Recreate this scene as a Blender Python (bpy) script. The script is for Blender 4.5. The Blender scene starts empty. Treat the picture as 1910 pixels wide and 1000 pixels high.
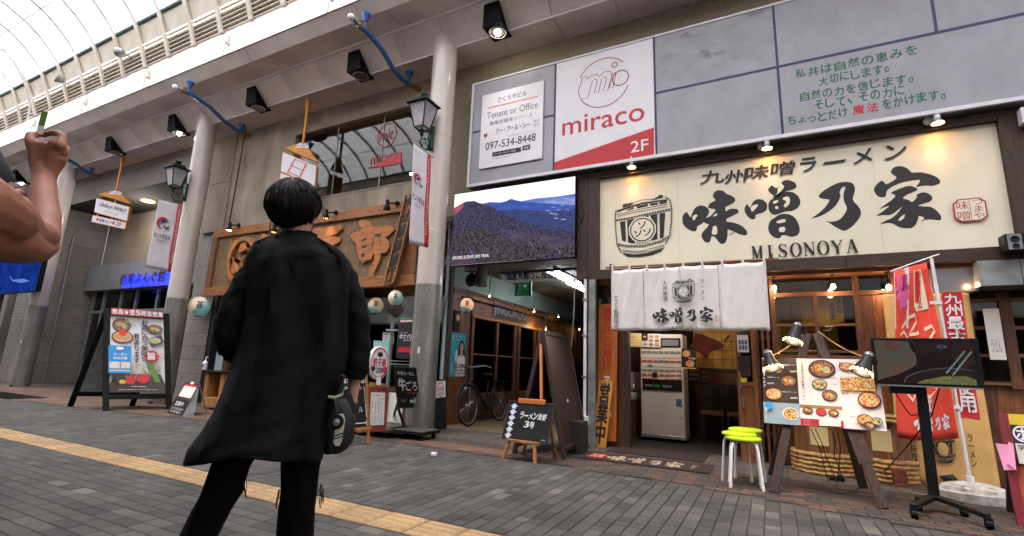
import bpy, bmesh, math, random
import numpy as np
from mathutils import Vector, Matrix
random.seed(7)
S=bpy.context.scene
COL=S.collection
R=math.radians
# ---------------------------------------------------------------- camera
YAW,PIT,ROL=R(27.6745),R(11.3949),R(2.1413)
FPX=916.86; H=1.0
_f=Vector((-math.sin(YAW)*math.cos(PIT),math.cos(YAW)*math.cos(PIT),math.sin(PIT)))
_r=Vector((math.cos(YAW),math.sin(YAW),0)); _u=_r.cross(_f)
_r2=math.cos(ROL)*_r+math.sin(ROL)*_u; _u2=-math.sin(ROL)*_r+math.cos(ROL)*_u
cam=bpy.data.objects.new('camera',bpy.data.cameras.new('camera')); COL.objects.link(cam); S.camera=cam
cam.matrix_world=Matrix.Translation((0,0,H))@Matrix((_r2,_u2,-_f)).transposed().to_4x4()
cam.data.sensor_width=36; cam.data.lens=36*FPX/1910; cam.data.clip_end=2000; cam.data.clip_start=0.05
# ---------------------------------------------------------------- world, sun, exposure
W=bpy.data.worlds.new('World'); S.world=W; W.use_nodes=True
nt=W.node_tree; nt.nodes.clear()
sky=nt.nodes.new('ShaderNodeTexSky'); sky.sky_type='NISHITA'; sky.sun_disc=False
SUN_EL,SUN_AZ=R(76),R(200)
sky.sun_elevation=SUN_EL; sky.sun_rotation=SUN_AZ; sky.air_density=1.0; sky.dust_density=6.0; sky.ozone_density=1.0
hs=nt.nodes.new('ShaderNodeHueSaturation'); hs.inputs['Saturation'].default_value=0.10
bg=nt.nodes.new('ShaderNodeBackground'); bg.inputs[1].default_value=0.15
wo=nt.nodes.new('ShaderNodeOutputWorld')
nt.links.new(sky.outputs[0],hs.inputs['Color']); nt.links.new(hs.outputs[0],bg.inputs[0]); nt.links.new(bg.outputs[0],wo.inputs[0])
sd=bpy.data.lights.new('sun','SUN'); sd.energy=0.5; sd.angle=R(35); sd.color=(1,.96,.92)
sun=bpy.data.objects.new('sun',sd); COL.objects.link(sun)
_sd=Vector((math.sin(SUN_AZ)*math.cos(SUN_EL),math.cos(SUN_AZ)*math.cos(SUN_EL),math.sin(SUN_EL)))
sun.rotation_euler=_sd.to_track_quat('Z','Y').to_euler()
S.view_settings.view_transform='Standard'; S.view_settings.look='None'; S.view_settings.gamma=1.0
S.view_settings.use_curve_mapping=False
EXPO=2.22; S.view_settings.exposure=EXPO
try:
    S.cycles.use_denoising=True; S.cycles.max_bounces=9; S.cycles.diffuse_bounces=6; S.cycles.transparent_max_bounces=12
    S.cycles.sample_clamp_indirect=6; S.cycles.caustics_reflective=False; S.cycles.caustics_refractive=False
except Exception: pass
# ---------------------------------------------------------------- geometry helpers
def ray(x,y): return _r2*((x-955)/FPX)-_u2*((y-500)/FPX)+_f
EYE=Vector((0,0,H))
def at(x,y,Y):            # point of the plane Y=const seen at a source pixel
    d=ray(x,y); return EYE+d*(Y/d.y)
def gp(x,y,z=0):
    d=ray(x,y); return EYE+d*((z-H)/d.z)
def atx(x,y,X):
    d=ray(x,y); return EYE+d*(X/d.x)
def pp(x,y,P,n):
    d=ray(x,y); return EYE+d*((P-EYE).dot(n)/d.dot(n))
def pd(x,y,d): return EYE+ray(x,y)*d
def V(*a): return Vector(a)
X_,Y_,Z_=V(1,0,0),V(0,1,0),V(0,0,1)
class G:
    def __init__(s): s.v=[];s.f=[];s.m=[];s.mi=0
    def add(s,vs,fs,m=None):
        b=len(s.v); s.v+= [tuple(v) for v in vs]; s.f+=[tuple(b+i for i in f) for f in fs]; s.m+=[s.mi if m is None else m]*len(fs); return s
    def hexa(s,p,m=None):  # p: 8 pts bottom 0-3 ccw, top 4-7
        return s.add(p,[(0,3,2,1),(4,5,6,7),(0,1,5,4),(1,2,6,5),(2,3,7,6),(3,0,4,7)],m)
    def box(s,x0,x1,y0,y1,z0,z1,m=None):
        return s.hexa([(x0,y0,z0),(x1,y0,z0),(x1,y1,z0),(x0,y1,z0),(x0,y0,z1),(x1,y0,z1),(x1,y1,z1),(x0,y1,z1)],m)
    def obox(s,c,a,b,d,m=None): # half axes
        c=Vector(c);P=[c-a-b-d,c+a-b-d,c+a+b-d,c-a+b-d,c-a-b+d,c+a-b+d,c+a+b+d,c-a+b+d]
        return s.hexa(P,m)
    def beam(s,p,q,w,h,side=None,m=None):
        p,q=Vector(p),Vector(q); d=(q-p).normalized(); sd=Vector(side) if side is not None else (Z_ if abs(d.z)<.9 else Y_)
        a=d.cross(sd).normalized(); b=a.cross(d).normalized()
        return s.obox((p+q)/2,a*(w/2),b*(h/2),(q-p)/2,m)
    def tube(s,pts,r,n=8,m=None,cap=True):
        pts=[Vector(p) for p in pts]; rr=r if isinstance(r,(list,tuple)) else [r]*len(pts)
        vs=[];fs=[];pa=None
        for i,p in enumerate(pts):
            d=(pts[min(i+1,len(pts)-1)]-pts[max(i-1,0)]).normalized()
            if pa is None: pa=d.cross(Z_ if abs(d.z)<.9 else X_).normalized()
            a=(pa-d*pa.dot(d)).normalized(); pa=a; b=d.cross(a)
            for k in range(n):
                t=2*math.pi*k/n; vs.append(p+(a*math.cos(t)+b*math.sin(t))*rr[i])
        for i in range(len(pts)-1):
            for k in range(n):
                k2=(k+1)%n; fs.append((i*n+k,i*n+k2,(i+1)*n+k2,(i+1)*n+k))
        if cap: fs.append(tuple(range(n))[::-1]); fs.append(tuple((len(pts)-1)*n+k for k in range(n)))
        return s.add(vs,fs,m)
    def lathe(s,c,prof,n=20,axis=Z_,m=None,cap=True):
        c=Vector(c);ax=Vector(axis).normalized();a=ax.cross(X_ if abs(ax.x)<.9 else Y_).normalized();b=ax.cross(a)
        vs=[];fs=[]
        for r,z in prof:
            for k in range(n):
                t=2*math.pi*k/n; vs.append(c+ax*z+(a*math.cos(t)+b*math.sin(t))*r)
        for i in range(len(prof)-1):
            for k in range(n):
                k2=(k+1)%n; fs.append((i*n+k,i*n+k2,(i+1)*n+k2,(i+1)*n+k))
        if cap: fs.append(tuple(range(n))[::-1]); fs.append(tuple((len(prof)-1)*n+k for k in range(n)))
        return s.add(vs,fs,m)
    def ball(s,c,r,n=12,m=None):
        rx,ry,rz=r if isinstance(r,(tuple,list)) else (r,r,r)
        c=Vector(c);vs=[];fs=[];L=n//2+1
        for i in range(L):
            t=math.pi*i/(L-1)
            for k in range(n):
                p=2*math.pi*k/n; vs.append(c+V(rx*math.sin(t)*math.cos(p),ry*math.sin(t)*math.sin(p),-rz*math.cos(t)))
        for i in range(L-1):
            for k in range(n):
                k2=(k+1)%n; fs.append((i*n+k,i*n+k2,(i+1)*n+k2,(i+1)*n+k))
        return s.add(vs,fs,m)
    def poly(s,pts,m=None): return s.add(pts,[tuple(range(len(pts)))],m)
    def prism(s,pts,ex,m=None):
        n=len(pts);ex=Vector(ex);P=[Vector(p) for p in pts]
        return s.add(P+[p+ex for p in P],[tuple(range(n))[::-1],tuple(range(n,2*n))]+[(i,(i+1)%n,n+(i+1)%n,n+i) for i in range(n)],m)
    def grid(s,fn,nu,nv,m=None):
        vs=[fn(i/nu,j/nv) for j in range(nv+1) for i in range(nu+1)]
        return s.add(vs,[(j*(nu+1)+i,j*(nu+1)+i+1,(j+1)*(nu+1)+i+1,(j+1)*(nu+1)+i) for j in range(nv) for i in range(nu)],m)
def arc(p,q,sag,n=10):
    p,q=Vector(p),Vector(q); return [p.lerp(q,i/n)-Z_*(sag*4*(i/n)*(1-i/n)) for i in range(n+1)]
def tag(o,label=None,cat=None,group=None,kind=None):
    if label:o['label']=label
    if cat:o['category']=cat
    if group:o['group']=group
    if kind:o['kind']=kind
    return o
def thing(name,label,cat,loc=(0,0,0),group=None,kind=None):
    o=bpy.data.objects.new(name,None); COL.objects.link(o); o.location=loc; o.empty_display_size=.1
    return tag(o,label,cat,group,kind)
def wloc(o):
    v=Vector((0,0,0))
    while o is not None: v+=o.location; o=o.parent
    return v
def mk(name,g,mats,parent=None,smooth=False,bevel=0,seg=1,kind=None,label=None,cat=None,group=None,thick=0):
    base=wloc(parent) if parent else Vector((0,0,0))
    me=bpy.data.meshes.new(name)
    me.from_pydata([(v[0]-base.x,v[1]-base.y,v[2]-base.z) for v in g.v],[],g.f)
    if not isinstance(mats,(list,tuple)): mats=[mats]
    for m in mats: me.materials.append(M(m) if isinstance(m,str) else m)
    if len(mats)>1: me.polygons.foreach_set('material_index',g.m)
    if bevel:
        bm=bmesh.new(); bm.from_mesh(me)
        bmesh.ops.bevel(bm,geom=list(bm.edges),offset=bevel,segments=seg,affect='EDGES',clamp_overlap=True)
        bm.to_mesh(me); bm.free()
    if smooth:
        me.polygons.foreach_set('use_smooth',[True]*len(me.polygons))
        try: me.set_sharp_from_angle(angle=R(38 if smooth is True else smooth))
        except Exception: pass
    me.update()
    o=bpy.data.objects.new(name,me); COL.objects.link(o)
    if parent: o.parent=parent
    if thick:
        md=o.modifiers.new('thickness','SOLIDIFY'); md.thickness=thick; md.offset=0
    return tag(o,label,cat,group,kind)
def copy_tree(o,parent=None,delta=None):
    c=o.copy(); COL.objects.link(c); c.parent=parent
    if delta is not None: c.location=Vector(o.location)+Vector(delta)
    for ch in o.children: copy_tree(ch,c)
    return c
# ---------------------------------------------------------------- materials
_M={}
def sRGB(h):
    if isinstance(h,str):
        c=[int(h[i:i+2],16)/255 for i in (0,2,4)]
        return tuple(((x+.055)/1.055)**2.4 if x>.04045 else x/12.92 for x in c)
    return tuple(h)
def mat(name,col,rough=.6,metal=0,var=.12,scale=6,bump=0,bscale=60,emit=0,ecol=None,trans=0,coat=0,col2=None,stretch=None,detail=4,spec=.5,alpha=1,rnd=0,contrast=None,dirt=0,dstr=(1,1,1),dscale=1.1):
    m=bpy.data.materials.new(name); m.use_nodes=True; n=m.node_tree; b=n.nodes['Principled BSDF']
    c=sRGB(col); L=n.links.new
    b.inputs['Roughness'].default_value=rough; b.inputs['Metallic'].default_value=metal
    b.inputs['Specular IOR Level'].default_value=spec
    if coat: b.inputs['Coat Weight'].default_value=coat
    if trans: b.inputs['Transmission Weight'].default_value=trans
    if alpha<1: b.inputs['Alpha'].default_value=alpha
    tc=n.nodes.new('ShaderNodeTexCoord'); mp=n.nodes.new('ShaderNodeMapping'); L(tc.outputs['Object'],mp.inputs[0])
    if stretch: mp.inputs['Scale'].default_value=stretch
    nz=n.nodes.new('ShaderNodeTexNoise'); nz.inputs['Scale'].default_value=scale; nz.inputs['Detail'].default_value=detail; L(mp.outputs[0],nz.inputs['Vector'])
    c2=sRGB(col2) if col2 else tuple(max(0,x*(1-2*var)) for x in c)
    c1=c if col2 else tuple(min(1,x*(1+var)) for x in c)
    rp=n.nodes.new('ShaderNodeValToRGB'); e=rp.color_ramp.elements
    lo,hi=contrast or (.35,.65)
    e[0].position=lo; e[1].position=hi; e[0].color=(*c2,1); e[1].color=(*c1,1); L(nz.outputs['Fac'],rp.inputs[0])
    out=rp.outputs[0]
    if rnd:
        oi=n.nodes.new('ShaderNodeObjectInfo'); ge=n.nodes.new('ShaderNodeNewGeometry')
        ad=n.nodes.new('ShaderNodeMath'); ad.operation='ADD'; L(oi.outputs['Random'],ad.inputs[0]); L(ge.outputs['Random Per Island'],ad.inputs[1])
        fr=n.nodes.new('ShaderNodeMath'); fr.operation='FRACT'; L(ad.outputs[0],fr.inputs[0])
        mr=n.nodes.new('ShaderNodeMapRange'); mr.inputs['To Min'].default_value=1-rnd; mr.inputs['To Max'].default_value=1+rnd; L(fr.outputs[0],mr.inputs[0])
        hsv=n.nodes.new('ShaderNodeHueSaturation'); L(mr.outputs[0],hsv.inputs['Value']); L(out,hsv.inputs['Color']); out=hsv.outputs[0]
    if dirt:
        gq=n.nodes.new('ShaderNodeNewGeometry'); mq=n.nodes.new('ShaderNodeMapping'); mq.inputs['Scale'].default_value=dstr; L(gq.outputs['Position'],mq.inputs[0])
        for sc_,lo_,hi_,am in ((dscale,.38,.62,dirt),(dscale*9,.58,.70,dirt*.8)):
            q1=n.nodes.new('ShaderNodeTexNoise'); q1.inputs['Scale'].default_value=sc_; q1.inputs['Detail'].default_value=9; q1.inputs['Roughness'].default_value=.62; L(mq.outputs[0],q1.inputs['Vector'])
            r1=n.nodes.new('ShaderNodeMapRange'); r1.inputs['From Min'].default_value=lo_; r1.inputs['From Max'].default_value=hi_; r1.inputs['To Min'].default_value=1+dirt*.35; r1.inputs['To Max'].default_value=1-am; L(q1.outputs['Fac'],r1.inputs[0])
            h1=n.nodes.new('ShaderNodeHueSaturation'); L(r1.outputs[0],h1.inputs['Value']); L(out,h1.inputs['Color']); out=h1.outputs[0]
    L(out,b.inputs['Base Color'])
    if bump:
        nb=n.nodes.new('ShaderNodeTexNoise'); nb.inputs['Scale'].default_value=bscale; nb.inputs['Detail'].default_value=5; L(mp.outputs[0],nb.inputs['Vector'])
        bp=n.nodes.new('ShaderNodeBump'); bp.inputs['Strength'].default_value=bump; bp.inputs['Distance'].default_value=.01; L(nb.outputs['Fac'],bp.inputs['Height']); L(bp.outputs[0],b.inputs['Normal'])
    if emit:
        if ecol is None: L(out,b.inputs['Emission Color'])
        else: b.inputs['Emission Color'].default_value=(*sRGB(ecol),1)
        b.inputs['Emission Strength'].default_value=emit
    _M[name]=m; return m
def M(n): return _M[n]
EX=2**-EXPO
mat('joint',(.035,.032,.03),.95,var=.3,scale=20)
for i,(c,v) in enumerate([((.048,.0435,.040),.12),((.041,.037,.0345),.12),((.026,.0235,.022),.14),((.060,.054,.048),.14),((.092,.083,.069),.16)]):
    mat('paver%d'%i,c,.85,var=.28,scale=260,bump=.35,bscale=300,rnd=.13,detail=3,contrast=(.4,.6),dirt=.30)
mat('tactile','7f6646',.7,var=.13,scale=120,bump=.3,bscale=260,rnd=.06,detail=6,dirt=.28)
mat('tactile_bar','977a52',.65,var=.15,scale=90,bump=.2,rnd=.08,dirt=.3)
mat('asphalt',(.10,.092,.088),.9,var=.3,scale=30,bump=.3)
mat('brick_a','4a3529',.85,var=.3,scale=40,bump=.4,bscale=150,rnd=.25,dirt=.3)
mat('brick_b','342c27',.85,var=.3,scale=40,bump=.4,bscale=150,rnd=.25)
mat('terracotta','543c2e',.8,var=.25,scale=5,bump=.3,rnd=.15,dirt=.3)
mat('slab','4c433b',.85,var=.25,scale=9,bump=.3,bscale=120,rnd=.1,dirt=.3)
mat('tile_yellow','665639',.6,var=.15,scale=30,rnd=.1)
mat('dirty_concrete','5f5c4e',.9,var=.35,scale=4,bump=.3)
mat('soffit','ddd2ca',.7,var=.08,scale=1.3,bump=.05,bscale=20,rnd=.03,dirt=.07,dscale=.8)
mat('fascia','f6f1f4',.5,var=.03,scale=2,dirt=.05,dstr=(1,1,.3))
mat('cream','d8cfbf',.6,var=.05,scale=4,dirt=.08)
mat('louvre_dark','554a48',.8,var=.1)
mat('green_beam','2e5347',.45,var=.2,scale=9)
mat('rib','f6eff3',.5,var=.03)
mat('concrete','978c7c',.92,var=.17,scale=1.6,bump=.5,bscale=90,detail=9,contrast=(.3,.68),dirt=.22,dstr=(2.2,1,.45),dscale=1.5)
mat('concrete_rough','8d8270',.95,col2='4a4338',scale=38,bump=.9,bscale=60,detail=10,contrast=(.33,.44))
mat('granite','86807c',.7,var=.12,scale=60,bump=.1,bscale=120,rnd=.08,dirt=.15)
mat('granite_light','857d76',.75,var=.18,scale=30,bump=.4,bscale=60,rnd=.12)
mat('beige_panel','8d8074',.8,var=.08,scale=2,dirt=.15,dstr=(2,1,.5))
mat('column_white','bdb3ab',.28,var=.03,scale=2,coat=.3,dirt=.07,dstr=(4,4,.5))
mat('column_grey','86827c',.42,metal=.45,var=.13,scale=70,stretch=(1,1,.6),bump=.15,bscale=90,detail=8,dirt=.3,dstr=(3,3,.8),dscale=1.6)
mat('sign_grey','97969e',.5,var=.025,scale=3,detail=8,bump=.02,dirt=.09,dstr=(1.5,1,.8),dscale=2.5)
mat('sign_grey_dirty','97969e',.55,col2='5f5d62',scale=2.2,detail=15,stretch=(1.2,1,2.2),contrast=(.30,.43),dirt=.12,dstr=(1.2,1,2.0),dscale=3)
mat('sign_white','dcd9de',.4,var=.02,scale=3)
mat('frame_white','d4d3d9',.4,var=.04)
mat('navy','23275c',.5,var=.08)
mat('red_print','b8202b',.5,var=.04); mat('crimson','a3263a',.5,var=.04)
mat('maroon_line','93283f',.5,var=.04)
mat('red_pale','d8877f',.5,var=.04)
mat('black_print','1d1b1f',.6,var=.1); mat('grey_print','6c6a70',.6,var=.05)
mat('green_print','1c6443',.6,var=.06)
mat('cream_sign','dcd5bf',.5,var=.03,scale=1.5,bump=.02,bscale=200,dirt=.05,dstr=(1,1,.5))
mat('wood_dark','3a261d',.65,var=.3,scale=14,stretch=(.35,1,6),bump=.3,bscale=30)
mat('wood_dark_v','3a261d',.65,var=.3,scale=14,stretch=(6,6,.35),bump=.3,bscale=30)
mat('wood_orange','96602f',.5,var=.2,scale=9,stretch=(1,1,5),bump=.25,bscale=40,detail=8)
mat('wood_orange_v','7c4a27',.5,var=.22,scale=9,stretch=(5,5,.6),bump=.25,bscale=40,detail=8)
mat('wood_carved','ab6c36',.55,var=.14,scale=7,stretch=(1,1,4),bump=.2)
mat('wood_brown','5d3720',.55,var=.22,scale=10,stretch=(4,4,.5),bump=.2)
mat('wood_brown_h','70452a',.55,var=.28,scale=10,stretch=(.5,.5,5),bump=.2)
mat('wood_plain','9a6a3a',.6,var=.2,scale=10,stretch=(4,4,.5),bump=.15)
mat('maroon_wood','2f1a17',.55,var=.12,scale=8,stretch=(3,3,.6))
mat('red_wood','8e3a28',.55,var=.15,scale=10)
mat('reed','a58a68',.8,col2='4a3826',scale=60,stretch=(6,1,.15),bump=.4)
mat('black_metal','101011',.5,metal=.1,var=.1,spec=.3); mat('black_plastic','0a0908',.6,var=.1,spec=.2)
mat('dark_green_box','0a1210',.7,var=.15,spec=.15)
mat('lamp_green','17342c',.35,metal=.4,var=.15)
mat('frosted','b7b1b8',.3,var=.05,alpha=.75)
mat('steel','9a9ba0',.3,metal=.85,var=.08,scale=3)
mat('steel_dull','7f8488',.45,metal=.5,var=.1,scale=5)
mat('galv','8d9090',.5,metal=.5,var=.15)
mat('silver_ring','b9b5ae',.3,metal=.7,var=.05)
mat('blue_pole','1f5f9f',.35,var=.1,coat=.3); mat('brass','9a6a2c',.4,metal=.4,var=.1)
mat('orange_pole','d58a25',.45,var=.08)
mat('cloth_white','d4cfcb',.9,var=.03,scale=5,bump=.35,bscale=28)
mat('cloth_flag','d6d2d8',.8,var=.04,scale=5,bump=.15,bscale=12)
mat('cloth_tan','c79c5e',.85,var=.07,scale=4,bump=.2,bscale=14)
mat('cloth_red','d8402c',.8,var=.08,scale=3,bump=.2,bscale=12)
mat('cloth_red2','bd1f2c',.8,var=.06,scale=3)
mat('cloth_pink','d0568f',.8,var=.05); mat('cloth_cream','e3cdb0',.8,var=.05)
mat('orange_sign','b8692b',.5,var=.15,scale=8,stretch=(4,4,.4),bump=.1)
mat('orange_sign2','cf8a38',.5,var=.15,scale=8,stretch=(4,4,.4),bump=.1)
mat('chalkboard','121412',.85,col2='1d201d',scale=5,detail=8,spec=.2)
mat('chalk','dcdcdc',.9,col2='9a9c9c',scale=70)
mat('chalk_pale','c3cbd6',.9,col2='8e98a6',scale=60)
mat('mat_brown','2c1a14',1,var=.2,scale=60,bump=.8,bscale=300)
mat('mat_letter','b09a84',1,var=.12,scale=60,bump=.8,bscale=300)
mat('mat_red','b02126',1,var=.12,scale=60,bump=.8,bscale=300)
mat('dark_crimson','6d1420',.5,var=.05)
mat('lime','a9c814',.45,var=.06,scale=4,bump=.1,bscale=80); mat('white_paint','d8d6d8',.35,var=.04)
mat('vending','cac5bf',.4,var=.05,scale=2,dirt=.1); mat('vend_strip','c2bdb6',.5,var=.05)
mat('vend_red','a8503c',.5); mat('vend_blue','3f6a94',.5); mat('vend_green','6f7a6a',.5)
mat('paper','cfcac4',.8,var=.05); mat('paper_yellow','c9b27c',.8,var=.05); mat('paper_pink','dd8fb3',.7,var=.04)
mat('postit','d8b92c',.7); mat('porcelain','b8b4ac',.2,var=.03,coat=.3)
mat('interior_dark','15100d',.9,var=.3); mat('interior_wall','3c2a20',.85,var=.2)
mat('wall_yellow','a8823c',.7,var=.15,scale=4); mat('map_red','5a1c18',.8,var=.2)
mat('food',(.32,.15,.05),.5,col2='5a2a18',scale=55,contrast=(.42,.58)); mat('food_green',(.10,.17,.04),.5,col2='b9b98a',scale=70,contrast=(.45,.6))
mat('food_red',(.45,.08,.03),.4,col2='d9a066',scale=50,contrast=(.45,.6)); mat('food_yellow',(.6,.38,.12),.4,col2='7a3f1c',scale=60,contrast=(.4,.55))
mat('bowl_dark','2b1c18',.3); mat('poster_brown','1f0d0b',.5,var=.1); mat('poster_blue','8098a8',.45,var=.04)
mat('poster_white','cfccce',.4,var=.02); mat('poster_gold','8a6a30',.5); mat('poster_red','a01f26',.5); mat('poster_tan','a88a60',.5)
mat('sky_blue','1f86c4',.5,var=.04); mat('teal_poster','1e93a8',.5,var=.08)
mat('rope','a87f4a',.85,var=.25,scale=20,bump=.6,bscale=60); mat('barrel','7c4f2c',.6,var=.25,scale=9,stretch=(5,5,.4),bump=.2,rnd=.15)
mat('red_brick','7a3a2b',.85,var=.25,scale=25,bump=.4); mat('stone_white','a8a29a',.8,var=.15,scale=20,bump=.4)
mat('pilaster_blue','a3b8bb',.35,var=.05,scale=3); mat('grey_cable','777777',.6); mat('cable_black','0c0c0c',.5)
mat('alu','a9adaa',.35,metal=.6,var=.08); mat('alu_sign','8c8e92',.4,metal=.4,var=.05,scale=2)
mat('shutter','8d877c',.5,metal=.3,var=.08); mat('pass_wall','6f8076',.7,var=.1,scale=3); mat('pass_ceiling','6f6e60',.8,var=.15,scale=2)
mat('exit_green','12803f',.5); mat('white_em','ffffff',.5,emit=14,ecol='f3f6ff'); mat('lamp_em','ffffff',.5,emit=30,ecol='fff4e0')
mat('bulb_em','ffcf8a',.4,emit=14,ecol='ffb35c'); mat('bulb_hot','ffe9c8',.4,emit=30,ecol='ffd9a0')
mat('lens_em','ffe2b0',.4,emit=3,ecol='ffdca8')
mat('warm_em','ffd36a',.4,emit=2.5,ecol='ffc14a'); mat('reflector','8f8c88',.25,metal=.8,var=.1)
mat('blue_em','1522ff',.4,emit=1.6,ecol='1420ff'); mat('led_dark','070707',.4)
mat('lantern_white','dcc9b4',.7,var=.04,emit=.05); mat('lantern_glow','f0b98c',.7,var=.04,emit=.12); mat('lantern_teal','8cc6bf',.7,var=.05,emit=.03)
mat('skin','8e5a45',.6,var=.10,scale=16,bump=.12,bscale=190,detail=8,spec=.4); mat('skin_pale','c48f78',.5,var=.06,scale=20)
mat('hair','0d0a0a',.5,col2='1b1311',scale=40,stretch=(3,3,.5),bump=.3,bscale=90,spec=.18); mat('shirt','0f0f11',.8,var=.15,scale=10,bump=.15,bscale=200,spec=.14)
mat('pants','0a090b',.95,var=.2,scale=40,bump=.4,bscale=60,spec=.08); mat('tee','2a2c32',.9,var=.12,scale=20,bump=.3)
mat('strap','0f0f10',.6); mat('cream_leather','b5b09a',.5,var=.06); mat('green_tip','5d8a2e',.5)
mat('tyre','0b0b0b',.8); mat('screen_dark','1c1213',.25,var=.1); mat('tv_hand','4a362c',.4,col2='2c4036',scale=7,emit=.04)
mat('tv_noodle','34502c',.4,col2='6a6234',scale=60,emit=.05); mat('tv_stick','5c7470',.4,emit=.05); mat('tv_line','4a6068',.4,emit=.05)
mat('tv_brown','241413',.3,col2='160c0d',scale=5,emit=.03)
mat('granite_joint','2c2825',.9)
def glass(name,tint=(.9,.95,.95),refl=.08,rough=.02):
    m=bpy.data.materials.new(name); m.use_nodes=True; n=m.node_tree; n.nodes.clear(); L=n.links.new
    o=n.nodes.new('ShaderNodeOutputMaterial'); mx=n.nodes.new('ShaderNodeMixShader'); t=n.nodes.new('ShaderNodeBsdfTransparent'); g=n.nodes.new('ShaderNodeBsdfGlossy')
    t.inputs[0].default_value=(*tint,1); g.inputs['Roughness'].default_value=rough
    fr=n.nodes.new('ShaderNodeFresnel'); fr.inputs[0].default_value=1.5; ad=n.nodes.new('ShaderNodeMath'); ad.operation='ADD'; ad.inputs[1].default_value=refl; ad.use_clamp=True
    L(fr.outputs[0],ad.inputs[0]); L(ad.outputs[0],mx.inputs[0]); L(t.outputs[0],mx.inputs[1]); L(g.outputs[0],mx.inputs[2]); L(mx.outputs[0],o.inputs[0])
    _M[name]=m
glass('window_glass',(.6,.63,.6),.02); glass('shop_glass',(.6,.62,.6),.05); glass('clear_glass',(.9,.92,.92),.03)
def poly_roof(name):
    m=bpy.data.materials.new(name); m.use_nodes=True; n=m.node_tree; n.nodes.clear(); L=n.links.new
    o=n.nodes.new('ShaderNodeOutputMaterial'); mx=n.nodes.new('ShaderNodeMixShader'); t=n.nodes.new('ShaderNodeBsdfTransparent'); g=n.nodes.new('ShaderNodeBsdfTranslucent')
    t.inputs[0].default_value=(.93,.93,.95,1); g.inputs[0].default_value=(.92,.92,.95,1); mx.inputs[0].default_value=.35
    L(t.outputs[0],mx.inputs[1]); L(g.outputs[0],mx.inputs[2]); L(mx.outputs[0],o.inputs[0]); _M[name]=m
poly_roof('roof_panel')
def emis(name,col,st,col2=None,scale=8,stretch=None,contrast=(.35,.65),detail=6):
    m=bpy.data.materials.new(name); m.use_nodes=True; n=m.node_tree; n.nodes.clear(); L=n.links.new
    o=n.nodes.new('ShaderNodeOutputMaterial'); e=n.nodes.new('ShaderNodeEmission'); e.inputs[1].default_value=st; L(e.outputs[0],o.inputs[0])
    if col2:
        tc=n.nodes.new('ShaderNodeTexCoord'); mp=n.nodes.new('ShaderNodeMapping'); L(tc.outputs['Object'],mp.inputs[0])
        if stretch: mp.inputs['Scale'].default_value=stretch
        z=n.nodes.new('ShaderNodeTexNoise'); z.inputs['Scale'].default_value=scale; z.inputs['Detail'].default_value=detail; L(mp.outputs[0],z.inputs['Vector'])
        r=n.nodes.new('ShaderNodeValToRGB'); r.color_ramp.elements[0].position=contrast[0]; r.color_ramp.elements[1].position=contrast[1]
        r.color_ramp.elements[0].color=(*sRGB(col2),1); r.color_ramp.elements[1].color=(*sRGB(col),1); L(z.outputs['Fac'],r.inputs[0]); L(r.outputs[0],e.inputs[0])
    else: e.inputs[0].default_value=(*sRGB(col),1)
    _M[name]=m
emis('led_sky','fbf4ff',1.2*EX*1.1); emis('led_far','7a90d6',EX,'5a74c0',5,(1,1,3)); emis('led_blue','4d66bc',EX,'3c54a6',4,(1,1,3)); emis('led_haze','6f7fd0',EX,'aab0e6',6,(1,1,5))
emis('led_ridge','5f5566',EX,'433f58',14); emis('led_red','c86a70',EX,'8f5668',16); emis('led_wood','56506a',EX,'2f3048',22); emis('led_near','5c5558',EX,'2c2a33',26,contrast=(.4,.62)); emis('led_valley','4a5486',EX,'383f6a',9,(1,1,4))
emis('led_purple','5e4a60',EX,'433a4c',8); emis('led_text','f4f0f4',EX); emis('led_field','a9b4e8',EX,'5f74c4',30)
emis('far_screen','1c3c9a',EX*.9,'122a78',3); emis('far_plane','5c88d8',EX)
# ---------------------------------------------------------------- lettering and flat print
_T={}
def tmesh(s,vert=False):
    k=(s,vert)
    if k in _T: return _T[k]
    cu=bpy.data.curves.new('t','FONT'); cu.body='\n'.join(s) if vert else s; cu.resolution_u=3
    if vert: cu.align_x='CENTER'; cu.space_line=.92
    o=bpy.data.objects.new('t',cu); COL.objects.link(o)
    dg=bpy.context.evaluated_depsgraph_get(); me=bpy.data.meshes.new_from_object(o.evaluated_get(dg))
    vs=[(v.co.x,v.co.y) for v in me.vertices]; fs=[tuple(p.vertices) for p in me.polygons]
    bpy.data.objects.remove(o); bpy.data.curves.remove(cu); bpy.data.meshes.remove(me)
    if not vs: vs=[(0,0),(1,0),(1,1)];fs=[(0,1,2)]
    xs=[v[0] for v in vs]; ys=[v[1] for v in vs]; x0,x1,y0,y1=min(xs),max(xs),min(ys),max(ys)
    _T[k]=([((x-x0)/max(1e-6,x1-x0),(y1-y)/max(1e-6,y1-y0)) for x,y in vs],fs,x1-x0,y1-y0); return _T[k]
class F:   # a flat face in space: fractions 0..1 from its top left corner, y downwards
    def __init__(s,TL,TR,BL,n=None):
        s.o=Vector(TL); s.U=Vector(TR)-s.o; s.Vd=Vector(BL)-s.o; s.W=s.U.length; s.Hh=s.Vd.length
        s.n=(s.U.cross(-s.Vd)).normalized()
    def p(s,x,y,l=0): return s.o+s.U*x+s.Vd*y+s.n*l
    def fr(s,px,py):
        q=pp(px,py,s.o,s.n)-s.o; a,b=s.U,s.Vd; aa,ab,bb=a.dot(a),a.dot(b),b.dot(b); qa,qb=q.dot(a),q.dot(b); D=aa*bb-ab*ab
        return ((qa*bb-qb*ab)/D,(qb*aa-qa*ab)/D)
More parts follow.
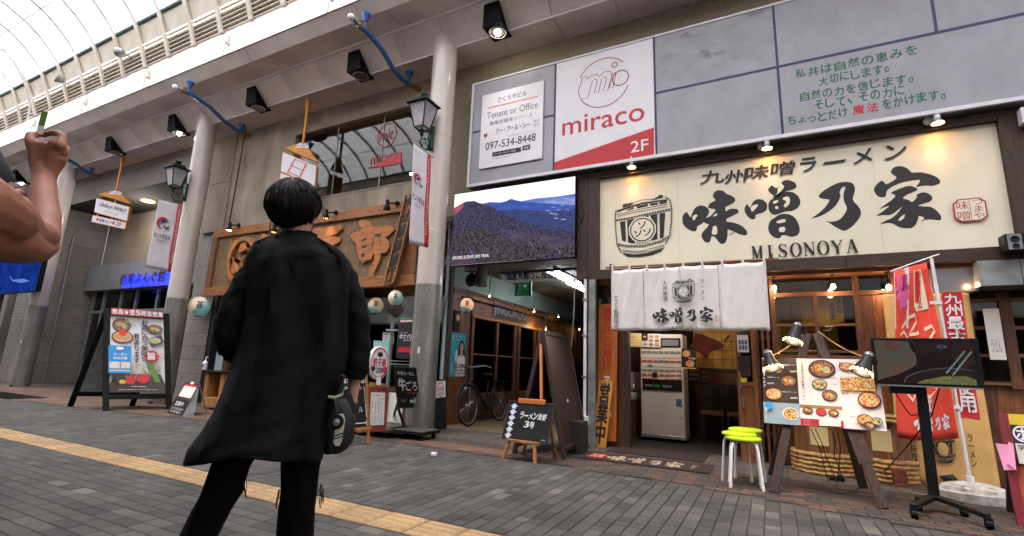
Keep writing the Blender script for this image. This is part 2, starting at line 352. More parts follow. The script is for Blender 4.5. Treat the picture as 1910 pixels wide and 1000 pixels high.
class P:
    def __init__(s,fr,lift=.001,step=.0005,z=None): s.F=fr;s.g=G();s.l=lift;s.st=min(step,.0003) if step<.001 else step;s.ms=[];s.z=z
    def _m(s,m):
        if m not in s.ms: s.ms.append(m)
        return s.ms.index(m)
    def _c(s,x,y):   # zoom pixel -> fraction
        if s.z: return s.F.fr(s.z[0]+x/s.z[2],s.z[1]+y/s.z[2])
        return (x,y)
    def poly(s,pts,m,lift=None,raw=False):
        q=[(p if raw else s._c(*p)) for p in pts]; s.l+=s.st; s.g.poly([s.F.p(x,y,s.l if lift is None else lift) for x,y in q],s._m(m)); return s
    def rect(s,x0,y0,x1,y1,m,raw=False):
        if s.z and not raw:
            a=s._c(x0,y0); b=s._c(x1,y1); x0,y0,x1,y1=a[0],a[1],b[0],b[1]
        return s.poly([(x0,y0),(x1,y0),(x1,y1),(x0,y1)],m,raw=True)
    def ell(s,cx,cy,rx,ry,m,n=20,ring=0,raw=False):
        if s.z and not raw:
            a=s._c(cx,cy); b=s._c(cx+rx,cy); c=s._c(cx,cy+ry); cx,cy=a; rx=abs(b[0]-a[0]); ry=abs(c[1]-a[1])
        s.l+=s.st
        pt=lambda k,f:s.F.p(cx+rx*f*math.cos(2*math.pi*k/n),cy+ry*f*math.sin(2*math.pi*k/n),s.l)
        if ring: s.g.add([pt(k,1) for k in range(n)]+[pt(k,1-ring) for k in range(n)],[(k,(k+1)%n,n+(k+1)%n,n+k) for k in range(n)],s._m(m))
        else: s.g.poly([pt(k,1) for k in range(n)],s._m(m))
        return s
    def line(s,pts,w,m,raw=False,step=True):
        q=[Vector(s.F.p(*(p if raw else s._c(*p)),0)) for p in pts]; s.l+=s.st
        ww=w if isinstance(w,(list,tuple)) else [w]*len(q); vs=[]
        for i,p in enumerate(q):
            d=(q[min(i+1,len(q)-1)]-q[max(0,i-1)]).normalized(); a=s.F.n.cross(d)*ww[i]/2; vs+= [p+a+s.F.n*s.l,p-a+s.F.n*s.l]
        s.g.add(vs,[(2*i,2*i+1,2*i+3,2*i+2) for i in range(len(q)-1)],s._m(m)); return s
    def text(s,t,x0,y0,x1,y1,m,bold=0,vert=False,raw=False,keep=False,shear=0):
        if s.z and not raw:
            a=s._c(x0,y0); b=s._c(x1,y1); x0,y0,x1,y1=a[0],a[1],b[0],b[1]
        vs,fs,tw,th=tmesh(t,vert); l0=s.l; s.l+=s.st; k=s._m(m); bold=.018 if bold>=1 else bold
        em=(y1-y0)/ (len(t) if vert else 1); ex=em*s.F.Hh/s.F.W
        offs=[(0,0)]+([(math.cos(a),math.sin(a)) for a in (0.4,2.0,3.5,5.1)] if bold else [])
        for i,(ox,oy) in enumerate(offs):
            s.g.add([s.F.p(x0+(x1-x0)*(x+shear*(.5-y))+ox*bold*ex,y0+(y1-y0)*y+oy*bold*em,s.l+i*.00015) for x,y in vs],fs,k)
        s.l=l0+.00002
        return s
    def done(s,name='print',parent=None,**k): return mk(name,s.g,s.ms,parent,**k) if s.ms else None
def bowl(p,cx,cy,rx,ry,food='food',rim='bowl_dark',raw=False):
    p.ell(cx,cy,rx,ry,rim,raw=raw); p.ell(cx,cy,rx*.87,ry*.85,food,raw=raw); p.ell(cx-rx*.2,cy-ry*.15,rx*.38,ry*.35,'food_yellow',12,raw=raw); p.ell(cx+rx*.3,cy+ry*.1,rx*.3,ry*.38,'food_green' if food!='food_green' else 'food',12,raw=raw)
def spot(name,loc,target,energy,col=(1,.72,.4),size=80,blend=.8,rad=.03):
    l=bpy.data.lights.new(name,'SPOT'); l.energy=energy; l.color=col; l.spot_size=R(size); l.spot_blend=blend; l.shadow_soft_size=rad
    o=bpy.data.objects.new(name,l); COL.objects.link(o); o.location=loc; o.rotation_euler=(Vector(loc)-Vector(target)).to_track_quat('Z','Y').to_euler(); return o
def pointl(name,loc,energy,col=(1,.65,.35),rad=.03):
    l=bpy.data.lights.new(name,'POINT'); l.energy=energy; l.color=col; l.shadow_soft_size=rad
    o=bpy.data.objects.new(name,l); COL.objects.link(o); o.location=loc; return o
# ================================================================ GROUND
g=G(); g.box(-80,14,-6,1.9,-.3,-.012); g.box(-80,-13.5,1.9,5.2,-.3,-.004); g.box(-13.5,14,1.9,5.2,-.3,-.012); g.box(-80,14,5.2,30,-.3,-.006)
ground=mk('ground',g,'joint',kind='structure')
g=G(); g.box(-80,-13.6,2.88,5.1,-.02,0); g.box(-80,-13.6,-3,2.56,-.02,0); g.box(-13.6,14,-3,-.9,-.02,0)
mk('far_paving',g,'asphalt',kind='structure')
BND=[(-80,4.0),(-18,4.1),(-12.8,4.42),(-8.0,4.88),(-4.3,5.2),(-2.3,5.12),(-.8,5.02),(0,4.85),(.6,4.69),(2.5,4.45),(14,4.0)]
def bnd(x):
    for (a,b),(c,d) in zip(BND,BND[1:]):
        if a<=x<=c: return b+(d-b)*(x-a)/(c-a)
    return 4.5
pav=tag(bpy.data.objects.new('street_paving',None),kind='structure'); COL.objects.link(pav)
cand=[]
rr=random.Random(3)
def pick():
    t=rr.random(); return 0 if t<.42 else 1 if t<.70 else 2 if t<.88 else 3 if t<.965 else 4
x=-13.5
while x<3.2:                                   # north field: long side across the street
    y=2.885+rr.choice([0,-.1]); top=bnd(x)-.02
    while y<top:
        l=rr.choice([.1,.2,.2]); y1=min(y+l,top); y0=max(y,2.885)
        if y1-y0>.03: cand.append((x,x+.1,y0,y1))
        y+=l
    x+=.1
y=2.555
while y>.75:                                   # south field: long side along the street
    x=-13.5+rr.random()*.2
    while x<3.2: cand.append((x,x+.2,y-.1,y)); x+=.2
    y-=.1
def vis(c):
    v=V((c[0]+c[1])/2,(c[2]+c[3])/2,-H); z=v.dot(_f)
    if z<.3: return None
    px=955+FPX*v.dot(_r2)/z; py=500-FPX*v.dot(_u2)/z
    return v.length if -5<px<1915 and 640<py<1005 else None
def pvr(g,c,dz=0,e=.0028,b=.004,m=None):
    x0,x1,y0,y1=c; x0+=e;x1-=e;y0+=e;y1-=e
    g.add([(x0,y0,-.02),(x1,y0,-.02),(x1,y1,-.02),(x0,y1,-.02),(x0,y0,-b+dz),(x1,y0,-b+dz),(x1,y1,-b+dz),(x0,y1,-b+dz),(x0+b,y0+b,dz),(x1-b,y0+b,dz),(x1-b,y1-b,dz),(x0+b,y1-b,dz)],
      [(0,1,5,4),(1,2,6,5),(2,3,7,6),(3,0,4,7),(4,5,9,8),(5,6,10,9),(6,7,11,10),(7,4,8,11),(8,9,10,11)],m)
cv=sorted([(vis(c),c) for c in cand if vis(c)]); near=cv[:298]; rest=[c for d,c in cv[298:]]+[c for c in cand if not vis(c)]
cache={}
for d,c in near:
    k=(round(c[1]-c[0],2),round(c[3]-c[2],2),pick())
    if k not in cache:
        g=G(); pvr(g,(-k[0]/2,k[0]/2,-k[1]/2,k[1]/2)); cache[k]=mk('paver',g,'paver%d'%k[2],pav)
        cache[k].location=((c[0]+c[1])/2,(c[2]+c[3])/2,rr.uniform(-.0012,.0005))
    else:
        o=cache[k].copy(); COL.objects.link(o); o.parent=pav; o.location=((c[0]+c[1])/2,(c[2]+c[3])/2,rr.uniform(-.0012,.0005))
g=G()
for c in rest: pvr(g,c,rr.uniform(-.0012,.0005),m=pick())
mk('distant_pavers',g,['paver%d'%i for i in range(5)],pav,kind='stuff')
# tactile strip: guide tiles of 0.3 m with four bars
strip=tag(bpy.data.objects.new('tactile_strip',None),kind='structure'); COL.objects.link(strip)
g=G(); pvr(g,(-.15,.15,-.15,.15),0,.003,.004)
for k in range(4):
    yb=-.1125+.075*k; vs=[];
    g.mi=1; g.add([(-.135,yb-.017,0),(.135,yb-.017,0),(.135,yb+.017,0),(-.135,yb+.017,0),(-.126,yb-.008,.009),(.126,yb-.008,.009),(.126,yb+.008,.009),(-.126,yb+.008,.009)],[(0,1,5,4),(1,2,6,5),(2,3,7,6),(3,0,4,7),(4,5,6,7)])
t0=mk('tactile_tile',g,['tactile','tactile_bar'],strip); first=True
x=-2.035+.3*9
while x>-40:
    o=t0 if first else t0.copy()
    if not first: COL.objects.link(o); o.parent=strip
    o.location=(x-.15,2.72,rr.uniform(-.001,.001)); first=False; x-=.3
# brick apron in front of the shops
g=G(); row=0; y=4.1
while y<6.0:
    x=-5.3+(row%2)*.1
    while x<4.2:
        if y>bnd(x)-.0: pvr(g,(x,x+.2,y,y+.1),-.001,.004,.004,m=0 if rr.random()<.42 else 1)
        x+=.2
    y+=.1; row+=1
mk('brick_apron',g,['brick_a','brick_b'],kind='stuff')
g=G(); y=6.0
while y<7.3:
    x=-5.3
    while x<4.2: pvr(g,(x,x+.3,y,y+.3),0,.004,.004); x+=.3
    y+=.3
mk('slab_apron',g,'slab',kind='stuff')
g=G(); y=4.2; k=0
while y<7.4:
    x=-26
    while x<-5.3:
        if y>bnd(x): pvr(g,(x,x+.2,y,y+.2),0,.003,.003,m=0 if y<6.1 else 1)
        x+=.2
    y+=.2
mk('terracotta_apron',g,['terracotta','slab'],kind='stuff')
g=G(); g.box(-4.35,-2.75,5.28,5.62,-.002,.003); mk('orange_floor_patch',g,'terracotta',kind='structure')
g=G(); y=6.95
while y<16:
    x=-4.88
    while x<-2.3: pvr(g,(x,x+.1,y,y+.1),.004,.003,.003); x+=.1
    y+=.1
mk('passage_tiles',g,'tile_yellow',kind='stuff')
# ================================================================ ARCADE ROOF (near side, mirrored on the far side of the street)
XA,XB=-42.0,9.0; NJ=0.9526; J0=-8.3575
YC=2.0905                                        # middle of the street
arcade=thing('shopping_arcade','white arched glass roof of the covered shopping street','arcade roof',kind='structure')
PR={'wall':(6.6331,6.2545),'e34':(6.0534,6.2545),'e23':(5.6805,6.6014),'s':(5.65,6.633),'e12':(5.2206,6.633),'ef':(5.0183,6.8082),'ft':(5.0183,7.3167)}
def band(a,b,name,j0,step,thick=.02,gap=.006,inset=0,matn='soffit'):
    # panels between two profile points, one object each, sharing a mesh
    (ya,za),(yb,zb)=a,b; d=V(0,yb-ya,zb-za).normalized(); nrm=V(0,-d.z,d.y)
    if nrm.z<0: nrm=-nrm
    A=V(0,ya,za)+d*gap; B=V(0,yb,zb)-d*gap; g=G(); L=step-2*gap
    g.hexa([A,A+X_*L,B+X_*L,B,A+nrm*thick,A+X_*L+nrm*thick,B+X_*L+nrm*thick,B+nrm*thick])
    o=mk(name,g,matn,arcade); k=0; n=j0-step*math.ceil((j0-XA)/step)
    o.location=(n+gap,0,0); n+=step
    while n<XB: c=o.copy(); COL.objects.link(c); c.parent=arcade; c.location=(n+gap,0,0); n+=step
band(PR['wall'],PR['e34'],'soffit_panel',J0,NJ)
band(PR['e34'],PR['e23'],'sloped_panel',J0,NJ)
band(PR['s'],PR['e12'],'flat_panel',J0+.28,2.825)
band(PR['e12'],PR['ef'],'chamfer_panel',J0-.25,2.825)
band(PR['ef'],PR['ft'],'fascia_panel',-9.0626,2.825,gap=.003,matn='fascia')
g=G(); g.box(XA,XB,5.6523,5.6771,6.5991,6.65); g.box(XA,XB,6.0398,6.0568,6.2409,6.2568); g.box(XA,XB,5.0002,5.0398,7.319,7.3393)
mk('edge_trim',g,'fascia',arcade)
g=G()                                           # dark backing above the soffit, keeps light out of the joints
bk=[(6.7235,6.311),(6.102,6.311),(5.7065,6.6726),(5.2658,6.6952),(5.0737,6.8534),(5.0737,7.2828)]
for (a,b),(c,d) in zip(bk,bk[1:]): g.add([(XA,a,b),(XB,a,b),(XB,c,d),(XA,c,d)],[(0,1,2,3)])
mk('soffit_backing',g,'soffit',arcade)
# louvre wall and barrel vault
ARC=[(5.0172,7.328),(4.9494,7.5314),(4.8816,7.7122),(4.7799,7.9495),(4.6782,8.1868),(4.4635,8.4693),(4.2036,8.7179),(3.8985,8.9326),(3.503,9.1134),(3.051,9.249),(2.5651,9.3281),(2.0905,9.3507)]
ARCF=ARC+[(2*YC-y,z) for y,z in ARC[-2::-1]]
RS=0.9226; R0=-9.362
def mir(pts): return [(2*YC-y,z) for y,z in pts]
def sheet(profile,x0,x1,g,m=None,off=0):
    for (a,b),(c,d) in zip(profile,profile[1:]): g.add([(x0,a,b+off),(x1,a,b+off),(x1,c,d+off),(x0,c,d+off)],[(0,1,2,3)],m)
# glass panes between ribs
gp1=G(); up=ARCF[4:-4]
for i,(a,b) in enumerate(zip(up,up[1:])): gp1.add([(0,a[0],a[1]+.03),(RS,a[0],a[1]+.03),(RS,b[0],b[1]+.03),(0,b[0],b[1]+.03)],[(0,1,2,3)])
pane=mk('roof_pane',gp1,'roof_panel',arcade)
gr=G(); prev=None
pts=[V(0,y,z) for y,z in ARCF[4:-4]]
for a,b in zip(pts,pts[1:]): gr.beam(a+(a-b)*.02,b+(b-a)*.02,.07,.09,side=X_)
rib=mk('roof_rib',gr,'rib',arcade)
gl=G()
for pf in (ARC[:5],):
    pts=[V(0,y-.05,z) for y,z in pf]
    for a,b in zip(pts,pts[1:]): gl.beam(a,b,.05,.10,side=X_)
lrib=mk('louvre_rib',gl,'cream',arcade)
def apt(z):    # depth of the louvre wall at a height
    for (a,b),(c,d) in zip(ARC[:5],ARC[1:6]):
        if b<=z<=d: return a+(c-a)*(z-b)/(d-b)
    return 4.633
gs=G(); 
for k in range(6):
    z=7.3619+k*.077; yy=apt(z); gs.hexa([(0.03,yy-.03,z),(RS-.03,yy-.03,z),(RS-.03,yy+.03,z+.03),(.03,yy+.03,z+.03),(.03,yy-.035,z+.018),(RS-.03,yy-.035,z+.018),(RS-.03,yy+.025,z+.045),(.03,yy+.025,z+.045)])
slat=mk('louvre_slats',gs,'cream',arcade)
gc=G(); sheet([(apt(7.8139),7.8139),(4.7799,7.9495),(4.6782,8.1868)],0.0,RS,gc)
cpan=mk('vault_panel',gc,'cream',arcade)
proto=[pane,rib,lrib,slat,cpan]; n=R0-RS*40; firstp=True
while n<XB:
    for o in proto:
        c=o if firstp else o.copy()
        if not firstp: COL.objects.link(c); c.parent=arcade
        c.location=(n,0,0)
    firstp=False; n+=RS
g=G(); g.tube([V(XA,4.6669,8.2094),V(XB,4.6669,8.2094)],.045,8); mk('green_beam',g,'green_beam',arcade)
g=G(); g.tube([V(XA,2*YC-4.6669,8.2094),V(XB,2*YC-4.6669,8.2094)],.045,8); mk('green_beam',g,'green_beam',arcade)
for yy,zz in ((3.842,8.9552),(2.0905,9.3281),(0.339,8.9552)):
    g=G(); g.box(XA,XB,yy-.012,yy+.012,zz-.012,zz+.012); mk('purlin',g,'rib',arcade)
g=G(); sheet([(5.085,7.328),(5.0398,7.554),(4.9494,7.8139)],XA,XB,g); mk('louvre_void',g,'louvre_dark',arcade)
# other side of the street, behind the camera
g=G(); sheet(mir([PR['wall'],PR['e34'],PR['e23'],PR['s'],PR['e12'],PR['ef'],PR['ft']]),XA,XB,g); sheet(mir([(5.085,7.328),(5.0398,7.554),(4.9494,7.8139),(4.7799,7.9495),(4.6782,8.1868)]),XA,XB,g)
mk('opposite_soffit',g,'soffit',arcade)
opp=thing('opposite_buildings','row of plain shop fronts on the other side of the arcade','building',kind='structure')
g=G(); g.box(XA,XB,-2.8,2*YC-6.6331,2.6,7.328); mk('opposite_wall',g,'fascia',opp)
g=G()
for k in range(12): g.box(XA+4.2*k+.3,XA+4.2*k+3.9,-2.5,-2.35,0,2.5)
mk('opposite_shop_window',g,'shop_glass',opp)
g=G(); g.box(XA,XB,-6,-5.9,0,3); g.box(XA,XB,-6,-2.2,2.6,2.7)
for k in range(13): g.box(XA+4.2*k-.1,XA+4.2*k+.3,-2.6,-2.2,0,2.6)
mk('opposite_interior',g,'cream',opp)
# joint brackets and hooks on the fascia
for i,X in enumerate((-9.0626,-11.8876,-14.7126,-17.5376,-6.2376)):
    t=thing('fascia_hook','white metal banner hook on the bright fascia, %s'%['above the second hanging blue arm','between two fascia joints left of centre','near the raised fist','leftmost, right over the hand','cut by the top edge'][i],'hook',(X,4.9946,7.102),'hooks along the arcade fascia')
    g=G(); g.box(X-.05,X+.01,4.9268,5.0149,6.989,7.1698); g.box(X-.03,X-.005,4.9042,4.9268,6.7856,7.0342); mk('bracket',g,'cream',t,bevel=.004)
    g=G(); g.tube([V(X-.02,4.9155,6.8082),V(X-.02,4.9155,6.7291),V(X-.02,4.8703,6.7065),V(X-.02,4.8703,6.763)],.010,6); mk('hook',g,'silver_ring',t)
# floodlights and conduit on the louvre wall
def flood(X,z,d,label,matn):
    y=apt(z)-.16; t=thing('floodlight',label,'floodlight',(X,y,z)); g=G(); a=V(*d).normalized()
    g.lathe(V(X,y,z),[(.03,.0),(.07,.03),(.105,.12),(.11,.16),(.09,.165)],16,axis=a); mk('lamp_head',g,matn,t,smooth=True)
    g=G(); g.tube([V(X,y,z),V(X+.05,y+.06,z-.05),V(X+.05,y+.16,z-.1)],.014,6); mk('bracket',g,'galv',t)
flood(-12.656,7.7009,(-1,-.35,.05),'grey floodlight on the louvres aimed along the arcade','galv')
flood(-15.5375,7.7009,(-.2,-1,.2),'round floodlight low on the vault beside the white conduit','galv')
t=thing('conduit_pole','curved white conduit pole running down the vault to the fascia','conduit',(-11.6,3.9,6.9))
cp=[pd(-40,95,12.995),pd(10,92,13.108),pd(34,125,13.334),pd(50,160,13.56),pd(58,200,13.786),pd(52,238,14.012)]
g=G(); g.tube([cp[0],cp[0].lerp(cp[1],.5)]+cp[1:],.05,8); mk('pole',g,'fascia',t,smooth=True)
# ceiling box lights, 2.57 m apart
LITS={0,3,6}
for i in range(-1,9):
    X=-3.5369-2.9041*i
    lab={-1:'black box downlight out of the picture to the right',0:'black box downlight with a bright lit lamp at the top centre',1:'unlit black box downlight left of the upper blue arm',2:'unlit black box downlight above the film strip sign',3:'lit black box downlight left of the second white column',4:'black box downlight above the gallery sign',5:'black box downlight hidden behind the raised fist',6:'lit black box downlight at the left edge of the picture',7:'black box downlight far along the arcade, first past the left edge',8:'black box downlight farthest along the arcade'}[i]
    t=thing('ceiling_downlight',lab,'ceiling light',(X,5.876,6.424),'black box downlights under the arcade soffit')
    y0,y1=5.03,5.36; g=G(); zb=6.198; w=.17
    a=[(X-w,5.763,zb),(X+w,5.763,zb),(X+w,6.1472,zb),(X-w,6.1472,zb),(X-w*.8,5.7178,6.5709),(X+w*.8,5.7178,6.5709),(X+w*.8,6.0568,6.2601),(X-w*.8,6.0568,6.2601)]
    g.hexa(a); mk('housing',g,'dark_green_box',t,bevel=.004)
    g=G(); g.lathe(V(X,5.9551,zb-.001),[(.142,0),(.145,-.008),(.13,-.014),(.12,-.006)],24,cap=False); mk('trim_ring',g,'silver_ring',t,smooth=True)
    g=G(); g.lathe(V(X,5.9551,zb-.004),[(.105,0),(.05,.0005)],24,cap=True); mk('reflector',g,'reflector',t,smooth=True)
    if i in LITS:
        g=G(); g.ball(V(X,5.9551,zb-.012),.045,12); mk('lamp',g,'lamp_em',t,smooth=True)
        spot('downlight_lamp',(X,5.9551,zb-.07),(X,5.9551,0),7 if i==0 else 12,(1,.96,.9),80,.6,.04)
# columns
def column(X,label):
    t=thing('round_column',label,'column',(X,6.0455,0),'round columns carrying the arcade')
    g=G(); g.lathe(V(X,6.0455,0),[(.202,2.1808),(.202,6.5822)],40); mk('painted_shaft',g,'column_white',t,smooth=True)
    g=G(); g.lathe(V(X,6.0455,0),[(.206,0),(.206,2.1865)],40); mk('metal_sleeve',g,'column_grey',t,smooth=True)
column(-4.5991,'round white column with grey lower sleeve beside the mountain screen')
column(-11.3,'round white column behind the yakitori sandwich board')
column(-18.0009,'round column far left, below the blue screen')
for o_ in [o for o in COL.objects if o.name.startswith('round_column') and o.type=='EMPTY']:
    X=o_.location.x; Yc=6.0455
    def cyl(a0,a1,z0,z1,r,nm,m,nu=8):
        g=G(); g.grid(lambda u,v:V(X+r*math.cos(R(a0+(a1-a0)*u)),Yc+r*math.sin(R(a0+(a1-a0)*u)),z0+(z1-z0)*v),nu,1); mk(nm,g,m,o_)
    cyl(-180,180,2.1696,2.1865,.2085,'sleeve_rim','galv',36); cyl(-100,-98.6,.0,2.1639,.2068,'sleeve_seam','joint',1); cyl(-180,180,4.616,4.6194,.2027,'shaft_joint','galv',36)
    cyl(-128,-104,1.50,1.515,.2072,'tape_mark','poster_tan'); cyl(-128,-104,1.70,1.712,.2072,'tape_mark','poster_tan'); cyl(-130,-127,1.50,1.71,.2072,'tape_mark','poster_tan',2); cyl(-82,-72,1.15,1.24,.2072,'sticker','paper',4); cyl(-140,-60,0,.05,.2075,'base_band','joint',12)  # last strip: dark band round the front of the column foot
# wall lanterns
def lantern(X,lab,tex):
    C=V(X,6.0455,3.8815)
    t=thing('wall_lantern',lab,'street lamp',(X-.5,5.5935,3.825),'dark green lanterns on the columns')
    d=V(0,-1,0); s=V(1,0,0)
    base=V(X,6.0455-.205,4.53)
    g=G(); g.obox(base+d*.02,s*.055,d*.02,Z_*.2); mk('back_plate',g,'lamp_green',t,bevel=.006)
    g=G(); L=base+d*.26-Z_*.08
    g.tube([base+d*.04-Z_*.14,base+d*.11-Z_*.24,base+d*.21-Z_*.25,base+d*.28-Z_*.18,L],.017,8)
    for rad,cx,cz in ((.06,.10,-.10),(.04,.18,-.12)):
        g.tube([base+d*(cx+rad*math.cos(a))+Z_*(cz+rad*math.sin(a)) for a in [k*.5 for k in range(12)]],.009,6)
    g.tube([base+d*.04+Z_*.1,base+d*.1+Z_*.08,base+d*.16+Z_*.04],.01,6)
    mk('scroll_bracket',g,'lamp_green',t,smooth=True)
    g=G(); g.lathe(L,[(.012,0),(.035,.03),(.02,.06),(.05,.10),(.02,.12)],12)
    def sq(z,h): return [L+X_*a*h+Y_*b*h+Z_*z for a,b in ((-1,-1),(1,-1),(1,1),(-1,1))]
    lo,hi=sq(.14,.085),sq(.52,.155)
    for k in range(4): g.beam(lo[k],hi[k],.018,.018); g.beam(lo[k],lo[(k+1)%4],.02,.02); g.beam(hi[k],hi[(k+1)%4],.02,.02); g.tube([L+Z_*.05,lo[k]*.5+L*.5+Z_*.02,lo[k]],.007,5)
    mk('frame',g,'lamp_green',t)
    for k in range(4):
        g=G(); a,b,c,e=lo[k],lo[(k+1)%4],hi[(k+1)%4],hi[k]; g.add([a,b,c,e],[(0,1,2,3)]); mk('glass_pane',g,'frosted',t)
    g=G(); g.hexa(sq(.525,.20)+sq(.545,.19)); g.hexa(sq(.545,.15)+sq(.61,.10)); g.hexa(sq(.61,.12)+sq(.625,.11)); g.lathe(L+Z_*.625,[(.05,0),(.055,.03),(.03,.045),(.06,.06),(.065,.085),(.03,.11),(.0,.115)],14); mk('roof_cap',g,'lamp_green',t)
    g=G(); g.ball(L+Z_*.3,.05,10); mk('globe',g,'lantern_white',t,smooth=True)
lantern(-4.5991,'green four-sided lantern on the column beside the mountain screen',0)
lantern(-11.3,'green four-sided lantern on the column left of the carved wooden sign',1)
# column flags
def flag(Xc,lab,topL,topR,botL,botR,D):
    TL,TR,BL,BR=[pd(*p,D) for p in (topL,topR,botL,botR)]
    t=thing('column_flag',lab,'banner',tuple(TR),'white arcade banners on the columns')
    def fn(u,v):
        p=TL.lerp(TR,u).lerp(BL.lerp(BR,u),v); return p+V(-.6,-.7,0)*(.012*math.sin(9*v+3*u)+.008*math.sin(17*u))*v
    fl=F(TL,TR,BL)
    g=G(); g.grid(lambda u,v:fn(u*.8,v),12,20); mk('cloth',g,'cloth_flag',t,smooth=True,thick=.002)
    g=G(); g.grid(lambda u,v:fn(.8+u*.2,v),4,20); mk('red_edge',g,'red_print',t,smooth=True,thick=.002)
    g=G(); g.tube([TL-(TR-TL)*.12,TR+(TR-TL)*.15],.009,6); mk('rod',g,'silver_ring',t); g=G(); g.tube([BL.lerp(BR,.9)+Z_*.3,BL.lerp(BR,1.35)+Z_*.28],.008,6); mk('rod',g,'silver_ring',t)
    p=P(fl,.02,.0006)
    def an(cx,cy,r0,r1,a0,a1,m,n=14):
        k=fl.W/fl.Hh; o=[];i=[]
        for j in range(n+1):
            a=a0+(a1-a0)*j/n; w=1-abs(2*j/n-1)**2.2*.9; rm=(r0+r1)/2; h=(r1-r0)/2*w
            o.append((cx+(rm+h)*math.cos(a),cy+(rm+h)*math.sin(a)*k)); i.append((cx+(rm-h)*math.cos(a),cy+(rm-h)*math.sin(a)*k))
        for j in range(n): p.poly([o[j],o[j+1],i[j+1],i[j]],m,lift=p.l,raw=True)
    an(.38,.33,.16,.27,R(95),R(330),'red_print'); an(.44,.34,.09,.19,R(-60),R(200)*-1+R(20),'navy'); an(.52,.35,.05,.13,R(-20),R(210),'green_print')
    p.text('セントポルタ',.10,.475,.74,.545,'black_print',1,raw=True); p.text('中央町',.25,.565,.55,.60,'black_print',0,raw=True)
    p.done('logo_print',t)
    TRr=TL.lerp(TR,.8); BRr=BL.lerp(BR,.8)
    f2=F(BRr.lerp(TRr,.12),TRr.lerp(BRr,.05),BR.lerp(TR,.12)); p=P(f2,.02,.0006); p.text('http://centporta.com',.02,.25,.98,.8,'sign_white',0,raw=True); p.done('address_print',t)
flag(-4.5991,'white arcade banner with swirl logo beside the mountain screen column',(771,265),(804,290),(764,455),(797,462),7.0625)
flag(-11.3,'white arcade banner with swirl logo above the yakitori sandwich board',(296,371),(342,383),(273,498),(322,508),12.769)
# blue curved arms with a white knob
def bluearm(pts,lab,zs,d0,d1):
    A=[atx(x,y,d0) for i,(x,y) in enumerate(pts)]
    t=thing('curved_ornament',lab,'decoration',tuple(A[0]),'curved blue poles under the soffit')
    n=len(A); g=G(); g.tube(A[1:-1],.042,10); mk('curved_pole',g,'blue_pole',t,smooth=True)
    g=G(); g.tube([A[0],A[1]],.022,8); mk('tip_rod',g,'blue_pole',t,smooth=True)
    g=G(); g.tube([A[1],A[1].lerp(A[2],.35)],.05,10); mk('brass_collar',g,'brass',t,smooth=True); g=G(); g.tube([A[-2],A[-1]],.046,10); mk('brass_collar',g,'brass',t,smooth=True)
    g=G(); g.ball(A[0],.058,14); mk('white_knob',g,'white_paint',t,smooth=True)
    for q,zz,yy in ((A[2].lerp(A[1],.3),6.633,None),(A[-2],6.2545,None)):
        q=Vector(q); g=G(); top=V(q.x,q.y,zz); g.tube([q,q.lerp(top,.7)],.016,6); g.lathe(top,[(.075,0),(.07,-.02),(.025,-.15)],14); mk('ceiling_mount',g,'blue_pole',t)
bluearm([(655,32),(668,46),(685,60),(712,92),(734,130),(750,148),(762,157),(785,168)],'curved blue pole at the top centre with a white knob',0,-5.5935,0)
bluearm([(327,163),(337,168),(357,177),(392,200),(418,226),(440,242),(450,247),(466,254)],'curved blue pole left of the head, above the stone wall',0,-10.509,0)
bluearm([(60,268),(72,272),(90,280),(118,293),(140,305),(160,320),(170,325),(187,330)],'curved blue pole farthest left, passing behind the raised fist',0,-17.289,0)
# orange hanging signs
def hang(X,lab,body):
    t=thing('hanging_sign',lab,'hanging sign',(X,6.1585,4.842),'orange framed signs hanging from the soffit')
    g=G(); g.tube([V(X,6.215,6.2658),V(X,6.215,6.0285)],[.055,.045],10); g.tube([V(X,6.215,6.0285),V(X,6.215,5.2714)],[.03,.024],10); mk('pole',g,'orange_pole',t,smooth=True)
    body(t,X)
def hb(px):      # corner pixels: roof apex, roof left, roof right, panels list
    def f(t,X):
        pl=V(X,6.215,4.955)
        nrm=V(.45,-1,0).normalized()
        q=lambda a:pp(a[0],a[1],pl,nrm)
        L,T,Rr=q(px['l']),q(px['t']),q(px['r']); dn=(q(px['dl'])-L).normalized()
        g=G(); B=-nrm*.09
        g.prism([L,Rr,T],B); mk('gable',g,'orange_pole',t,bevel=.003)
        f0=F(L+Z_*.0+(T-L).project(Z_),Rr+(T-Rr).project(Z_),L); p=P(f0,.002,.0006)
        p.poly([(.30,.98),(.36,.42),(.47,.16),(.68,.60),(.68,.98)],'sign_white',raw=True); p.text('セントポルタ',.34,.5,.645,.72,'black_print',1,raw=True); p.text('中央町',.42,.77,.58,.90,'black_print',0,raw=True); p.done('logo_plate',t)
        for nm,c,pr in px['panels']:
            TL,TR,BL=[q(a) for a in c]; g=G(); BR=TR+BL-TL; g.prism([TL,TR,BR,BL],B); mk('sign_box',g,'orange_pole',t,bevel=.003)
            g=G(); e=(TR-TL).normalized()*.012; v=(BL-TL).normalized()*.012; g.prism([TL+e+v,TR-e+v,BR-e-v,BL+e-v],nrm*.004); mk('sign_face',g,'sign_white',t)
            p=P(F(TL,TR,BL),.006,.0006); pr(p); p.done('lettering',t)
        g=G()
        for (a,b) in px['links']: g.tube([q(a)-nrm*.045,q(b)-nrm*.045],.016,6)
        mk('link_rods',g,'orange_pole',t)
    return f
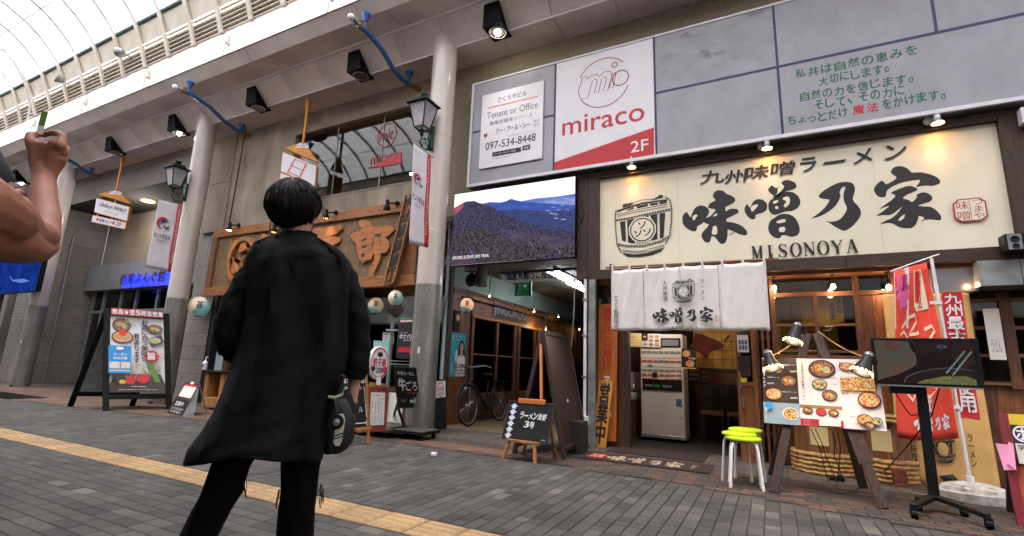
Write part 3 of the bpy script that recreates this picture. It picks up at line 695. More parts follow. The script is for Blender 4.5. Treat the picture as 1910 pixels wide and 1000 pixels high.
def film(p):
    for x in (.33,.67):
        p.line([(x+.05,.08),(x-.12,.92)],.035,'red_print',raw=True)
        for k in range(7): p.rect(x+.045-.17*k/7-.012,.12+.115*k,x+.045-.17*k/7+.012,.16+.115*k,'sign_white',raw=True)
    for k in (.08,.5,.92): p.line([(.38-.17*k,.04+.9*k),(.72-.17*k,.04+.9*k)],.012,'red_print',raw=True)
def gal(p): p.text('Gallery IWAO',.12,.22,.9,.55,'navy',1,raw=True,shear=.12); p.text('ギャラリーイワオ',.3,.68,.72,.82,'navy',0,raw=True)
def iwa(p): p.ell(.17,.45,.035,.2,'red_print',raw=True); p.text('岩尾ぶんぐ館',.22,.25,.68,.7,'navy',1,raw=True); p.text('2F',.72,.2,.88,.75,'red_print',1,raw=True)
def cin(p): p.text('シネマ5',.1,.2,.8,.8,'navy',1,raw=True)
hang(-8.136,'orange framed hanging sign with a red film strip drawing',hb(dict(l=(530,276),t=(567,264),r=(593,303),dl=(528,300),links=[((562,293),(561,300)),((531,316),(530,330))],
  panels=[('a',((527,283),(591,310),(523,320)),film),('b',((523,322),(587,345),(521,340)),cin)])))
hang(-15.368,'orange framed hanging sign reading Gallery IWAO above two smaller lines',hb(dict(l=(182,362),t=(217,354),r=(245,381),dl=(181,372),links=[((213,373),(211,378)),((207,402),(205,408)),((232,407),(231,412)),((180,397),(178,402))],
  panels=[('a',((180,369),(242,386),(175,396)),gal),('b',((173,401),(236,415),(170,414)),iwa)])))
# ================================================================ BUILDINGS (facade plane Y=5.87)
YW=6.6331
# --- concrete building above the carved sign and the ramen shop
cb=thing('concrete_building','weathered concrete building with a wide upstairs window above the shops','building',(-4,YW,0))
def wallbox(x0,x1,z0,z1,m,name='wall',par=None,y0=YW,y1=YW+.23,**k):
    g=G(); g.box(x0,x1,y0,y1,z0,z1); return mk(name,g,m,par or cb,**k)
wTL,wTR,wBL=at(534,244,YW),at(800,168,YW),at(570,375,YW)
WX0,WX1,WZ1=-9.0852,-4.9155,5.8251; WZ0=at(604,366,YW).z
WX0=at(545,300,YW).x
lowz=at(400,432,YW).z
XL=at(393,330,YW).x
wallbox(XL+.85,WX0,lowz-.05,6.537,'concrete'); wallbox(WX0,WX1,lowz-.05,WZ0,'concrete'); wallbox(WX0,WX1,WZ1,6.537,'concrete'); wallbox(WX1,-2.26,3.486,6.537,'concrete_rough'); wallbox(-2.26,9,3.486,6.537,'concrete_rough')
wallbox(XL,XL+.85,at(400,425,YW).z-.1,at(400,345,YW).z,'beige_panel','lower_panel',y0=YW-.02); wallbox(XL,XL+.85,at(400,345,YW).z+.01,6.537,'beige_panel','upper_panel',y0=YW-.02)
g=G(); g.box(WX0-.0,WX0+.05,YW-.02,YW+.13,WZ0,WZ1); g.box(WX1-.05,WX1,YW-.02,YW+.13,WZ0,WZ1); g.box(WX0,WX1,YW-.03,YW+.15,WZ1-.04,WZ1+.08); g.box(WX0,WX1,YW-.01,YW+.15,WZ0-.03,WZ0)
mk('window_frame',g,'beige_panel',cb)
for X in (WX0+1.25,WX0+2.5):
    g=G(); g.box(X-.008,X+.008,YW+.06,YW+.08,WZ0,WZ1); mk('glass_joint',g,'galv',cb)
g=G(); g.add([(WX0,YW+.07,WZ0),(WX1,YW+.07,WZ0),(WX1,YW+.07,WZ1),(WX0,YW+.07,WZ1)],[(0,1,2,3)]); win=mk('window_glass',g,'window_glass',cb)
fw=F(V(-9,YW+.06,6.65),V(-3.35,YW+.06,6.65),V(-9,YW+.06,3.26))
def dp(pxs,w,m,p,closed=False): p.line([fw.fr(*q) for q in pxs]+([fw.fr(*pxs[0])] if closed else []),w,m,raw=True)
p=P(fw,.001,.0005)
zz=lambda x,y:(380+x/2.5,150+y/2.5)
p.poly([fw.fr(*zz(*q)) for q in ((762,412),(922,334),(920,384),(880,396),(764,410))],'red_print',raw=True)
a,b=fw.fr(*zz(782,338)),fw.fr(*zz(908,355)); p.text('miraco',a[0],b[1]-.045,b[0],a[1]+.075,'crimson',0,raw=True)
cx,cy=fw.fr(*zz(853,255)); p.ell(cx,cy,.044,.075,'crimson',28,ring=.07,raw=True); p.text('mic',cx-.03,cy-.035,cx+.03,cy+.03,'crimson',0,raw=True,shear=.1)
p.done('window_decal',cb)
# upstairs room behind the glass
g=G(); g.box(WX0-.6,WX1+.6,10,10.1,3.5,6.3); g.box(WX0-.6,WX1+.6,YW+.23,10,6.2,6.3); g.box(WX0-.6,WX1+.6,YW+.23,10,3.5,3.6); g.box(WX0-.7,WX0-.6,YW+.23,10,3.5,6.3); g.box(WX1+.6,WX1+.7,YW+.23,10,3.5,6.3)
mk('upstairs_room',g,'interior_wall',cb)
for (X,Y,Z,l) in ((-7.6,8.3,4.45,.9),(-7.3,8.6,5.4,.5),(-6.1,8.0,4.6,.8),(-6.8,8.8,5.6,.4),(-6.55,8.6,4.9,1.0)):
    t=thing('pendant_lamp','pendant bulb upstairs behind the wide window, '+{-7.6:'nearest the hanging film strip sign',-7.3:'high behind the film strip sign',-6.1:'beside the lantern column',-6.8:'high under the ceiling in the middle',-6.55:'low, just over the red wedge decal'}[X],'pendant lamp',(X,Y,6.2),'pendant bulbs behind the upstairs window')
    g=G(); g.tube([V(X,Y,6.2),V(X,Y,Z+.04)],.004,5); mk('cord',g,'cable_black',t); g=G(); g.ball(V(X,Y,Z),.035,10); mk('bulb',g,'bulb_hot',t,smooth=True)
# --- the big grey sign box over the ramen shop
sb=thing('building_sign','long grey panelled sign box with the miraco panel and green handwriting','sign',(-4.2601,6.4184,3.8815))
SX0,SX1,SZ0,SZ1,SY=-4.2601,5.9,3.8645,5.7347,6.4184
g=G(); g.box(SX0,SX1,SY+.012,YW-.004,SZ0+.01,SZ1-.01); mk('box_body',g,'galv',sb)
g=G(); 
for b in ((SX0,SX1,SZ0,SZ0+.045),(SX0,SX1,SZ1-.03,SZ1),(SX0,SX0+.04,SZ0+.045,SZ1-.03)): g.box(b[0],b[1],SY-.012,SY+.03,b[2],b[3])
mk('rim',g,'frame_white',sb)
DX=[SX0+.045,-2.7233,-1.2091,0.3017,1.8645,SX1]
def spanel(x0,x1,z0,z1,m,lab=None):
    g=G(); g.box(x0+.012,x1-.012,SY-.002,SY+.012,z0+.006,z1-.006); return mk('panel',g,m,sb,label=lab)
zm=4.825; z0,z1=SZ0+.045,SZ1-.03
spanel(DX[0],DX[1],zm,z1,'sign_grey'); spanel(DX[0],DX[1],z0,zm,'sign_grey'); spanel(DX[1],DX[2],z0,z1,'sign_white','white miraco panel with a red wedge')
spanel(DX[2],DX[3],zm,z1,'sign_grey_dirty','grey panel with black scrape marks'); spanel(DX[2],DX[3],z0,zm,'sign_grey'); spanel(DX[3],DX[4],zm,z1,'sign_grey'); spanel(DX[4],DX[5],zm,z1,'sign_grey'); spanel(DX[3],DX[5],z0,zm,'sign_grey','grey panel with green handwriting')
for i,(x,a,b) in enumerate(((DX[1],z0,z1),(DX[2],z0,z1),(DX[3],z0,z1),(DX[4],zm,z1))):
    g=G(); g.box(x-.014,x+.014,SY-.008,SY+.01,a,b); mk('divider',g,'navy',sb)
for a,b in ((DX[0],DX[1]),(DX[2],DX[5])):
    g=G(); g.box(a+.014,b-.014,SY-.006,SY+.01,zm-.016,zm+.016); mk('divider',g,'navy',sb)
fs=F(V(DX[1]+.014,SY-.002,z1),V(DX[2]-.014,SY-.002,z1),V(DX[1]+.014,SY-.002,z0))
p=P(fs,.001,.0005,z=(820,100,3.3325))
p.poly([(708,678),(1333,458),(1333,632),(705,730)],'red_print')
a=fs.fr(820+763/3.3325,100+512/3.3325); b=fs.fr(820+1272/3.3325,100+345/3.3325)
d_=fs.fr(820+912/3.3325,100+376/3.3325)[1]; p.text('miraco',a[0],d_,b[0],a[1],'red_print',.012,raw=True)
p.text('2F',1188,548,1298,598,'sign_white',.01)
cx,cy=fs.fr(820+1016/3.3325,100+180/3.3325); k=fs.W/fs.Hh; r=.265
def arcp(a0,a1,rx,w,n=26,cx=cx,cy=cy): p.line([(cx+rx*math.cos(R(a0+(a1-a0)*i/n)),cy+rx*k*math.sin(R(a0+(a1-a0)*i/n))) for i in range(n+1)],w,'maroon_line',raw=True)
arcp(205,320,r,.014); arcp(20,150,r,.014)
# outlined m i o inside the ring
def mline(pts,w=.011): p.line([(cx+x*r,cy+y*r*k) for x,y in pts],w,'maroon_line',raw=True)
m1=[(-.98,.1),(-.9,-.1),(-.8,-.42),(-.62,-.40),(-.66,-.28),(-.45,-.42),(-.25,-.40),(-.15,-.28),(.05,-.42),(.28,-.40),(.34,-.2),(.18,.38),(.02,.36),(.14,-.12),(.08,-.22),(-.04,-.18),(-.18,.38),(-.34,.36),(-.22,-.1),(-.28,-.22),(-.42,-.16),(-.6,.5),(-.87,.48),(-.94,.3),(-.98,.1)]
mline(m1)
mline([(.36,-.28),(.5,-.3),(.38,.3),(.24,.3),(.36,-.28)]); p.ell(cx+.45*r,cy-.62*r*k,.032,.032*k,'maroon_line',16,ring=.3,raw=True); p.ell(cx+.66*r,cy-.02*r*k,.085,.085*k,'maroon_line',20,ring=.12,raw=True)
p.done('logo_print',sb)
# notice
def zz2(x,y): return at(820+x/3.3325,100+y/3.3325,SY-.03)
TL,TR,BL=zz2(268,262),zz2(648,170),zz2(240,720); TR.z=TL.z; TL.x=BL.x=(TL.x+BL.x)/2
nb=thing('notice_board','white rental notice with a phone number on the left of the grey sign','notice',tuple(TL))
g=G(); g.prism([TL,TR,V(TR.x,TL.y,BL.z),BL],Y_*.02); mk('board',g,'sign_white',nb,bevel=.003)
fn_=F(TL,TR,BL); p=P(fn_,.001,.0005)
p.text('さくらやビル',.27,.075,.74,.15,'grey_print',1,raw=True); p.rect(.1,.185,.92,.205,'red_pale',raw=True)
p.text('Tenant or Office',.1,.255,.92,.345,'grey_print',0,raw=True); p.text('事業用賃貸スペース',.15,.39,.84,.445,'grey_print',0,raw=True)
p.text('ジー・アール・シー',.26,.50,.8,.575,'black_print',1,raw=True); p.text('株式',.86,.49,.95,.53,'grey_print',0,raw=True); p.text('会社',.86,.54,.95,.58,'grey_print',0,raw=True)
p.poly([(.06,.53),(.09,.55),(.12,.53),(.12,.57),(.09,.60),(.06,.57)],'maroon_line',raw=True)
p.text('大分市府内町１−３ トキハすぐ',.45,.625,.9,.645,'grey_print',0,raw=True)
p.text('097-534-8448',.1,.665,.9,.765,'black_print',.006,raw=True)
p.rect(.22,.81,.68,.87,'black_print',raw=True); p.rect(.70,.80,.82,.86,'black_print',raw=True)
p.text('ジーアールシー 大分',.25,.825,.6,.855,'sign_white',0,raw=True); p.text('検索',.72,.815,.8,.848,'sign_white',0,raw=True); p.text('houseshop-grc.com',.22,.885,.54,.91,'grey_print',0,raw=True)
p.done('lettering',nb)
fb=F(V(DX[3]+.014,SY-.002,zm),V(DX[5],SY-.002,zm),V(DX[3]+.014,SY-.002,z0))
p=P(fb,.001,.0004,z=(1440,60,5.3056))
rows=[('私共は自然の恵みを',(225,458),(1450,130)),('大切にします。',(460,518),(1215,312)),('自然の力を信じます。',(272,680),(1465,400)),('そして、その力に',(415,750),(1318,545)),('ちょっとだけ',(150,915),(755,752)),('魔法',(795,815),(1062,690)),('をかけます。',(1085,745),(1780,575))]
for s_,a,b in rows:
    A=fb.fr(1440+a[0]/5.3056,60+a[1]/5.3056); B=fb.fr(1440+b[0]/5.3056,60+b[1]/5.3056)
    mid=(A[1]+B[1])/2; n_=len(s_); chh=.125
    # letters one by one, jittered like handwriting
    for i,ch in enumerate(s_):
        x0=A[0]+(B[0]-A[0])*(i+.08)/n_; x1=A[0]+(B[0]-A[0])*(i+.88)/n_; yb=mid+chh/2; j=rr.uniform(-.012,.012); hh=chh*(1 if ch not in '。、っょ' else .6)
        p.text(ch,x0,yb-hh+j,x1 if ch not in '。、' else x0+(x1-x0)*.45,yb+j,'red_print' if s_=='魔法' else 'green_print',.02,raw=True,shear=rr.uniform(-.05,.1))
p.done('handwriting',sb)
# --- the mountain LED screen
LX0,LX1,LZ0,LZ1,LY=-4.5087,-2.3786,2.565,3.7877,6.441
sc=thing('led_screen','wide LED screen showing a forested mountain ridge above the passage','screen',(LX0,LY,LZ0))
g=G(); g.box(LX0,LX1,LY+.002,LY+.10,LZ0,LZ1); mk('housing',g,'black_plastic',sc,bevel=.004)
fl=F(V(LX0+.006,LY,LZ1-.006),V(LX1-.006,LY,LZ1-.006),V(LX0+.006,LY,LZ0+.006)); p=P(fl,.0005,.0004,z=(830,320,5.264))
p.rect(0,0,1,1,'led_sky',raw=True)
def fz(x,y): return fl.fr(830+x/5.264,320+y/5.264)
def lp(pts,m): p.poly([(min(1,max(0,a)),min(1,max(0,b))) for a,b in [fz(*q) for q in pts]],m,raw=True)
lp([(760,290),(900,262),(1080,248),(1280,218),(1280,860),(760,880)],'led_far')
lp([(900,300),(1280,250),(1280,330),(1000,318)],'led_haze')
lp([(360,318),(440,300),(540,305),(600,292),(650,268),(700,282),(740,290),(860,305),(1280,330),(1280,880),(360,890)],'led_blue')
lp([(480,390),(700,372),(1000,390),(1280,370),(1280,880),(300,890)],'led_valley')
for q in ((1010,385),(1060,350),(1080,420),(1110,375),(1090,460),(1160,470),(1040,410),(1150,330),(1220,300),(1200,375),(1000,300),(1120,310)):
    lp([(q[0]-28,q[1]-2),(q[0]+10,q[1]-7),(q[0]+36,q[1]+3),(q[0]+5,q[1]+9)],'led_field')
lp([(40,420),(90,360),(150,325),(210,295),(290,290),(340,310),(400,322),(470,350),(560,410),(700,460),(900,530),(1280,590),(1280,880),(40,930)],'led_wood')
lp([(560,560),(800,600),(1280,680),(1280,880),(400,890)],'led_ridge')
lp([(40,420),(90,360),(150,325),(190,312),(175,360),(130,400),(70,440)],'led_red')
rg=random.Random(5)
pts=[(40,640),(120,600),(200,560),(300,545),(420,580),(500,600),(600,640),(700,690),(800,670),(860,660),(960,720),(1060,760),(1130,750),(1280,730),(1280,880),(40,930)]
lp(pts,'led_near')
lp([(40,790),(120,800),(230,850),(320,900),(40,930)],'led_purple')
for k in range(340):
    x=rg.uniform(60,1260); y=rg.uniform(560,830); s_=rg.uniform(5,13); lp([(x+s_*math.cos(a),y+s_*.7*math.sin(a)) for a in [j*1.05+rg.uniform(-.2,.2) for j in range(6)]],rg.choice(['led_near','led_ridge','led_wood']))
for q in ((275,765,330,900),(860,700,890,760),(1130,770,1160,830)): p.line([fz(q[0],q[1]),fz((q[0]+q[2])/2+6,(q[1]+q[3])/2),fz(q[2],min(q[3],880))],.006,'led_haze',raw=True)
a=fz(112,872); b=fz(470,822); p.text('SPICERS SCENIC RIM TRAIL',a[0],b[1]-.0,b[0],b[1]+.04,'led_text',.02,raw=True)
p.done('picture',sc)
g=G(); g.box(LX0+.2,LX0+.26,LY+.1,YW,LZ1-.25,LZ1-.2); g.box(LX1-.3,LX1-.24,LY+.1,YW,LZ1-.25,LZ1-.2); mk('mount',g,'galv',sc)
g=G(); g.tube([at(845,400,YW-.01),at(838,420,YW-.01),at(836,470,YW-.01),at(830,495,YW-.01)],.012,6); tag(mk('wall_conduit',g,'galv'),'thin conduit on the wall left of the mountain screen','conduit')
# --- MISONOYA sign board
ms=thing('ramen_shop_sign','large cream ramen shop sign with brush characters in a brown wooden frame','sign',(-2.0679,6.554,2.3786))
MX0,MX1,MZ0,MZ1,MY=-2.0622,2.2826,2.3809,3.7402,6.6048
def frb(x0,x1,z0,z1,m,y=6.5427): g=G(); g.box(x0,x1,y,YW-.006,z0,z1); mk('frame_board',g,m,ms,bevel=.003)
frb(MX0-.158,MX0,2.243,3.825,'wood_dark_v'); frb(MX0-.322,MX0-.162,2.243,3.825,'wood_dark_v')
for i in range(4): frb(MX0+i*1.0859,MX0+(i+1)*1.0859-.004,3.7402,3.825,'wood_dark')
frb(MX1,MX1+.18,2.243,3.825,'wood_dark_v'); frb(MX1+.184,MX1+.34,2.243,3.825,'wood_dark_v')
for i in range(3): frb(MX0+i*1.4481,MX0+(i+1)*1.4481-.004,2.243,2.3809,'wood_dark')
g=G()
for i in range(4): g.box(MX0+(MX1-MX0)*i/4+.0008,MX0+(MX1-MX0)*(i+1)/4-.0008,MY,YW-.006,MZ0,MZ1)
mk('sign_board',g,'cream_sign',ms)
fm=F(V(MX0,MY,MZ1),V(MX1,MY,MZ1),V(MX0,MY,MZ0))
A_=[('b',[(125,440),(150,485),(165,505),(185,450),(215,395),(270,370),(330,380),(370,420),(368,460),(340,500),(310,545),(305,565),(235,605),(235,640),(215,660),(160,650),(100,605),(75,560),(75,500),(90,465)]),('w',[(185,495),(205,475),(248,473),(205,540),(190,530)]),
('b',[(470,205),(520,210),(555,240),(570,252),(610,262),(655,295),(655,330),(620,355),(560,385),(545,395),(550,440),(580,420),(600,408),(680,410),(692,440),(690,455),(610,495),(560,520),(555,550),(640,560),(720,590),(780,645),(792,680),(770,705),(700,690),(640,660),(590,640),(570,635),(572,700),(560,760),(540,790),(500,798),(470,770),(430,715),(390,710),(388,760),(360,785),(320,775),(290,730),(283,690),(310,650),(350,610),(370,580),(330,570),(305,550),(330,510),(380,495),(440,430),(440,415),(380,405),(358,400),(360,370),(390,340),(440,320),(435,305),(408,280),(415,240),(440,215)]),
('w',[(455,455),(458,485),(405,498),(430,470)]),('w',[(410,600),(455,595),(460,695),(395,690),(405,640)]),('b',[(578,706),(640,664),(650,668),(600,702)]),
('b',[(790,350),(800,385),(820,395),(850,330),(900,300),(960,310),(1000,345),(1008,380),(1000,420),(960,455),(890,470),(878,480),(875,510),(860,530),(820,520),(775,475),(755,430),(760,390)]),('w',[(820,395),(850,370),(905,358),(900,385),(840,450),(828,420)]),
('b',[(1055,150),(1105,185),(1115,180),(1140,145),(1122,180),(1120,230),(1090,270),(1050,250),(1012,205),(1030,175)]),
('b',[(1155,130),(1190,97),(1240,92),(1300,112),(1330,150),(1320,185),(1270,205),(1190,225),(1150,265),(1090,290),(1060,280),(1120,245),(1160,215),(1200,165)]),
('b',[(1020,350),(1040,315),(1090,280),(1150,240),(1210,220),(1290,225),(1345,265),(1372,320),(1365,370),(1330,410),(1280,435),(1200,440),(1140,465),(1080,480),(1035,450),(1018,400)]),('w',[(1068,330),(1125,310),(1130,335),(1075,358)]),('w',[(1090,385),(1125,375),(1130,415),(1095,410)]),('w',[(1165,300),(1220,270),(1255,290),(1255,350),(1220,390),(1190,395),(1190,360),(1225,330)]),
('b',[(1030,560),(1050,530),(1095,505),(1130,475),(1200,462),(1270,475),(1325,520),(1360,600),(1365,660),(1340,700),(1290,718),(1240,712),(1220,700),(1165,700),(1150,730),(1110,735),(1060,710),(1025,670),(1015,610)]),('w',[(1105,545),(1205,515),(1212,555),(1115,572)]),('w',[(1135,615),(1205,605),(1200,665),(1135,665)])]
B_=[('b',[(150,450),(200,395),(280,345),(370,300),(460,288),(530,300),(558,350),(555,400),(530,470),(545,510),(590,550),(620,600),(625,650),(590,710),(530,780),(440,835),(380,805),(330,780),(270,735),(225,718),(300,730),(380,712),(430,665),(465,600),(468,570),(430,490),(430,420),(455,345),(430,342),(400,370),(388,410),(400,440),(380,500),(330,570),(250,630),(170,670),(62,698),(140,650),(210,590),(260,530),(280,490),(265,482),(190,475)]),
('b',[(945,185),(975,135),(1030,115),(1100,125),(1150,155),(1178,192),(1270,183),(1380,205),(1460,240),(1498,285),(1480,315),(1400,338),(1340,330),(1260,340),(1220,355),(1285,265),(1190,275),(1060,300),(960,345),(905,385),(900,430),(890,455),(850,463),(800,445),(775,410),(760,370),(790,320),(850,272),(885,300),(893,320),(950,295),(1000,265),(1015,235),(970,210)]),
('b',[(940,410),(1030,370),(1130,333),(1180,335),(1245,365),(1240,385),(1180,410),(1120,435),(1075,472),(1140,485),(1185,515),(1210,490),(1240,455),(1225,435),(1290,403),(1350,410),(1400,445),(1408,480),(1380,510),(1310,530),(1240,550),(1310,560),(1390,562),(1450,600),(1500,660),(1505,700),(1480,715),(1420,705),(1350,702),(1310,712),(1268,745),(1300,710),(1325,685),(1255,658),(1250,700),(1225,760),(1180,800),(1110,803),(1040,790),(970,745),(910,740),(820,762),(890,715),(960,690),(1020,640),(1085,550),(1040,590),(990,630),(940,658),(860,655),(780,668),(860,615),(945,548),(890,565),(815,595),(880,545),(960,490),(1005,445),(985,430)]),('w',[(1105,643),(1100,680),(1065,715),(1025,718),(1060,670)])]
KAN=[]   # strokes of the four characters as fractions of the sign face, then normalised
for L_,o in ((A_,(1260,320,5.884)),(B_,(1500,290,5.8815))):
    for c,pts in L_: KAN.append((c,[fm.fr(o[0]+x/o[2],o[1]+y/o[2]) for x,y in pts]))
def chaik(pts):
    out=[]
    for i,q in enumerate(pts):
        b=pts[(i+1)%len(pts)]; out+= [(q[0]*.78+b[0]*.22,q[1]*.78+b[1]*.22),(q[0]*.22+b[0]*.78,q[1]*.22+b[1]*.78)]
    return out
KAN=[(c,chaik(q)) for c,q in KAN]
kx0=min(x for c,q in KAN for x,y in q); kx1=max(x for c,q in KAN for x,y in q); ky0=min(y for c,q in KAN for x,y in q); ky1=max(y for c,q in KAN for x,y in q)
def kanji(p,x0,y0,x1,y1,ink,paper):
    l=p.l
    for c,q in KAN:
        p.l=l+(.0004 if c=='w' else 0); pts=[(x0+(x-kx0)/(kx1-kx0)*(x1-x0),y0+(y-ky0)/(ky1-ky0)*(y1-y0)) for x,y in q]
        p.poly(pts,ink if c=='b' else paper,raw=True)
    p.l=l+.0008
def _seg(p,pts,w,m): p.line(pts,w,m,raw=True)
def miso_roman(p,x0,y0,x1,y1,m):   # roman capitals with serifs
    k=p.F.Hh/p.F.W; n_=8; cw=(x1-x0)/n_; h=y1-y0; hm=h*p.F.Hh; tk,tn=hm*.17,hm*.06
    for i,ch in enumerate('MISONOYA'):
        X=lambda a:x0+cw*i+cw*(.5+(a-.5)*.80); Yy=lambda b:y0+h*b
        def st(a,b,c,d,w): _seg(p,[(X(a),Yy(b)),(X(c),Yy(d))],w,m)
        def sf(a,b,w=.16): st(a-w,b,a+w,b,tn)
        if ch=='M': st(.1,.03,.1,.97,tn); st(.12,.03,.5,.95,tk); st(.5,.95,.85,.05,tn); st(.88,.03,.88,.97,tk); sf(.08,.03,.12); sf(.1,.97); sf(.9,.03,.12); sf(.88,.97)
        if ch=='I': st(.5,.03,.5,.97,tk); sf(.5,.03,.2); sf(.5,.97,.2)
        if ch=='N': st(.12,.03,.12,.97,tn); st(.12,.05,.85,.95,tk); st(.86,.03,.86,.97,tn); sf(.1,.03); sf(.12,.97); sf(.86,.03)
        if ch=='Y': st(.08,.04,.5,.55,tk); st(.9,.04,.5,.55,tn); st(.5,.5,.5,.97,tk); sf(.1,.03); sf(.88,.03); sf(.5,.97)
        if ch=='A': st(.5,.02,.12,.97,tn); st(.5,.02,.86,.97,tk); st(.27,.65,.7,.65,tn); sf(.12,.97); sf(.87,.97)
        if ch=='O':
            pts=[(X(.5+.44*math.cos(a)),Yy(.5+.5*math.sin(a))) for a in [j*math.pi/12 for j in range(25)]]; p.line(pts,[tn+(tk-tn)*abs(math.cos(j*math.pi/12)) for j in range(25)],m,raw=True)
        if ch=='S':
            q=[(.82,.2),(.7,.06),(.5,.02),(.28,.07),(.2,.22),(.28,.37),(.5,.48),(.74,.6),(.82,.76),(.7,.93),(.5,.98),(.28,.94),(.16,.78)]
            p.line([(X(a),Yy(b)) for a,b in q],[tn,tn,tn,tk*.7,tk*.8,tk,tk*1.05,tk,tk*.8,tk*.7,tn,tn,tn],m,raw=True); st(.83,.04,.83,.26,tn); st(.15,.72,.15,.97,tn)
BAR=dict(poly=[[(250,290),(340,265),(480,240),(700,235),(705,250),(480,258),(340,285),(255,308)],[(335,293),(400,276),(402,292),(338,304)],[(430,268),(530,258),(532,282),(432,292)],[(552,258),(620,258),(620,278),(552,280)],[(635,255),(700,250),(700,272),(637,277)],
 [(272,405),(322,400),(328,600),(290,585)],[(340,395),(405,388),(408,625),(345,608)],[(425,385),(535,370),(535,610),(430,625)],[(555,368),(615,365),(612,600),(557,610)],[(632,362),(685,362),(665,590),(632,598)],
 [(285,700),(400,725),(520,720),(670,680),(640,715),(560,745),(450,755),(340,745)],[(300,240),(330,228),(342,240),(340,264),(298,268)],[(628,188),(668,192),(668,220),(625,222)],[(345,262),(340,235),(410,235),(380,252)],[(560,228),(625,200),(628,222),(600,228)]],
 line=[([(250,330),(340,318),(480,300),(705,285)],5),([(250,350),(340,335),(480,322),(705,305)],5),([(285,672),(400,696),(480,698),(665,655)],5),([(300,690),(420,712),(560,705),(670,668)],5),([(330,240),(480,215),(620,222)],5)],
 rope=[([(222,386),(340,378),(480,362),(740,332)],17),([(240,612),(330,640),(480,652),(640,622),(722,576)],17),([(262,285),(232,300),(228,385),(235,500),(245,615),(280,690)],13),([(690,215),(730,250),(742,335),(735,450),(718,580),(680,650)],13)])
def barrel_logo(p,x0,y0,x1,y1,ink,paper):
    T=lambda x,y:(x0+(x-215)/530*(x1-x0),y0+(y-188)/570*(y1-y0)+ (x-480)/530*.0)
    s_=(x1-x0)*p.F.W/530
    for q in BAR['poly']: p.poly([T(*a) for a in q],ink,lift=p.l,raw=True)
    for q,w in BAR['line']: p.line([T(*a) for a in q],w*s_,ink,raw=True)
    for q,w in BAR['rope']:
        p.line([T(*a) for a in q],w*s_,ink,raw=True)
        p.l+=.0002; l=p.l
        for (a,b),(c,d) in zip(q,q[1:]):
            n_=max(1,int(math.hypot(c-a,d-b)/22))
            for j in range(n_):
                f=(j+.5)/n_; mx,my=a+(c-a)*f,b+(d-b)*f; hx,hy=(c-a),(d-b); ln=math.hypot(hx,hy); hx/=ln;hy/=ln
                p.l=l; p.line([T(mx-hy*w*.62-hx*4,my+hx*w*.62-hy*4),T(mx+hy*w*.62+hx*4,my-hx*w*.62+hy*4)],5*s_,paper,raw=True)
    e=lambda r,m,rg=0:p.poly([T(478+r*math.cos(a+.26),500+r*math.sin(a+.26)) for a in [j*math.pi/6 for j in range(12)]],m,raw=True)
    e(126,paper); e(114,ink); e(102,paper)
    for (a,b) in ((475,458),(438,535),(520,530)): u,v=T(a-34,b-32),T(a+34,b+32); p.text('ソ',u[0],u[1],v[0],v[1],ink,.03,raw=True)
p=P(fm,.001,.0004)
kanji(p,kx0,ky0,kx1,ky1,'black_print','cream_sign')
zb=lambda x,y:fm.fr(1100+x/4.775,320+y/4.775)
c0=zb(215,250); c1=zb(745,690); e0=zb(470,245)[1]; e1=zb(470,757)[1]
barrel_logo(p,c0[0],e0-.02,c1[0],e1+.01,'black_print','cream_sign')
# upper line, brush like
tops=[('九',(1307,316,1352,345)),('州',(1352,314,1392,346)),('味',(1392,308,1434,336)),('噌',(1438,300,1482,330)),('ラ',(1492,292,1522,324)),('ー',(1536,300,1576,306)),('メ',(1592,276,1627,308)),('ン',(1650,268,1690,300))]
for ch,(a,b,c,d) in tops:
    u=fm.fr((a+c)/2,(b+d)/2); u0=fm.fr(a,(b+d)/2)[0]; u1=fm.fr(c,(b+d)/2)[0]; hh=.13 if ch!='ー' else .022
    p.text(ch,u0,u[1]-hh/2,u1,u[1]+hh/2,'black_print',.02 if ch!='ー' else .08,raw=True,shear=.12)
a=fm.fr(1402,470); b=fm.fr(1598,455); miso_roman(p,a[0]-.002,fm.fr(1500,457)[1]-.02,b[0]+.004,fm.fr(1500,477)[1]+.005,'black_print')
def seal(p,x0,y0,x1,y1,m,paper):
    w=(x1-x0)*p.F.W
    def rr_(i,mm):
        dx=i*(x1-x0); dy=i*(y1-y0); c=.18; X0,X1,Y0,Y1=x0+dx,x1-dx,y0+dy,y1-dy; cx_=(X1-X0)*c; cy_=(Y1-Y0)*c
        p.poly([(X0+cx_,Y0),(X1-cx_,Y0),(X1,Y0+cy_),(X1,Y1-cy_),(X1-cx_,Y1),(X0+cx_,Y1),(X0,Y1-cy_),(X0,Y0+cy_)],mm,raw=True)
    rr_(0,m); rr_(.05,paper); mx=(x0+x1)/2; my=(y0+y1)/2; W_=x1-x0; H_=y1-y0
    p.text('味',x0+.1*W_,y0+.1*H_,mx-.02*W_,my-.02*H_,m,0,raw=True); p.text('噌',x0+.1*W_,my+.03*H_,mx-.02*W_,y1-.08*H_,m,0,raw=True); p.rect(mx,y0+.05*H_,mx+.02*W_,y1-.05*H_,m,raw=True)
    p.text('つまや',mx+.08*W_,y0+.09*H_,x1-.1*W_,y1-.09*H_,m,0,vert=True,raw=True)
a=fm.fr(1777,392); b=fm.fr(1840,392); t0=fm.fr(1808,371)[1]; t1=fm.fr(1808,414)[1]
seal(p,a[0],t0,b[0],t1,'crimson','cream_sign')
p.done('lettering',ms)
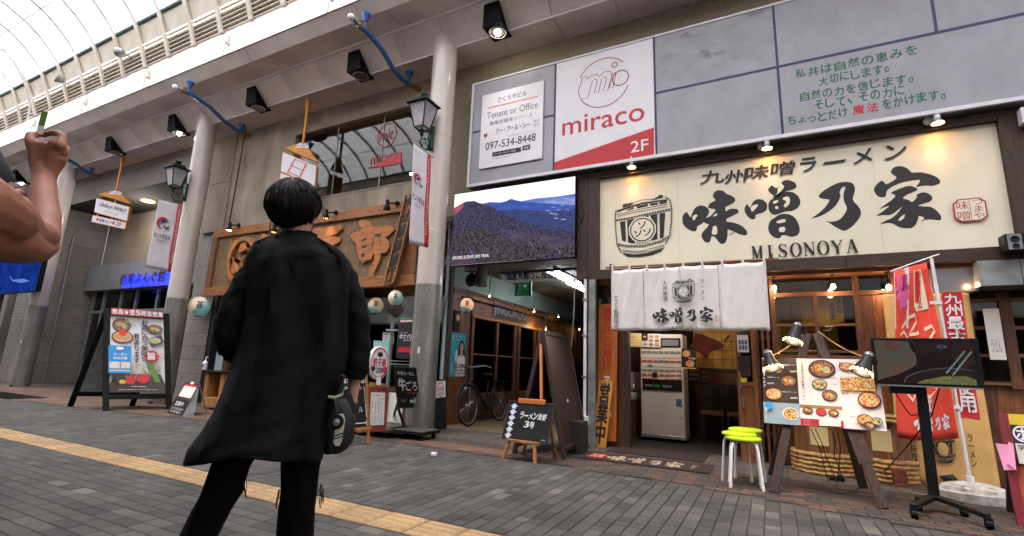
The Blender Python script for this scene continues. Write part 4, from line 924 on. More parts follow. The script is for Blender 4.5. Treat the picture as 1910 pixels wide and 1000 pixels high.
# spotlights on the sign
for i,(px,py) in enumerate(((1178,300),(1430,263),(1747,214))):
    q=at(px,py,6.441); t=thing('sign_spotlight','white spotlight over the %s of the cream ramen sign'%['barrel drawing','middle','right end'][i],'spotlight',tuple(q),'three spotlights over the cream sign')
    g=G(); g.lathe(q+V(-.06,.07,-.03),[(.0,-.012),(.045,-.01),(.045,.01),(0,.012)],16,axis=Y_); g.tube([q+V(-.06,.07,-.03),q+V(0,.02,-.03)],.008,6); mk('wall_mount',g,'frame_white',t,smooth=True)
    g=G(); g.lathe(q+V(0,0,.05),[(.03,0),(.03,-.10)],14); mk('body',g,'frame_white',t,smooth=True)
    g=G(); g.lathe(q+V(0,0,-.04),[(.022,0),(.035,-.02),(.058,-.055),(.06,-.065)],18,cap=False); mk('reflector_cup',g,'silver_ring',t,smooth=True)
    g=G(); g.lathe(q+V(0,0,-.095),[(.001,0),(.05,0)],16); mk('lit_lens',g,'lens_em',t)
    spot('sign_lamp',q+V(0,-.01,-.11),(q.x-.02,YW,q.z-.50),[1.5,1.2,1.6][i],(1,.60,.26),44,1.0,.02)
# dark concrete strip between the screen and the sign frame
g=G(); g.box(LX1+.02,MX0-.33,6.554,YW-.005,2.5255,3.7685); tag(mk('cracked_render',g,'concrete_rough',cb))
g=G(); g.tube([at(1085,380,6.5314),at(1090,400,6.5314),at(1080,420,6.5314),at(1075,440,6.5314)],.006,5); g.tube([at(1088,372,6.5314),at(1078,398,6.5314)],.005,5); tag(mk('loose_wire',g,'cable_black'),'loose black wires between the screen and the wooden frame','wire')
# security speaker at right end
q=at(1893,450,6.3506); t=thing('outdoor_speaker','grey box speaker at the right end of the cream sign','speaker',tuple(q)); g=G(); g.box(q.x-.07,q.x+.3,q.y,q.y+.16,q.z-.09,q.z+.08); mk('housing',g,'black_metal',t,bevel=.006)
g=G(); g.box(q.x-.055,q.x+.05,q.y-.012,q.y,q.z-.085,q.z+.07); mk('front_plate',g,'steel_dull',t,bevel=.004); g=G(); g.lathe(q+V(0,-.012,.02),[(.035,0),(.03,-.01),(.0,-.002)],16,axis=Y_); g.lathe(q+V(0,-.012,-.05),[(.028,0),(.022,-.01),(0,-.002)],16,axis=Y_); mk('horn',g,'black_plastic',t,smooth=True)
q=at(1908,204,6.441); g=G(); g.box(q.x-.02,q.x+.5,6.4297,6.5314,q.z-.15,q.z+.02); tag(mk('white_cabinet',g,'frame_white',bevel=.004),'white cabinet corner at the right edge, right of the brown frame','cabinet')
# ================================================================ GROUND FLOOR OF THE CONCRETE BUILDING
rs=thing('ramen_shop','wooden ramen shop front with an open doorway, slatted screen and latticed windows','shop',(-1.8,6.6,0))
YF=6.85
def bx(x0,x1,y0,y1,z0,z1,m,name,par=rs,bevel=0,**k): g=G(); g.box(x0,x1,y0,y1,z0,z1); return mk(name,g,m,par,bevel=bevel,**k)
# overhang, lintel and posts
bx(-2.3504,9,YW,YF+.1,2.1978,2.243,'wood_brown_h','soffit_board'); bx(-2.3504,9,YW+.01,YW+.1,2.243,3.486,'dirty_concrete','upper_wall')
bx(-2.16,-1.6,YF,YF+.1,2.03,2.20,'wood_dark','lintel'); bx(-2.22,-2.16,6.64,7.3,0,2.2,'interior_dark','side_wall')
bx(-2.11,-2.05,YF-.02,YF+.06,0,2.2,'wood_dark_v','door_post'); bx(-1.78,-1.72,YF-.03,YF+.08,0,2.2,'wood_dark_v','door_post')
bx(-2.05,-1.78,YF+.02,YF+.06,0,2.03,'wood_brown','door_board'); g=G(); g.box(-2.05,-1.78,YF-.0,YF+.02,1.70,2.03); mk('transom_glass',g,'shop_glass',rs)
bx(-1.72,-.34,YF-.03,YF+.06,2.03,2.20,'wood_dark','lintel')
# gutter pipe and grey post at the passage corner
t=thing('drain_pipe','white drain pipe on a grey post right of the passage','pipe',(-2.3,6.2,0)); a=at(1092,530,6.5)
g=G(); g.tube([V(a.x,6.5,2.243),V(a.x,6.5,.40)],.022,10); mk('pipe',g,'frame_white',t,smooth=True); g=G(); g.box(a.x-.05,a.x+.05,6.47,6.53,.28,.40); mk('junction_box',g,'frame_white',t,bevel=.005)
g=G(); g.box(a.x+.04,a.x+.13,6.52,6.6,0,2.243); mk('post',g,'galv',t,bevel=.003)
for z in (.9,1.45,1.95): g=G(); g.box(a.x-.035,a.x+.035,6.47,6.54,z,z+.02); mk('clamp',g,'galv',t)
g=G(); g.tube([V(a.x-.15,6.48,2.3),V(a.x-.16,6.48,1.7),V(a.x-.2,6.48,1.2),V(a.x-.21,6.48,.75)],.008,6); tag(mk('hanging_cable',g,'grey_cable'),'thin grey cable hanging down beside the drain pipe','cable')
# interior of the ramen shop
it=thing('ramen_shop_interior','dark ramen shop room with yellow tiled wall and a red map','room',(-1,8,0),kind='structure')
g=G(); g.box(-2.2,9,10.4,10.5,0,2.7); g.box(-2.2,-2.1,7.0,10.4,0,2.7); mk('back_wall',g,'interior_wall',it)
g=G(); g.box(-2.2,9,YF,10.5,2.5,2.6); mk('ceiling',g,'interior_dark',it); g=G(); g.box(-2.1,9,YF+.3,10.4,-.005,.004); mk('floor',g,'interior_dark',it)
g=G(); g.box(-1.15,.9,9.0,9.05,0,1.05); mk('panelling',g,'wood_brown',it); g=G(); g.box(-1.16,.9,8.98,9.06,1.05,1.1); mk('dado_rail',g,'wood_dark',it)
g=G(); n_=0
for i in range(14):
    for j in range(10): g.box(-1.15+i*.15+.004,-1.15+(i+1)*.15-.004,9.0,9.04,1.1+j*.15+.004,1.1+(j+1)*.15-.004)
mk('yellow_tiles',g,'wall_yellow',it,kind='stuff'); g=G(); g.box(-1.15,.95,9.02,9.045,1.1,2.6); mk('grout',g,'interior_dark',it)
fmap=F(V(-1.15,8.99,2.2),V(.9,8.99,2.2),V(-1.15,8.99,1.1)); p=P(fmap,.001)
def fmz(x,y): return fmap.fr(1140+x/4.168,600+y/4.168)
p.poly([fmz(*q) for q in ((648,90),(700,95),(760,120),(830,150),(885,185),(850,210),(800,220),(765,240),(745,290),(720,275),(690,245),(650,225),(630,195),(600,200),(640,160))],'map_red',raw=True)
p.poly([fmz(*q) for q in ((870,155),(915,100),(925,110),(880,160))],'map_red',raw=True); p.done('hokkaido_map',it)
for k in range(4):
    t=thing('dining_chair','dark dining chair inside the shop, %s'%['nearest the ticket machine','second from the ticket machine','in the back row','deepest in the room'][k],'chair',(-.75+.25*(k%2),8.2+.35*(k//2),0),'chairs inside the ramen shop')
    x,y=-.95+.35*(k%2),8.0+.45*(k//2); g=G(); g.box(x,x+.3,y,y+.3,.42,.47); mk('seat',g,'wood_brown',t); g=G(); g.box(x,x+.3,y+.28,y+.31,.47,.85); mk('backrest',g,'interior_dark',t)
    for a_,b_ in ((0,0),(1,0),(0,1),(1,1)): g=G(); g.box(x+.27*a_,x+.27*a_+.03,y+.27*b_,y+.27*b_+.03,0,.42); mk('leg',g,'interior_dark',t)
def flatprint(name,label,cat,TL,TR,BL,base,fn,group=None,th=.003,par=None,bl=.0,z=None):
    TL,TR,BL=Vector(TL),Vector(TR),Vector(BL); f=F(TL,TR,BL)
    t=thing(name,label,cat,tuple(TL),group)
    g=G(); g.prism([TL,TR,TR+BL-TL,BL],-f.n*th); mk('sheet',g,base,t)
    p=P(f,.0008,.0004,z=z); fn(p); p.done('print',t); return t
# ticket vending machine
vm=thing('ticket_machine','tall grey meal ticket vending machine just inside the doorway','vending machine',(-1.5,7.8,0))
VX0,VX1,VY=-1.785,-1.15,7.80
g=G(); g.box(VX0,VX1,VY,VY+.42,.05,1.58); mk('cabinet',g,'vending',vm,bevel=.012)
g=G(); g.box(VX0-.006,VX1+.006,VY-.012,VY+.4,.05,.10); mk('plinth',g,'alu',vm,bevel=.004)
for a_ in (VX0+.05,VX1-.12): g=G(); g.box(a_,a_+.07,VY+.02,VY+.1,0,.05); mk('foot',g,'black_plastic',vm)
g=G(); g.box(VX0+.30,VX1-.03,VY-.01,VY,1.38,1.52); mk('display',g,'black_plastic',vm,bevel=.004); g=G(); g.box(VX0+.33,VX1-.06,VY-.012,VY-.01,1.405,1.495); mk('display_glass',g,'grey_print',vm)
rv=random.Random(2)
for r_ in range(9):
    z=1.33-r_*.068; g=G(); g.box(VX0+.02,VX1-.02,VY-.004,VY,z-.05,z-.045); mk('button_rail',g,'vend_strip',vm)
    for c_ in range(7):
        x=VX0+.025+c_*.084; g=G(); g.box(x,x+.074,VY-.008,VY,z-.043,z-.008); m_='vend_strip' if r_ not in (2,5,6) or rv.random()<.3 else 'vend_red'
        if rv.random()<.08: m_='vend_blue'
        if r_ in (0,4): m_='vend_green'
        mk('button',g,m_,vm)
g=G(); g.box(VX0+.03,VX1-.03,VY-.02,VY,.74,.90); mk('coin_unit',g,'black_plastic',vm,bevel=.006)
for x,w_,m_ in ((VX0+.07,.11,'steel_dull'),(VX0+.20,.09,'exit_green'),(VX0+.33,.13,'steel_dull')): g=G(); g.box(x,x+w_,VY-.026,VY-.02,.79,.82); mk('slot',g,m_,vm)
g=G(); g.box(VX0+.18,VX0+.25,VY-.012,VY,.93,1.0); mk('return_lever',g,'black_plastic',vm); g=G(); g.box(VX1-.18,VX1-.06,VY-.006,VY,.92,1.02); mk('notice_label',g,'paper',vm)
g=G(); g.box(VX1-.12,VX1-.04,VY-.004,VY,.52,.63); mk('blue_sticker',g,'vend_blue',vm); g=G(); g.lathe(V(VX1-.06,VY,.36),[(.014,0),(.014,-.01)],12,axis=Y_); mk('lock',g,'steel',vm)
flatprint('paper_notice','cream notice with brown border hanging left of the ticket machine','notice',at(1161,621,7.55),at(1196,622,7.55),at(1161,646,7.55),'paper_yellow',lambda p:(p.line([(.06,.08),(.94,.08),(.94,.92),(.06,.92),(.06,.08)],.004,'wood_dark',raw=True),[p.text(s_,.12,.22+.2*i,.88,.34+.2*i,'black_print',0,raw=True) for i,s_ in enumerate(('食券販売機にて','ご購入ください','お願い致します'))]))
def minimenu(p):
    for i in range(3):
        for j in range(3): bowl(p,.18+.32*i,.2+.3*j,.11,.1,['food','food_red','food_green'][(i+j)%3],raw=True)
    p.rect(.0,0,.33,.5,'poster_brown',raw=True); bowl(p,.17,.25,.1,.1,'food_red',raw=True)
flatprint('small_menu_sheet','photo menu sheet stuck to the top left of the ticket machine','menu',at(1197,622,7.77),at(1232,623,7.77),at(1197,647,7.77),'poster_white',minimenu)
flatprint('ramen_photo_poster','ramen photo poster on the right edge of the ticket machine','poster',at(1271,650,7.7),at(1298,651,7.7),at(1271,687,7.7),'poster_brown',lambda p:(bowl(p,.35,.25,.3,.2,'food_red',raw=True),bowl(p,.6,.75,.35,.2,'food_red',raw=True),p.text('味噌',.5,.42,.95,.55,'poster_white',0,raw=True),p.rect(0,.95,1,1,'postit',raw=True)))
for i,(a_,b_) in enumerate((((1283,685),(1307,712)),((1308,690),(1322,715)))):
    flatprint('wall_menu','small dark menu on the back wall, %s of two'%['left','right'][i],'menu',at(a_[0],a_[1],8.97),at(b_[0],a_[1],8.97),at(a_[0],b_[1],8.97),'poster_brown',lambda p:[p.text('麺飯酒',.1,.1+.3*i,.9,.3+.3*i,'poster_tan',0,raw=True) for i in range(3)])
t=thing('shop_ceiling_lamp','small warm ceiling lamp inside the ramen shop','pendant lamp',(-.9,8.3,2.3)); g=G(); g.lathe(V(-.9,8.3,2.2),[(.02,.12),(.12,0)],16,cap=False); g.tube([V(-.9,8.3,2.32),V(-.9,8.3,2.5)],.006,5); mk('shade',g,'black_metal',t); g=G(); g.ball(V(-.9,8.3,2.2),.04,10); mk('bulb',g,'bulb_em',t)
pointl('shop_lamp',(-.9,8.1,2.1),1.6,(1,.8,.6),.08); pointl('entrance_fill',(-1.45,7.15,1.95),7.5,(1,.88,.75),.08)  # the entrance light is an added fill that brightens the ticket machine
t=thing('added_entrance_bulb','small round lamp added under the lintel to brighten the doorway','lamp',(-1.45,7.2,2.1)); g=G(); g.ball(V(-1.45,7.2,2.12),.05,10); mk('bulb',g,'bulb_em',t,smooth=True); g=G(); g.tube([V(-1.45,7.2,2.15),V(-1.45,7.2,2.5)],.01,6); mk('stem',g,'black_metal',t)  # invented bulb to go with the added entrance fill
# wash basin
wb=thing('wash_basin','white wash basin on a brown cabinet left of the ticket machine','basin',(-2.0,8.2,0)); a=at(1157,693,8.3); b=at(1192,735,8.3)
g=G(); g.box(a.x,b.x+.02,8.3,8.34,b.z+.05,a.z); mk('splashback',g,'porcelain',wb,bevel=.01); g=G(); g.box(a.x-.02,b.x+.03,8.1,8.36,b.z-.1,b.z+.03); mk('bowl',g,'porcelain',wb,bevel=.03,seg=3,smooth=True)
g=G(); g.tube([V(b.x-.06,8.3,b.z+.14),V(b.x-.06,8.2,b.z+.14),V(b.x-.06,8.18,b.z+.08)],.01,8); mk('tap',g,'steel',wb); g=G(); g.box(a.x,b.x,8.14,8.36,0,b.z-.1); mk('cabinet',g,'wood_brown',wb)
t=thing('umbrella_stand','narrow wooden umbrella rack inside the left door jamb','rack',(-1.9,7.4,0)); g=G()
for k in range(3): g.box(-2.0,-1.84,7.35,7.37,.05+.2*k,.15+.2*k)
mk('slats',g,'wood_orange',t)
# sliding door panel with handle, posters
dr=thing('sliding_door','orange wooden sliding door pushed open, glass top with posters','door',(-.35,6.75,0)); DY=6.74
dx0=at(1376,720,DY).x; dx1=at(1414,720,DY).x
for a_,b_,c_,d_ in ((dx0,dx0+.05,0,1.9),(dx1-.05,dx1,0,1.9),(dx0+.05,dx1-.05,1.85,1.9),(dx0+.05,dx1-.05,.88,.93),(dx0+.05,dx1-.05,0,.1)): g=G(); g.box(a_,b_,DY,DY+.04,c_,d_); mk('stile',g,'wood_orange_v',dr)
g=G(); g.box(dx0+.05,dx1-.05,DY+.015,DY+.025,.1,.88); mk('panel',g,'wood_orange_v',dr); g=G(); g.box(dx0+.05,dx1-.05,DY+.018,DY+.022,.93,1.85); mk('glass',g,'shop_glass',dr)
g=G(); g.tube([V(dx0+.045,DY,.62),V(dx0+.05,DY-.035,.64),V(dx0+.05,DY-.035,.74),V(dx0+.045,DY,.76)],.008,8); g.box(dx0+.02,dx0+.04,DY-.006,DY,.85,1.05); mk('handle',g,'steel',dr)
flatprint('blue_poster','white poster with blue squares on the sliding door','poster',at(1374,625,DY-.004),at(1395,625,DY-.004),at(1376,657,DY-.004),'paper',lambda p:[p.rect(.12+.28*i,.3+.3*j,.34+.28*i,.55+.3*j,'vend_blue',raw=True) for i in range(3) for j in range(2)])
flatprint('brush_poster','dark poster with a large brush character on the sliding door','poster',at(1377,664,DY-.004),at(1399,664,DY-.004),at(1378,702,DY-.004),'wood_dark',lambda p:(p.text('物',.1,.35,.9,.9,'black_print',.02,raw=True),p.text('五',.2,.05,.8,.28,'black_print',.02,raw=True)))
flatprint('yellow_note','small yellow note stuck on the sliding door','notice',at(1381,705,DY-.005),at(1393,705,DY-.005),at(1381,713,DY-.005),'postit',lambda p:p.text('OPEN',.2,.3,.8,.7,'black_print',0,raw=True) if False else p.rect(.2,.4,.8,.45,'black_print',raw=True))
# slatted wooden screen right of the door
ls=thing('slatted_screen','dark vertical wooden slat screen right of the doorway','screen',(-.1,6.6,0))
for i in range(7):
    x=-.33+i*.062; g=G(); g.box(x,x+.03,YF-.04,YF,0,2.2); mk('slat',g,'wood_brown',ls)
g=G(); g.box(-.34,.1,YF,YF+.03,1.45,1.5); g.box(-.34,.1,YF,YF+.03,.3,.35); mk('rail',g,'wood_dark',ls)
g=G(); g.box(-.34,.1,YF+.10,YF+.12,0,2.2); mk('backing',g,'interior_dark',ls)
# window wall
ww=thing('window_wall','orange brown wooden wall with latticed windows right of the doorway','wall',(.1,6.62,0))
def wp(x0,y0,x1,y1,m='wood_brown',name='frame_bar',Y=YF,d=.06,off=0):
    a=at(x0,(y0+y1)/2,Y); b=at(x1,(y0+y1)/2,Y); c=at((x0+x1)/2,y0,Y).z; e=at((x0+x1)/2,y1,Y).z
    g=G(); g.box(a.x,b.x,Y-off,Y+d,e,c); return mk(name,g,m,ww)
z48=lambda x,y:(1420+x/4.546,480+y/4.546)
pw=[]
def W2(x0,y0,x1,y1,**k): a=z48(x0,y0); b=z48(x1,y1); return wp(a[0],a[1],b[0],b[1],**k)
g=G(); xA,xB=at(1443,600,YF).x,at(1602,600,YF).x; zT=at(1520,508,YF).z; zM=at(1520,549,YF).z; zB=at(1520,664,YF).z
def vbar(x,w,z0,z1,m='wood_brown',off=.0,name='frame_bar'): g=G(); g.box(x-w/2,x+w/2,YF-.02-off,YF+.05,z0,z1); mk(name,g,m,ww)
def hbar(x0,x1,z,h,m='wood_brown_h',off=.0,name='frame_bar'): g=G(); g.box(x0,x1,YF-.015-off,YF+.045,z-h/2,z+h/2); mk(name,g,m,ww)
for xx in (xA,xB,at(1663,520,YF).x): vbar(xx,.06,zB if xx!=at(1663,520,YF).x else zM,2.22)
hbar(xA,at(1663,520,YF).x,zM,.05); hbar(xA,xB,zT+.02,.05)
xm=at(1523,600,YF).x; vbar(xm,.04,zB,zM)
for py in (606,655): hbar(xA,xB,at(1520,py,YF).z,.03)
hbar(xA-.05,xB+.05,zB-.02,.06)
g=G(); g.box(xA,at(1663,520,YF).x,YF+.012,YF+.018,zB,2.22); mk('window_pane',g,'window_glass',ww)
# paper lantern poster seen behind the window, room beyond
flatprint('paper_scroll','yellowed shop history scroll hanging inside the window','poster',at(1493,553,7.25),at(1570,545,7.25),at(1497,607,7.25),'wall_yellow',lambda p:([p.text('九州最古味噌蔵',.08+.075*i,.1,.12+.075*i,.9,'wood_dark',0,vert=True,raw=True) for i in range(7)],p.text('由来',.68,.3,.8,.95,'black_print',.02,vert=True,raw=True),p.text('家の',.84,.1,.96,.7,'black_print',.02,vert=True,raw=True)))
pointl('window_glow',(.65,7.02,1.6),1.2,(1,.72,.35),.05)
x1=at(1663,600,YF).x; x2=at(1815,600,YF).x
n_=8
for i in range(n_):
    a_=xB+.03+(3.2-xB)*i/n_*0+ (x2-xB-.03)*i/n_; b_=xB+.03+(x2-xB-.03)*(i+1)/n_-.004; g=G(); g.box(a_,b_,YF,YF+.03,.02,zM-.03 if i<8 else zM); mk('board',g,'wood_orange_v' if i%3 else 'wood_brown',ww)
for i in range(12):
    a_=xA-.05+(x2+1.6-xA)*i/12; b_=a_+(x2+1.6-xA)/12-.004; g=G(); g.box(a_,b_,YF+.032,YF+.06,.02,zB-.05 if i<6 else 1.2); mk('board',g,'wood_orange_v' if i%2 else 'wood_brown',ww)
# right latticed window
xr0,xr1=at(1812,640,YF).x,at(1885,640,YF).x; zr0,zr1=at(1850,715,YF).z,at(1850,560,YF).z
for xx,w_ in ((xr0,.05),(xr1,.09),(xr1+.62,.06)): vbar(xx,w_,zr0-.05,zr1+.08)
for py in (598,636,676,716): pass
for z in (zr0,zr0+(zr1-zr0)*.33,zr0+(zr1-zr0)*.66,zr1): hbar(xr0,xr1+.62,z,.035)
g=G(); g.box(xr0,xr1+.62,YF+.012,YF+.018,zr0,zr1); mk('window_pane',g,'window_glass',ww)
flatprint('hanging_sheet','white cloth sheet with faded writing behind the right window','sheet',V(xr0+.1,6.75,zr1-.1),V(xr1-.08,6.75,zr1-.1),V(xr0+.1,6.75,zr1-.62),'cloth_white',lambda p:p.text('うどん',.2,.6,.8,.85,'grey_print',0,raw=True))
g=G(); g.box(xA-.05,9,YF+.25,YF+.3,0,2.4); mk('inner_wall',g,'interior_wall',ww) if False else None
# steel duct
q0=at(1730,500,6.7); q1=at(1818,500,6.7); t=thing('kitchen_duct','stainless steel kitchen duct running above the banners to the right','duct',tuple(q0))
g=G(); g.box(q0.x,q1.x+.0,6.66,6.84,at(1770,545,6.66).z,2.22); mk('back_box',g,'steel',t,bevel=.004)
a=at(1818,485,6.55); g=G(); g.box(a.x,a.x+.32,6.5,6.84,at(1860,533,6.5).z,2.243-.01); mk('duct_panel',g,'galv',t,bevel=.004); g=G(); g.box(a.x+.325,a.x+2,6.5,6.84,at(1860,533,6.5).z,2.243-.01); mk('duct_panel',g,'galv',t,bevel=.004)
# right closing wall
g=G(); g.box(3.2,9,6.66,6.76,0,2.24); mk('next_shop_wall',g,'beige_panel',rs)
# hanging bare bulbs
for i,(px,py) in enumerate(((1444,537),(1554,535),(1658,536),(1801,527))):
    q=at(px,py,6.7); t=thing('hanging_bulb','bare filament bulb under the lintel, %s'%['next to the white curtain end','over the middle of the latticed window','behind the red flag','under the steel duct'][i],'bulb',(q.x,q.y,2.2),'bare bulbs under the ramen sign')
    g=G(); g.lathe(V(q.x,q.y,2.2),[(.025,0),(.025,-.012)],10); g.tube([V(q.x,q.y,2.19),V(q.x,q.y,q.z+.08)],.004,5); mk('cord',g,'black_plastic',t)
    g=G(); g.lathe(V(q.x,q.y,q.z+.035),[(.016,0),(.018,.06),(.010,.07)],10); mk('socket',g,'black_plastic',t,smooth=True); g=G(); g.ball(q,(.024,.024,.03),10); mk('bulb',g,'bulb_hot',t,smooth=True)
    pointl('bulb_light',q+V(0,-.05,-.05),.55,(1,.6,.3),.03)
# orange upright boards
def upright(name,lab,px,Y,lean,m,fn,th=.025):
    TL,TR,BL,BR=[at(x,y,Y) for x,y in px]; s=V(0,lean,0); BL.z=max(BL.z,0.0) if BL.z>-.2 else BL.z
    BL=at(*px[2],Y-lean); BR=at(*px[3],Y-lean)
    return flatprint(name,lab,'sign',TL,TR,BL,m,fn,th=th)
upright('upright_board','tall orange board with red brush writing beside the doorway',((1117,568),(1152,565),(1112,822),(1148,824)),6.78,.0,'orange_sign',lambda p:(p.text('慶長伍年九州最古の',.28,.03,.78,.50,'red_print',.02,vert=True,raw=True),p.text('うまい',.25,.54,.75,.85,'sign_white',.03,vert=True,raw=True)))
upright('open_board','short yellow orange board with three bold black characters leaning on the taller one',((1118,709),(1143,711),(1104,832),(1135,834)),6.70,.05,'orange_sign2',lambda p:p.text('営業中',.12,.04,.88,.95,'black_print',.03,vert=True,raw=True))
# door mats
t=thing('door_mat','dark brown shop mat with a red patch and beige brush letters','mat',(-1.6,5.95,0))
ma,mb,mc,md=gp(1067,853),gp(1311,883),gp(1105,832),gp(1330,857)
g=G(); g.box(-2.08,-.62,5.70,6.22,.0005,.010); mk('mat',g,'mat_brown',t,bevel=.003)
fmt=F(V(-2.08,6.22,.0105),V(-.62,6.22,.0105),V(-2.08,5.70,.0105)); p=P(fmt,.0002,.0003)
p.rect(.07,.25,.2,.75,'mat_red',raw=True); p.text('九州',.09,.3,.18,.7,'mat_letter',.02,raw=True); kanji(p,.215,.18,.80,.85,'mat_letter','mat_brown'); p.text('のすや',.85,.3,.9,.75,'mat_letter',0,vert=True,raw=True)
p.done('lettering',t)
g=G(); g.box(-1.9,-.75,6.35,7.1,.0005,.012); tag(mk('inner_mat',g,'mat_brown',bevel=.003),'plain reddish brown mat on the threshold behind the printed one','mat')
# noren curtain
nr=thing('noren_curtain','white cotton curtain with barrel drawing and brush letters hung over the doorway','curtain',(-.9,6.328,2.356))
NX0,NX1,NZ0,NZ1,NY=-1.8216,0.0249,1.5141,2.3198,6.328
segs=[NX0,-1.3956,-0.9379,-0.4972,NX1]
def nfn(X,v):
    return V(X,NY+.010*math.sin(X*9+v*2)+.014*v*math.sin(X*21+1.3)+.006*math.sin(X*47+v*9)+.01*v, NZ1-(NZ1-NZ0)*v-.006*math.sin(X*14)*(v)+.012*(1-v)*(-abs(math.sin((X-NX0)*math.pi/.231)))**1)
for a_,b_ in zip(segs,segs[1:]):
    g=G(); g.grid(lambda u,v:nfn(a_+.002+(b_-a_-.004)*u,v),14,16); mk('cloth_panel',g,'cloth_white',nr,smooth=True,thick=.002)
g=G(); g.tube([V(-1.8984,NY+.01,2.3594),V(0.1582,NY+.01,2.3447)],.014,10); mk('bamboo_rod',g,'wood_plain',nr,smooth=True)
for i in range(9):
    x=NX0+.02+i*(NX1-NX0-.04)/8; g=G(); g.box(x-.012,x+.012,NY-.008,NY+.028,2.2995,2.3922); mk('loop',g,'cloth_white',nr,bevel=.003)
for x in (-1.8306,0.0904): g=G(); g.tube([V(x,6.5427,2.4238),V(x,NY-.01,2.4012),V(x,NY-.015,2.3447),V(x,NY+.03,2.339)],.008,6); mk('hook',g,'black_metal',nr)
fnr=F(V(NX0,NY-.012,NZ1),V(NX1,NY-.012,NZ1),V(NX0,NY-.012,NZ0)); p=P(fnr,.014,.0003,z=(1090,480,2.382))
def nz(x,y): return fnr.fr(1090+x/2.382,480+y/2.382)
a=nz(303,240); b=nz(575,255); kanji(p,a[0],nz(440,222)[1],b[0],nz(440,292)[1],'black_print','cloth_white')
a=nz(390,150); b=nz(493,150); barrel_logo(p,a[0],nz(440,97)[1],b[0],nz(440,203)[1],'black_print','cloth_white')
p.text('九州味噌',*nz(350,105),*nz(372,195),'black_print',.02,vert=True); p.ms
p.done('lettering',nr)
p=P(fnr,.019,.0003)
a=nz(350,106);b=nz(370,196);p.text('九州味噌',a[0],a[1],b[0],b[1],'black_print',.01,vert=True,raw=True)
a=nz(516,100);b=nz(535,190);p.text('ラーメン',a[0],a[1],b[0],b[1],'black_print',.01,vert=True,raw=True)
a=nz(132,172);b=nz(152,312);p.text('ヤマナミ製麺所贈呈',a[0],a[1],b[0],b[1],'black_print',.01,vert=True,raw=True)
a=nz(388,312);b=nz(505,312);miso_roman(p,a[0],nz(440,306)[1],b[0],nz(440,320)[1],'black_print')
a=nz(581,272);b=nz(608,272);seal(p,a[0],nz(595,261)[1],b[0],nz(595,287)[1],'crimson','cloth_white')
p.done('small_lettering',nr)
# ================================================================ PASSAGE
ps=thing('shop_passage','covered passage running back beside the wooden side wall of the grill shop','passage',(-3.5,8,0),kind='structure')
PX=-4.9
g=G(); g.box(-7.2,-2.0,7.1,18,2.78,2.85); mk('ceiling',g,'pass_ceiling',ps); g=G(); g.box(-2.3,-2.17,6.64,18,0,3.4); g.box(-7,-2,17.9,18,0,2.8); mk('far_wall',g,'interior_wall',ps)
g=G(); g.box(PX-.03,PX-.005,7.15,18,2.40,2.80); g.box(PX-.1,PX+.0,7.15,18,2.36,2.40); mk('pale_upper_wall',g,'pass_wall',ps)
g=G(); g.box(-4.9,-2.3,7.0,7.06,2.72,3.45); mk('front_header',g,'pass_wall',ps)
g=G(); g.box(-9.6,-2.2,YW+.01,7.15,3.40,3.46); mk('overhang_ceiling',g,'dirty_concrete',ps)
g=G(); g.box(-4.0,-2.3,6.98,7.02,2.50,2.535); mk('hanging_bar',g,'wood_brown_h',ps)
a=at(944,520,6.9); b=at(1056,505,6.9); flb=F(V(a.x,6.9,at(1000,502,6.9).z),V(b.x,6.9,at(1000,502,6.9).z),V(a.x,6.9,at(1000,522,6.9).z))
t=thing('greeting_letters','dark thank-you lettering hanging over the passage entrance','lettering',tuple(flb.o)); p=P(flb,.0); p.text('毎度有難うご座居ます',0,0.1,1,.9,'navy',.02,raw=True); p.done('letters',t)
g=G(); g.box(flb.o.x-.1,b.x+.1,6.905,6.912,flb.p(0,1.2).z,flb.p(0,-.3).z); mk('clear_panel',g,'clear_glass',t)
for i,(x,y0,y1) in enumerate(((-3.50,8.1,9.0),(-3.33,8.0,8.9),(-3.58,9.25,10.3),(-3.36,9.2,10.3))):
    t=thing('tube_light','lit fluorescent tube on the passage ceiling, %s'%['front left','front right','rear left','rear right'][i],'ceiling light',(x,y0,2.72),'fluorescent tubes in the passage'); g=G(); g.tube([V(x,y0,2.72),V(x,y1,2.72)],.016,8); mk('tube',g,'white_em',t); g=G(); g.box(x-.03,x+.03,y0-.04,y1+.04,2.74,2.78); mk('fitting',g,'frame_white',t)
# side wall of the grill shop
sw=thing('grill_shop_side_wall','dark wooden side wall with glazed doors along the passage','wall',(PX,7.2,0))
def sbx(y0,y1,z0,z1,m,name='board',x0=PX-.04,x1=PX): g=G(); g.box(x0,x1,y0,y1,z0,z1); mk(name,g,m,sw)
for i in range(3): sbx(7.16+.2*i,7.16+.2*i+.196,0,2.36,'wood_orange_v' if i<2 else 'wood_brown')
for i in range(5): sbx(7.16+1.3*i,7.16+1.3*(i+1)-.005,2.25,2.36,'wood_brown_h','top_rail',x1=PX+.02)
for i in range(4): sbx(7.76+1.1*i,7.76+1.1*(i+1)-.005,1.93,2.25,'wood_brown_h','fascia_board',x1=PX+.03)
sbx(7.76,12.2,1.885,1.93,'wood_orange','lintel_trim',x1=PX+.05)
for i in range(30): sbx(12.2+.18*i,12.2+.18*i+.17,1.2+.0,2.25,'wood_brown' if i%2 else 'wood_plain')
for y in (7.8,8.75,9.55,9.75,10.6,10.9,11.9): sbx(y,y+.09,0,1.885,'wood_brown','post',x1=PX+.02)
